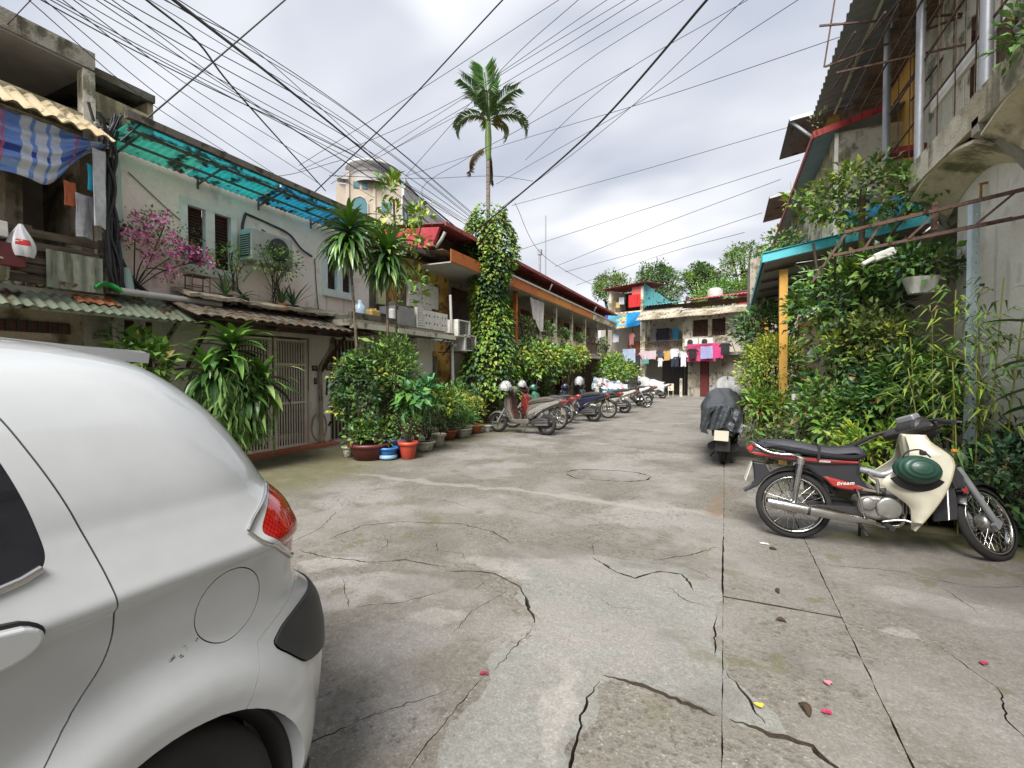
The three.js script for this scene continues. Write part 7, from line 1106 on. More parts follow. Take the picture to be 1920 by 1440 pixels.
{ // ribbed green helmet hung on the shield, black peak below
  const t = thing('green_helmet', 'ribbed dark green helmet hanging on the cream leg shield', 'helmet', [1.31, 0.68, -4.42], 0.03);
  const hm = mk([0.01, 0.055, 0.038], 0.5, { phys: { clearcoat: 0.15 }, map: 'dust', s: 0.4 });
  loc('shell', [sheet((u, v) => { const a = u * 2 * PI, b = lerp(0.02, PI * 0.56, v), rib = 1 + 0.016 * sin(v * 34) * sst(0.1, 0.3, v); return [0.145 * sin(b) * cos(a) * rib, 0.105 * sin(b) * sin(a) * rib, 0.115 * cos(b) * rib]; }, 48, 60).applyMatrix4(new THREE.Matrix4().makeRotationX(-0.35)).applyMatrix4(new THREE.Matrix4().makeRotationZ(-0.05))], hm, t);
  loc('peak', [sheet((u, v) => { const a = lerp(PI * 1.15, PI * 1.85, u); return [(0.13 + 0.06 * v) * cos(a) * 0.95, (0.1 + 0.06 * v) * sin(a), 0.02 - 0.02 * v]; }, 20, 3, 0.006)], M.black, t);
  loc('strap', [tube([[-0.1, 0.06, 0], [-0.06, 0.13, 0.0], [0.02, 0.15, 0], [0.08, 0.1, 0]], 0.006), bx(0.04, 0.035, 0.03, 0.03, 0.13, 0.01, 0, 0, 0, 0.01)], M.black, t);
}

// ---------------------------------------------------------------- scooters and underbones of the row: one builder, each machine with its own paint
function makeBike(name, label, p, turn, o, group) {
  const t = thing(name, label, o.cat ?? (o.scooter ? 'scooter' : 'motorbike'), p, turn, group), lean = new THREE.Matrix4().makeRotationX(o.lean ?? -0.1), L = (n, g, m, q = t) => loc(n, (Array.isArray(g) ? g : [g]).map((k) => clean(k).applyMatrix4(lean)), m, q);
  const wr = o.scooter ? 0.235 : 0.28, wb = o.scooter ? 1.27 : 1.22, tw = o.scooter ? 0.1 : 0.07, rim = o.scooter ? 0.165 : 0.22;
  const paint = o.paint, trim = o.trim ?? M.darkpl, F = new THREE.Matrix4().makeTranslation(1.0, 0, 0).multiply(new THREE.Matrix4().makeRotationY(o.steer ?? 0.3)).multiply(new THREE.Matrix4().makeTranslation(-1.0, 0, 0)), S = (n, g, m, q) => L(n, (Array.isArray(g) ? g : [g]).map((k) => clean(k).applyMatrix4(F)), m, q);
  const star = (cx, r1) => Array.from({ length: 5 }, (_, i) => { const a = i / 5 * 2 * PI; return bar([cx + 0.03 * cos(a), wr + 0.03 * sin(a), 0], [cx + r1 * cos(a), wr + r1 * sin(a), 0], 0.03, 0.035); });
  for (const [nm, cx, q] of [['rear_wheel', 0, L], ['front_wheel', wb, S]]) { const [a, b] = wheelGeo(wr, tw, rim, cx, wr), w = q(nm, a, M.rubber); q('rim', [b, ...(o.scooter || o.star ? star(cx, rim) : spokes(20, 0.04, rim, cx, wr)), hubGeo(0.05, 0.045, cx, wr)], o.rim ?? M.alu, w); }
  if (o.scooter) {
    L('rear_body', [slab2(smoothClosed([[-0.36, 0.83], [-0.2, 0.8], [0.2, 0.73], [0.42, 0.66], [0.5, 0.5], [0.46, 0.36], [0.36, 0.33], [0.2, 0.47], [-0.05, 0.6], [-0.33, 0.7], [-0.42, 0.78]], 4), 0.3, 0.08)], paint);
    L('side_flash', [slab2([[-0.34, 0.79], [0.1, 0.69], [0.4, 0.52], [0.42, 0.44], [0.2, 0.52], [-0.1, 0.64], [-0.34, 0.73]], 0.32, 0.02)], o.flash ?? M.alu);
    L('floorboard', [slab2(smoothClosed([[0.4, 0.34], [0.78, 0.34], [0.9, 0.5], [0.96, 0.46], [0.9, 0.3], [0.75, 0.24], [0.4, 0.24]], 4), 0.34, 0.03)], paint);
    const sh = L('front_shield', [slab2(smoothClosed([[0.78, 0.34], [0.86, 0.55], [0.9, 0.82], [0.95, 0.93], [1.06, 0.8], [1.07, 0.62], [0.97, 0.42], [0.88, 0.32]], 4), 0.38, 0.09)], paint); L('inner_shield', [slab2([[0.77, 0.36], [0.84, 0.55], [0.88, 0.84], [0.92, 0.88], [0.9, 0.56], [0.83, 0.36]], 0.3, 0.02)], trim, sh);
    S('front_mudguard', [sheet((u, v) => { const a = lerp(0.35, 2.5, u), q = (v - 0.5) * 2, r = wr + 0.04 - 0.05 * q * q; return [wb + r * cos(a), wr + r * sin(a), q * 0.08]; }, 18, 6, 0.006)], paint);
    L('engine_case', [slab2(smoothClosed([[-0.12, 0.28], [0.0, 0.38], [0.3, 0.36], [0.4, 0.26], [0.2, 0.16], [-0.05, 0.16]], 4), 0.2, 0.04)], M.darkpl);
    L('silencer', rod([-0.12, 0.28, -0.16], [0.2, 0.26, -0.16], 0.062, 0.055, 16), o.exh ?? M.chrome); L('exhaust', [rod([-0.12, 0.28, 0.16], [0.2, 0.26, 0.16], 0.062, 0.055, 16), tube([[0.15, 0.26, 0.16], [0.32, 0.22, 0.14], [0.42, 0.26, 0.08]], 0.016)], o.exh ?? M.chrome);
    L('seat', [slab2(smoothClosed([[-0.2, 0.82], [-0.05, 0.87], [0.2, 0.84], [0.4, 0.78], [0.46, 0.74], [0.4, 0.68], [0.1, 0.73], [-0.2, 0.79]], 4), 0.28, 0.05)], o.seat ?? M.darkpl);
  } else {
    L('rear_body', [slab2(smoothClosed([[-0.38, 0.76], [-0.1, 0.74], [0.3, 0.7], [0.46, 0.62], [0.5, 0.48], [0.36, 0.46], [0.1, 0.58], [-0.2, 0.64], [-0.4, 0.7]], 4), 0.2, 0.05)], paint);
    const sh = L('leg_shield', [slab2(smoothClosed([[0.55, 0.42], [0.7, 0.6], [0.8, 0.85], [0.9, 0.9], [0.97, 0.7], [0.9, 0.45], [0.8, 0.26], [0.68, 0.3]], 4), 0.34, 0.08)], paint);
    L('backbone', [tube([[0.4, 0.6, 0], [0.58, 0.54, 0], [0.7, 0.6, 0], [0.86, 0.85, 0]], 0.045)], trim);
    L('engine', [slab2(smoothClosed([[0.36, 0.4], [0.5, 0.44], [0.72, 0.4], [0.74, 0.28], [0.6, 0.2], [0.4, 0.22]], 4), 0.2, 0.04)], M.alu);
    S('front_mudguard', [sheet((u, v) => { const a = lerp(0.4, 2.7, u), q = (v - 0.5) * 2, r = wr + 0.035 - 0.03 * q * q; return [wb + r * cos(a), wr + r * sin(a), q * 0.06]; }, 18, 6, 0.006)], paint);
    L('rear_mudguard', [sheet((u, v) => { const a = lerp(0.6, 2.8, u), q = (v - 0.5) * 2, r = wr + 0.04 - 0.02 * q * q; return [r * cos(a), wr + r * sin(a), q * 0.06]; }, 18, 6, 0.006)], M.darkpl);
    L('exhaust', [rod([-0.3, 0.33, 0.16], [0.25, 0.27, 0.15], 0.045, 0.036, 14), tube([[0.22, 0.27, 0.15], [0.5, 0.2, 0.12], [0.7, 0.25, 0.03]], 0.016)], o.exh ?? M.chrome);
    for (const z of [0.11, -0.11]) L('shock_absorber', rod([0.06, 0.66, z], [0, 0.3, z], 0.024, 0.02, 10), M.chrome);
    L('seat', [slab2(smoothClosed([[-0.3, 0.77], [-0.1, 0.82], [0.15, 0.8], [0.4, 0.79], [0.5, 0.72], [0.3, 0.7], [-0.1, 0.73]], 4), 0.25, 0.05)], o.seat ?? M.darkpl);
  }
  L('tail_lamp', [slab2(smoothClosed([[-0.46, 0.78], [-0.36, 0.83], [-0.28, 0.76], [-0.36, 0.69]], 4), 0.22, 0.04)], lacquer([0.2, 0.012, 0.01]));
  L('number_plate', bx(0.005, 0.15, 0.19, o.plate?.[0] ?? (o.scooter ? -0.4 : -0.38), o.plate?.[1] ?? 0.56, 0, 0, 0, -0.35, 0), mk([0.34, 0.32, 0.25], 0.5, { map: 'dust' }));
  S('fork', [0.07, -0.07].map((z) => rod([wb, wr, z], [wb - 0.24, 0.66, z], 0.02, 0.024, 10)), M.steel);
  const hb = S('handlebar', [tube([[0.78, 1.0, 0.34], [0.85, 1.03, 0.2], [0.89, 1.02, 0], [0.85, 1.03, -0.2], [0.78, 1.0, -0.34]], 0.015, 30, 8)], M.darkpl);
  S('headset', [slab2(smoothClosed([[0.82, 0.94], [0.84, 1.04], [0.92, 1.1], [1.02, 1.05], [1.02, 0.94], [0.92, 0.9]], 4), 0.24, 0.07)], paint, hb);
  S('headlamp', [bx(0.05, 0.1, 0.17, 1.01, 1.0, 0, 0, 0, 0.2, 0.02)], M.glass, hb);
  for (const z of [1, -1]) S('grip', [rod([0.76, 0.99, 0.38 * z], [0.82, 1.02, 0.26 * z], 0.018, 0.018, 10)], M.rubber, hb);
  if (o.mirrors !== false) for (const z of [1, -1]) S('mirror', [rod([0.86, 1.04, 0.22 * z], [0.83, 1.2, 0.27 * z], 0.006), bx(0.02, 0.07, 0.11, 0.83, 1.22, 0.29 * z, 0, 0, 0, 0.009)], M.darkpl, hb);
  L('side_stand', rod([0.45, 0.22, -0.08], [0.5, 0.02, -0.22], 0.011), M.darkpl);
  return t;
}
// the machines stand nose to the left-hand houses: x of the rear axle, s, paint
const row = 'motorbikes parked nose-in along the left-hand houses';
const W8 = PI;   // nose towards -x
makeBike('scooter', 'grey-brown scooter with silver flank and white mask on its headset, nearest of the row', [-3.66, 0, -9.95], W8 - 0.1, { scooter: true, paint: lacquer([0.13, 0.12, 0.108]), flash: mk([0.55, 0.54, 0.52], 0.25, { map: 'dust', s: 0.3, metalness: 0.6 }), trim: M.brown, steer: 0.1, lean: 0.08, seat: mk([0.09, 0.075, 0.065], 0.7, { map: 'dust' }), mirrors: false }, row);
makeBike('motorbike', 'dark red motorbike standing directly behind the grey-brown scooter', [-3.75, 0, -10.95], W8 - 0.06, { paint: lacquer([0.16, 0.016, 0.014]), seat: M.darkpl, lean: 0.08, steer: 0.2, mirrors: false }, row);
makeBike('scooter', 'dark navy scooter with blue headset behind the red motorbike', [-3.45, 0, -13.3], W8 - 0.1, { scooter: true, paint: lacquer([0.012, 0.014, 0.045]), flash: mk([0.02, 0.022, 0.05], 0.3, { map: 'dust' }), lean: 0.08, mirrors: false }, row);
makeBike('motorbike', 'green and black delivery motorbike with green box panel', [-4.0, 0, -12.3], W8 + 0.05, { paint: lacquer([0.03, 0.16, 0.1]), lean: 0.08 }, row);
makeBike('motorbike', 'black motorbike with pale exhaust, fourth rear wheel of the row', [-3.3, 0, -14.5], W8 - 0.08, { paint: lacquer([0.02, 0.02, 0.022]), exh: M.pipe, lean: 0.08 }, row);
makeBike('scooter', 'pale olive grey scooter in the middle of the row', [-3.2, 0, -16.6], W8 - 0.1, { scooter: true, paint: lacquer([0.42, 0.42, 0.36]), flash: mk([0.5, 0.5, 0.44], 0.3, { map: 'dust' }), lean: 0.08 }, row);
makeBike('motorbike', 'motorbike with silver rims turned out towards the lane', [-4.1, 0, -19.3], 0.25, { paint: lacquer([0.03, 0.03, 0.035]), rim: M.chrome, star: true, lean: -0.08, steer: 0.1 }, row);
makeBike('scooter', 'white scooter near the far end of the row', [-3.3, 0, -20.6], W8 + 0.3, { scooter: true, paint: lacquer([0.66, 0.64, 0.64]), flash: mk([0.6, 0.58, 0.6], 0.3, { map: 'dust' }), lean: 0.08 }, row);
makeBike('motorbike', 'dark motorbike with thin wheels beside the white scooter', [-3.3, 0, -22.6], W8, { paint: lacquer([0.05, 0.05, 0.06]), lean: 0.08 }, row);
makeBike('scooter', 'silver-white motorbike at the far end of the row below the dark doors', [-3.15, 0, -27.2], W8 - 0.2, { scooter: true, paint: lacquer([0.6, 0.6, 0.63]), flash: mk([0.62, 0.62, 0.65], 0.3, { map: 'dust' }), lean: 0.08 }, row);
// covers thrown over machines of the row
function mask(label, x, y, s, r, h, m) {
  return single('plastic_mask', label, 'cover', sheet((u, v) => { const a = u * 2 * PI, k = sin(v * PI * 0.62 + 0.05) * (1 + 0.07 * sin(a * 6 + v * 4)); return [x + r * k * cos(a) * 0.8, y + h * cos(v * PI * 0.62) * 0.8 + 0.012 * sin(a * 5), -s + r * k * sin(a)]; }, 36, 14, 0.003), m, [x, y - h, -s]);
}
function cover(label, x0, x1, s, h0, h1, w, m, cat = 'cover') {
  return single('plastic_cover', label, cat, sheet((u, v) => { const a = lerp(-1.3, 1.3, v), x = lerp(x0, x1, u), h = lerp(h0, h1, u) + 0.03 * sin(u * 17 + v * 6); return [x + 0.02 * sin(v * 19 + u * 5), h - (abs(a) / 1.3) ** 2.2 * 0.5 + 0.02 * sin(u * 23 + v * 15), -s + sin(a) * w + 0.02 * sin(u * 29)]; }, 40, 24, 0.004), m, [(x0 + x1) / 2, h0 - 0.4, -s], null);
}
const wc = mk([0.46, 0.48, 0.5], 0.35, { map: 'dust', s: 0.3, bump: 'bumpSoft', bs: 0.02 });
mask('silver plastic bag over the headset of the nearest scooter', -4.63, 1.06, 9.86, 0.17, 0.2, wc);
mask('small white bag over the handlebar of the red motorbike', -4.66, 1.1, 10.9, 0.13, 0.14, wc);
cover('pale printed plastic sheet over a motorbike in the middle of the row', -4.75, -3.4, 18.4, 1.25, 0.95, 0.35, mk([0.55, 0.62, 0.64], 0.4, { map: tex(128, (u, v) => { const k = fbm(u * 6, v * 6, 3, 3, 6, 6); return k > 0.56 ? [0.35, 0.45, 0.5] : k < 0.4 ? [0.85, 0.65, 0.68] : [0.9, 0.92, 0.92]; }), s: 0.9 }));
cover('white cover over the farthest motorbike of the row', -4.5, -3.05, 27.3, 1.25, 0.9, 0.26, wc);
mask('white bag over the handlebar of the fourth motorbike of the row', -4.25, 1.1, 14.6, 0.18, 0.24, wc);

// ---------------------------------------------------------------- scooter under a dark rain cover on the right, seen from behind
{
  makeBike('covered_scooter', 'scooter under a dark grey rain cover, seen from behind beside the yellow-green shrub', [-0.02, 0, -7.95], PI / 2 - 0.06, { scooter: true, paint: M.darkpl, flash: M.darkpl, trim: M.darkpl, lean: 0.03, exh: M.darkpl, mirrors: false, plate: [-0.56, 0.5] });
  single('rear_mudflap', 'grey mudflap above the rear wheel of the covered scooter', 'mudflap', [bx(0.2, 0.2, 0.012, -0.02, 0.36, -7.47, 0.12, 0, 0, 0.005), bx(0.3, 0.16, 0.1, -0.02, 0.56, -7.5, 0, 0, 0, 0.03)], M.darkpl, [-0.02, 0.3, -7.47]);
  const m = mk([0.04, 0.046, 0.055], 0.42, { map: 'dust', s: 0.4, bump: 'bumpSoft', bs: 0.015, side: THREE.DoubleSide });
  single('rain_cover', 'dark blue-grey rain cover draped over the scooter on the right', 'cover', sheet((u, v) => {
    const a = lerp(-1.62, 1.62, v), s = lerp(7.42, 9.45, u), r = 0.2 + 0.11 * sst(0.0, 0.25, u) + 0.06 * sst(0.5, 0.75, u), top = 0.9 + 0.14 * sst(0.0, 0.35, u) + 0.1 * sst(0.45, 0.7, u) - 0.1 * sst(0.85, 1, u), hem = 0.5 - 0.02 * sin(v * 17 + u * 3) - 0.06 * sst(0.2, 0.8, u);
    const k = abs(a) / 1.62, fold = (0.006 + 0.014 * k) * sin(a * 11 + u * 5 + 2 * fbm(u * 3, v * 3, 2, 8)) + 0.02 * (fbm(u * 7, v * 5, 3, 4) - 0.5);
    return [-0.04 + sin(clamp(a, -1.57, 1.57)) * (r - 0.03 * k * k) + fold, lerp(top + fold * 0.6, hem, k ** 2.4), -s - 0.05 * cos(a * 3)]; }, 70, 60, 0.003), m, [-0.02, 0.6, -8.4]);
  single('cover_tail', 'rear flap of the dark rain cover above the number plate', 'cover', sheet((u, v) => { const x = lerp(-0.32, 0.24, u), q = (u - 0.5) * 2; return [x, lerp(0.93 - 0.1 * q * q, 0.6 + 0.02 * sin(u * 14) - 0.08 * q * q, v), -7.43 - 0.07 * q * q - 0.02 * sin(u * 25 + v * 5) + 0.05 * v * 0.4]; }, 40, 14, 0.003), m, [-0.02, 0.6, -7.4]);
  single('covered_bundle', 'crumpled pale sheet and black bag heaped behind the covered scooter', 'bundle', [sheet((u, v) => { const a = u * 2 * PI, b = lerp(0.05, PI * 0.7, v), r = 0.3 + 0.06 * sin(a * 5 + v * 7); return [0.05 + r * sin(b) * cos(a), 0.95 + 0.36 * cos(b) + 0.04 * sin(a * 3), -9.9 + r * sin(b) * sin(a)]; }, 40, 16)], mk([0.28, 0.29, 0.3], 0.6, { map: 'dust', s: 0.4 }), [0.05, 0, -9.9]);
}

// ================================================================ OVERHEAD CABLES: strung between roofs, poles and houses out of the picture
{
  const C = [
  ['t',[-4.33,4.6,-2.51],[-5.37,5.25,-4.25],[-6.15,5.57,-6.65],[-6.58,5.19,-11.61]],
  ['m',[-4.54,4.6,-2.41],[-4.97,4.82,-3.1],[-5.81,5.11,-4.05],[-7.79,5.29,-7.55]],
  ['m',[-5.56,6.61,-4.75],[-6.26,5.45,-4.07],[-6.6,4.17,-3.23]],
  ['m',[-3.47,7.81,-7.37],[-6.04,6.74,-7.83],[-8.8,5.65,-8.2]],
  ['t',[-0.23,6.21,-6.61],[-2.37,6.05,-8.93],[-6.42,5.24,-11.46]],
  ['n',[-2.9,8.61,-8.75],[-5.43,7.82,-8.68],[-9.14,6.27,-8.06]],
  ['n',[-1.74,8.61,-9.28],[-5.29,8.09,-9.85],[-8.84,6.04,-8.74]],
  ['n',[-6.27,5.08,-2.3],[-6.92,5.01,-3.54],[-7.6,5.04,-5.43]],
  ['n',[-6.13,5.08,-2.36],[-6.61,4.94,-3.68],[-7.85,5.18,-6.42]],
  ['n',[-5.71,4.92,-2.33],[-6.43,5.05,-3.77],[-7.9,5.43,-7.5]],
  ['n',[-5.49,4.84,-2.32],[-6.24,5.05,-3.85],[-7.54,5.52,-8.76]],
  ['n',[-5.18,4.76,-2.35],[-5.87,5.08,-4.02],[-5.99,5.04,-6.16],[-6.75,5.24,-11.31]],
  ['n',[-5.05,4.76,-2.41],[-6.48,5.46,-4.85],[-6.75,5.3,-11.31]],
  ['n',[-4.41,4.6,-2.47],[-5.5,5.52,-4.2],[-5.83,5.44,-6.24],[-6.89,5.46,-11.25]],
  ['n',[-6.76,5.4,-2.53],[-7.07,5.04,-2.38]],
  ['n',[1.44,6.39,-8.47],[-1.07,6.72,-9.53],[-4.52,7.47,-11.28],[-8.74,7.28,-11.56]],
  ['n',[1.0,7.01,-8.28],[-1.7,7.19,-10.36],[-5.82,6.64,-11.77]],
  ['n',[0.36,7.81,-9.11],[-2.22,7.65,-10.13],[-5.09,7.31,-12.12]],
  ['n',[-0.71,8.61,-9.74],[-3.25,8.52,-10.79],[-5.1,8.42,-12.14]],
  ['n',[-1.09,8.61,-9.57],[-4.16,8.4,-10.37],[-8.93,7.31,-10.38]],
  ['n',[0.24,7.01,-7.94],[-2.11,6.85,-10.16],[-6.22,5.54,-11.56]],
  ['n',[-2.18,9.01,-9.64],[-5.86,7.77,-9.58],[-9.97,6.58,-8.78]],
  ['n',[1.15,6.63,-11.63],[-2.03,6.58,-12.39],[-5.5,6.12,-12.12]],
  ['n',[1.19,6.27,-12.74],[-2.19,5.9,-13.4],[-5.75,5.03,-12.86]],
  ['n',[0.96,6.24,-13.74],[-1.77,5.85,-14.69],[-5.65,5.26,-16.2]],
  ['n',[0.69,6.09,-15.81],[-2.02,5.76,-16.77],[-5.61,5.29,-17.32]],
  ['n',[0.28,5.83,-16.71],[-2.08,6.0,-18.94],[-6.4,5.52,-21.36]],
  ['n',[-5.28,5.98,-12.0],[-5.46,5.32,-14.1],[-4.78,4.92,-19.89]],
  ['n',[-6.73,5.18,-6.92],[-6.99,6.38,-10.13],[-5.83,6.86,-11.77],[-5.26,7.13,-13.13]],
  ['n',[-5.02,7.53,-11.06],[-6.38,7.08,-10.98],[-7.71,6.42,-10.91],[-6.72,5.3,-11.55]],
  ['n',[-1.34,7.81,-8.34],[-3.88,7.88,-9.38],[-7.99,6.99,-9.69]],
  ['n',[-2.43,8.21,-8.4],[-4.2,8.1,-9.25],[-7.49,6.44,-9.91]],
  ['n',[-7.89,5.04,-5.3],[-8.29,5.39,-6.77],[-7.49,5.94,-7.7]]
  ];
  const names = ['thick black cable dropping from the top left towards the vine column', 'black cable with a kink, from top left down to the pink roof', 'cable crossing down left to the white insulators', 'cable from the top middle left of the palm down to the pink roof', 'thick black cable from the top right down to the vine column', 'thin cable from top middle passing left behind the palm crown', 'long thin cable from top right of the palm down to the tower', 'leftmost thin cable of the upper left fan', 'second thin cable of the upper left fan', 'third thin cable of the upper left fan, over the pink roof', 'fourth thin cable of the upper left fan, ending near the tower', 'fan cable reaching the vine column from the upper left', 'lower of the two long fan cables to the vine column', 'cable just beneath the thick black one on the left', 'short cable at the extreme top left corner', 'cable from the right cage bars across to the tower', 'cable running under the right eave to the palm trunk', 'thin cable from upper right passing right of the palm', 'steep thin cable right beside the palm crown', 'thin cable crossing behind the palm crown', 'thin cable meeting the vine column top from the right', 'upper thin cable crossing left of the palm', 'cable from the right tin eave, top one of the lower right set', 'cable from the right tin eave, second of the lower right set', 'third cable of the lower right set', 'fourth cable of the lower right set', 'lowest cable on the right, towards the lane end', 'cable dropping from the vine column to the far roof', 'nearly level cable behind the palm trunk', 'cable bending beside the palm trunk', 'thin cable from the top just right of the palm to the tower', 'faint cable over the palm crown', 'short sagging cable low over the pink roof'];
  C.forEach(([w, ...p], i) => {
    const r = { t: 0.016, m: 0.011, n: 0.005 }[w], far = p.reduce((a, q) => a + hypot(q[0], q[2]), 0) / p.length, A = p[0], Z = p[p.length - 1];
    const far0 = A[2] > -5.6 || A[1] > 7 ? 2.2 : 0.1, ext0 = [0, 1, 2].map((k) => A[k] + (A[k] - p[1][k]) * far0);
    single('overhead_cable', names[i], 'cable', tube([ext0, ...p], r * (0.6 + far * 0.055), p.length * 10, 6), M.cable, A, 'overhead cables strung across the lane');
  });
}
{ seed(909); for (let i = 0; i < 9; i++) { const x = -6.2 - 0.09 * i + rr(-0.05, 0.05), y = 5.15 + 0.17 * i + rr(-0.1, 0.1); single('overhead_cable', ['lowest', 'second lowest', 'third lowest', 'fourth lowest', 'middle', 'fourth highest', 'third highest', 'second highest', 'highest'][i] + ' cable of the parallel bundle along the left eaves', 'cable', tube([[x, y, 1], [x + rr(-0.1, 0.1), y - 0.12, -3], [x + 0.2, y - 0.1 + rr(-0.1, 0.1), -7], [-6.3, 5.3 + 0.05 * i, -11.9]], 0.0055 + 0.002 * R(), 40, 5), M.cable, [x, y, -3], 'overhead cables strung across the lane'); } }
// ================================================================ LAUNDRY
const clothM = (c) => mk(c, 0.9, { map: 'cloth', s: 0.35, side: THREE.DoubleSide });
function garment(kind, w, h) {         // outline hung from its top edge at y = 0
  if (kind === 'shirt') return [[-w * 0.18, 0], [w * 0.18, 0], [w * 0.32, -h * 0.03], [w * 0.5, -h * 0.3], [w * 0.4, -h * 0.38], [w * 0.3, -h * 0.24], [w * 0.31, -h], [-w * 0.31, -h], [-w * 0.3, -h * 0.24], [-w * 0.4, -h * 0.38], [-w * 0.5, -h * 0.3], [-w * 0.32, -h * 0.03]];
  if (kind === 'trousers') return [[-w * 0.4, 0], [w * 0.4, 0], [w * 0.48, -h], [w * 0.08, -h], [0, -h * 0.4], [-w * 0.08, -h], [-w * 0.48, -h]];
  return [[-w / 2, 0], [0, -0.01], [w / 2, 0], [w * 0.49, -h * 0.5], [w / 2, -h], [0, -h * 0.98], [-w / 2, -h], [-w * 0.49, -h * 0.5]];
}
function hang(name, label, kind, p, turn, w, h, c, cat = 'clothing') {
  const P = garment(kind, w, h); const dense = []; P.forEach((a, i) => { const b = P[(i + 1) % P.length]; for (let k = 0; k < 5; k++) dense.push([lerp(a[0], b[0], k / 5), lerp(a[1], b[1], k / 5)]); }); turn += 0.14 * sin(p[0] * 37 + p[1] * 11);
  const g = ext(dense, 0.012, 0.003, 1), q = g.attributes.position; for (let i = 0; i < q.count; i++) { const x = q.getX(i), y = q.getY(i); q.setZ(i, q.getZ(i) + 0.035 * sin(x * 24 + p[0] * 9) * (0.3 - y) + 0.01 * sin(y * 13 + p[2])); } g.computeVertexNormals(); rot(g, 0, turn, 0); g.translate(...p);
  return single(name, label, cat, g, clothM(c), p, 'laundry on the lines', false);
}
{
  const wash = [['towel', 'pale blue towel at the left end of the laundry line', 'towel', -0.55, 3.0, 0.95, 0.9, [0.42, 0.5, 0.66], 'towel'], ['dark_shirt', 'black garment hanging before the left lower pillar', 'shirt', 0.12, 2.55, 0.5, 0.75, [0.02, 0.02, 0.03]], ['pink_shirt', 'pale pink shirt right of the left pillar', 'shirt', 0.5, 2.82, 0.75, 0.6, [0.6, 0.45, 0.5]], ['pink_sheet', 'pale pink sheet on the laundry line', 'towel', 1.0, 2.82, 0.8, 0.55, [0.62, 0.5, 0.55], 'sheet'], ['green_cloth', 'small sea-green cloth below the pink sheet', 'towel', 0.62, 2.3, 0.5, 0.3, [0.12, 0.34, 0.3], 'cloth'], ['striped_shirt', 'dark shirt next to the orange cloth', 'shirt', 1.58, 2.82, 0.5, 0.6, [0.06, 0.05, 0.07]], ['white_vest', 'white vest hanging lower than its neighbours', 'shirt', 1.66, 2.35, 0.45, 0.55, [0.68, 0.67, 0.7]], ['orange_cloth', 'orange cloth in the middle of the laundry line', 'towel', 2.08, 2.78, 0.42, 0.6, [0.66, 0.4, 0.12], 'cloth'], ['white_shirt', 'white shirt over the small sign', 'shirt', 2.55, 2.9, 0.7, 0.62, [0.7, 0.7, 0.72]], ['navy_trousers', 'dark navy trousers below the white shirt', 'trousers', 2.6, 2.4, 0.55, 0.62, [0.02, 0.025, 0.05]], ['long_white_shirt', 'long white shirt left of the magenta blanket', 'shirt', 3.12, 2.65, 0.5, 0.85, [0.68, 0.68, 0.7]], ['magenta_blanket', 'magenta and pink blanket, widest piece of the laundry', 'towel', 4.15, 3.14, 1.75, 1.05, [0.62, 0.08, 0.2], 'blanket'], ['lilac_dress', 'lilac blue dress hung over the magenta blanket', 'towel', 4.55, 2.95, 0.7, 0.72, [0.36, 0.36, 0.62]], ['black_blouse', 'black top left on the magenta blanket', 'shirt', 3.7, 2.85, 0.8, 0.62, [0.03, 0.015, 0.02]], ['pink_dress', 'hot pink dress right of the lilac dress', 'towel', 5.15, 3.1, 0.55, 0.85, [0.66, 0.06, 0.22]], ['black_shirt', 'black shirt at the right end of the laundry', 'shirt', 5.55, 3.1, 0.75, 0.6, [0.025, 0.025, 0.03]], ['blue_jacket', 'bright blue jacket hanging high behind the railing', 'shirt', 2.1, 4.25, 0.6, 0.8, [0.05, 0.36, 0.6]], ['dark_jacket', 'dark jackets hanging left of the bright blue jacket', 'towel', 1.25, 4.3, 0.9, 1.1, [0.05, 0.05, 0.08]], ['grey_shirts', 'pale grey shirts high at the left of the upper balcony', 'shirt', 0.6, 4.4, 0.5, 0.9, [0.42, 0.42, 0.44]], ['balcony_white_shirt', 'white shirt on the shadowy balcony under the printed tarp', 'shirt', -2.15, 4.4, 0.75, 0.85, [0.62, 0.63, 0.7]], ['red_garment', 'dull red garment on the shadowy balcony under the printed tarp', 'shirt', -0.9, 4.1, 0.5, 0.8, [0.36, 0.14, 0.13]], ['navy_garment', 'navy garment at the outer edge of the printed tarp', 'towel', -2.7, 5.35, 0.4, 0.6, [0.06, 0.06, 0.25]], ['rooftop_towel', 'pale cloth drying inside the red rooftop room', 'towel', -1.7, 6.6, 0.4, 0.5, [0.55, 0.6, 0.66], 'cloth'], ['yellow_cloth', 'yellow cloth hanging in the red rooftop room', 'towel', -2.0, 6.3, 0.3, 0.4, [0.6, 0.42, 0.15], 'cloth'], ['pink_cloth', 'pink cloth by the right barred window', 'towel', 5.6, 4.3, 0.35, 0.5, [0.62, 0.2, 0.4], 'cloth']];
  wash.forEach(([n, l, k, u, y, w, h, c, cat], i) => hang(n, l, k, E(u, y, y > 3.5 ? (u < 0 ? 0.35 : 0.5) : -0.62 + (i % 3) * 0.04 - (/over|left on|right of the lilac/.test(l) ? 0.08 : 0)), -EA, w, h, c, cat));
  single('laundry_line', 'laundry line stretched across the front of the end house', 'line', [tube([E(-1.1, 3.02, -0.6), E(2, 2.88, -0.6), E(5.9, 3.16, -0.6)], 0.012), ...[-1.1, 0.1, 3.0, 5.9].map((u) => bar(E(u, 2.6 + (u > 5 ? 0.5 : 0.3), -0.62), E(u, 2.55, 0), 0.03))], M.rusty, E(2.4, 2.9, -0.6));
}
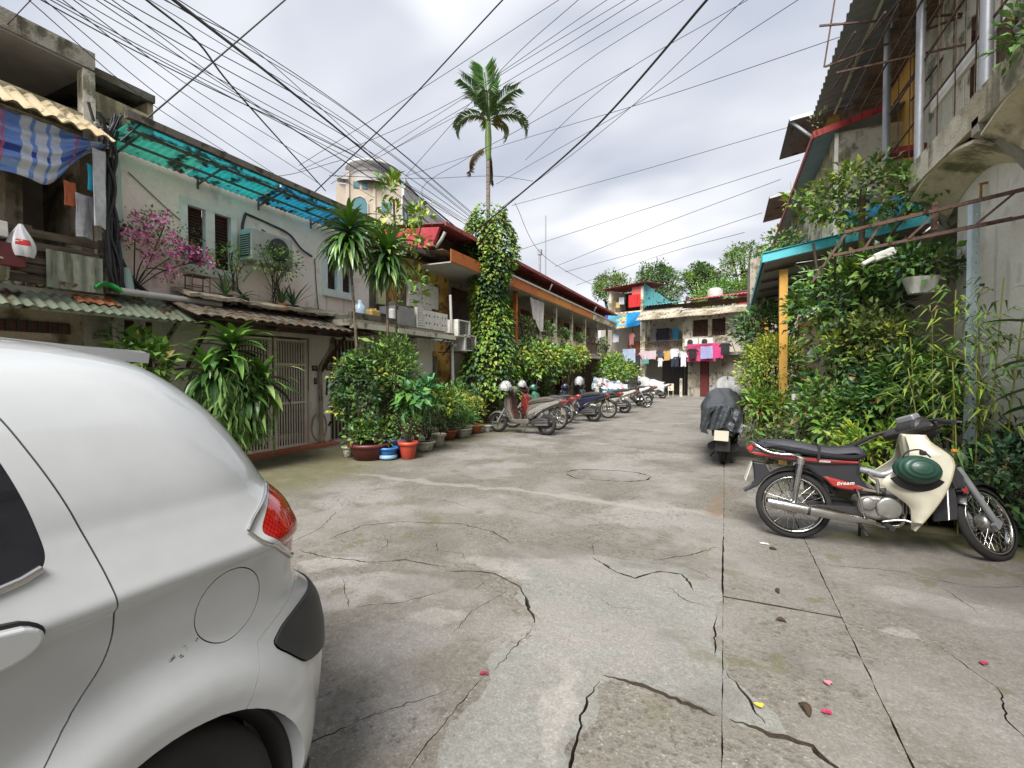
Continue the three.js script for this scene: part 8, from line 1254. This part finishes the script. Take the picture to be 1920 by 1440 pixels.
// corner house: bag, box, clothes under the tarp
single('plastic_bag', 'white plastic bag with a red print hanging on the balcony railing', 'bag', [sheet((u, v) => { const a = u * 2 * PI, k = v < 0.25 ? 0.15 + v * 1.6 : 0.55 + 0.45 * sin((v - 0.25) / 0.75 * PI * 0.8), r = 0.11 * k * (1 + 0.08 * sin(a * 7 + v * 5)); return [-6.72 + r * 0.7 * cos(a), 2.96 - 0.34 * v, -2.38 + r * sin(a)]; }, 40, 22)], mk([0.72, 0.71, 0.72], 0.35, { side: THREE.DoubleSide, map: tex(128, (u, v) => (v > 0.5 && v < 0.68 && (u > 0.9 || u < 0.1) && fbm(u * 30, v * 30, 2, 3, 30, 30) > 0.35) ? [0.9, 0.25, 0.25] : g3(0.93 + 0.06 * fbm(u * 20, v * 20, 3, 4, 20, 20))) }), [-6.72, 2.7, -2.38], null, true);
single('white_box', 'white box on the railing at the left edge', 'box', bx(0.22, 0.16, 0.36, -6.76, 2.86, -2.08, 0, 0.1, 0.06, 0.01), M.whitepl, [-6.76, 2.8, -2.08]);
single('red_crate', 'dark red crate behind the plastic bag', 'crate', bx(0.2, 0.24, 0.5, -6.78, 2.62, -2.15, 0, 0, 0, 0.01), M.maroon, [-6.78, 2.5, -2.15]);
single('cream_bucket', 'cream bucket rim at the left edge above the green awning', 'bucket', lathe([[0, 0], [0.1, 0], [0.13, 0.2], [0.145, 0.2], [0.145, 0.22], [0.12, 0.22], [0.11, 0.03], [0, 0.03]]).translate(-6.82, 2.36, -2.2), M.oldwhite, [-6.82, 2.36, -2.2]);
hang('orange_garment', 'orange garment hanging in the dark balcony opening', 'towel', [-6.75, 3.56, -2.8], PI / 2, 0.11, 0.28, [0.5, 0.14, 0.05]);
hang('cyan_cloth', 'small bright cyan cloth below the tarp', 'towel', [-6.68, 3.8, -2.97], PI / 2, 0.09, 0.3, [0.02, 0.42, 0.62], 'cloth');
hang('grey_trousers', 'grey cloth hanging below the cyan cloth', 'towel', [-6.72, 3.45, -2.92], PI / 2, 0.17, 0.5, [0.36, 0.36, 0.38], 'cloth');
hang('long_white_cloth', 'long white cloth hanging at the right end of the tarp', 'towel', [-6.66, 4.0, -3.04], PI / 2, 0.13, 0.9, [0.62, 0.62, 0.64], 'cloth');
hang('curtain', 'dim reddish brown curtain at the left of the dark balcony', 'towel', [-7.6, 4.2, -2.0], PI / 2, 0.5, 1.7, [0.03, 0.012, 0.018], 'curtain');
single('green_net', 'bright green net scrap at the foot of the cable bundle', 'net', sheet((u, v) => [-6.8 - 0.1 * v + 0.02 * sin(u * 9), 2.42 + 0.07 * sin(u * PI) + 0.03 * sin(v * 7 + u * 5), -3.05 - 0.28 * u], 14, 8, 0.006), mk([0.03, 0.34, 0.06], 0.8, { map: 'cloth', s: 0.1 }), [-6.8, 2.42, -3.2]);
// ================================================================ LITTER ON THE CONCRETE
const petal = (x, s, r, a) => sheet((u, v) => { const q = (u - 0.5) * 2, w = sin(v * PI) * r * 0.6; const dx = q * w, dz = (v - 0.5) * r * 2; return [x + dx * cos(a) - dz * sin(a), 0.008 + 0.35 * abs(q) * w + 0.25 * r * (v - 0.4) ** 2, -s + dx * sin(a) + dz * cos(a)]; }, 4, 6, 0.001);
[[1.14, 2.96, 'magenta petal on the far right slab', [0.42, 0.025, 0.09]], [0.39, 2.26, 'magenta petal beside the curled dry leaf', [0.42, 0.025, 0.09]], [0.43, 2.48, 'faded pink petal on the paving strip', [0.6, 0.2, 0.25]], [-1.01, 1.9, 'dark red petal left of the mortar patch', [0.3, 0.02, 0.05]], [0.14, 2.19, 'small yellow leaf by the diagonal crack', [0.6, 0.5, 0.05]], [1.55, 3.2, 'yellow leaf near the right edge slab', [0.55, 0.36, 0.06]]].forEach(([x, s, l, c], i) => single('fallen_petal', l, 'petal', [petal(x, s, 0.02, i * 1.3), petal(x + 0.012, s + 0.006, 0.017, i * 1.3 + 1.4)], mk(c, 0.7, { map: 'cloth', s: 0.05, side: THREE.DoubleSide }), [x, 0, -s]));
[[0.36, 4.23, 'curled dry leaf nearest the old motorbike'], [0.33, 3.41, 'curled dry leaf just above the cross joint'], [0.3, 3.0, 'curled dry leaf just below the cross joint'], [0.31, 2.24, 'larger brown curled leaf lower on the paving strip']].forEach(([x, s, l], i) => single('dry_leaf', l, 'leaf', sheet((u, v) => { const L = i === 3 ? 0.075 : 0.055, w = (i === 3 ? 0.016 : 0.011) * sin(v * PI * 0.92 + 0.12), a = lerp(-0.6, 3.4 + sin(v * 5), u), t = i * 1.3 + 0.4, q = (v - 0.5) * L, c = w * cos(a), bend = 0.012 * sin(v * PI); return [x + q * cos(t) - (c + bend) * sin(t), 0.004 + w * 0.9 + w * sin(a), -s + q * sin(t) + (c + bend) * cos(t)]; }, 12, 10, 0.0012), mk([0.1, 0.065, 0.04], 0.95, { map: 'bark', s: 0.05 }), [x, 0, -s]));
single('paper_scrap', 'small white paper scrap by the rear tyre of the old motorbike', 'paper', sheet((u, v) => [0.27 + 0.07 * u + 0.01 * sin(v * 4), 0.006 + 0.008 * sin(u * 5) * sin(v * 3) ** 2, -4.32 - 0.03 * v], 6, 4, 0.001), M.whitepl, [0.3, 0, -4.33]);
{ seed(66); const g = []; for (let i = 0; i < 260; i++) { const s = 1.3 + 5 * R() ** 1.3, x = rr(-3.2, 2.0), r = rr(0.002, 0.007); g.push(clean(new THREE.IcosahedronGeometry(r, 0)).scale(1, 0.6, 1.3).translate(x, r * 0.4, -s)); } const o = single('grit', 'loose grit scattered on the worn concrete', 'grit', g, mk([0.2, 0.18, 0.15], 1, { map: 'dust', s: 0.1 }), [0, 0, 0]); o.userData.kind = 'stuff'; }

renderer.render(scene, camera);
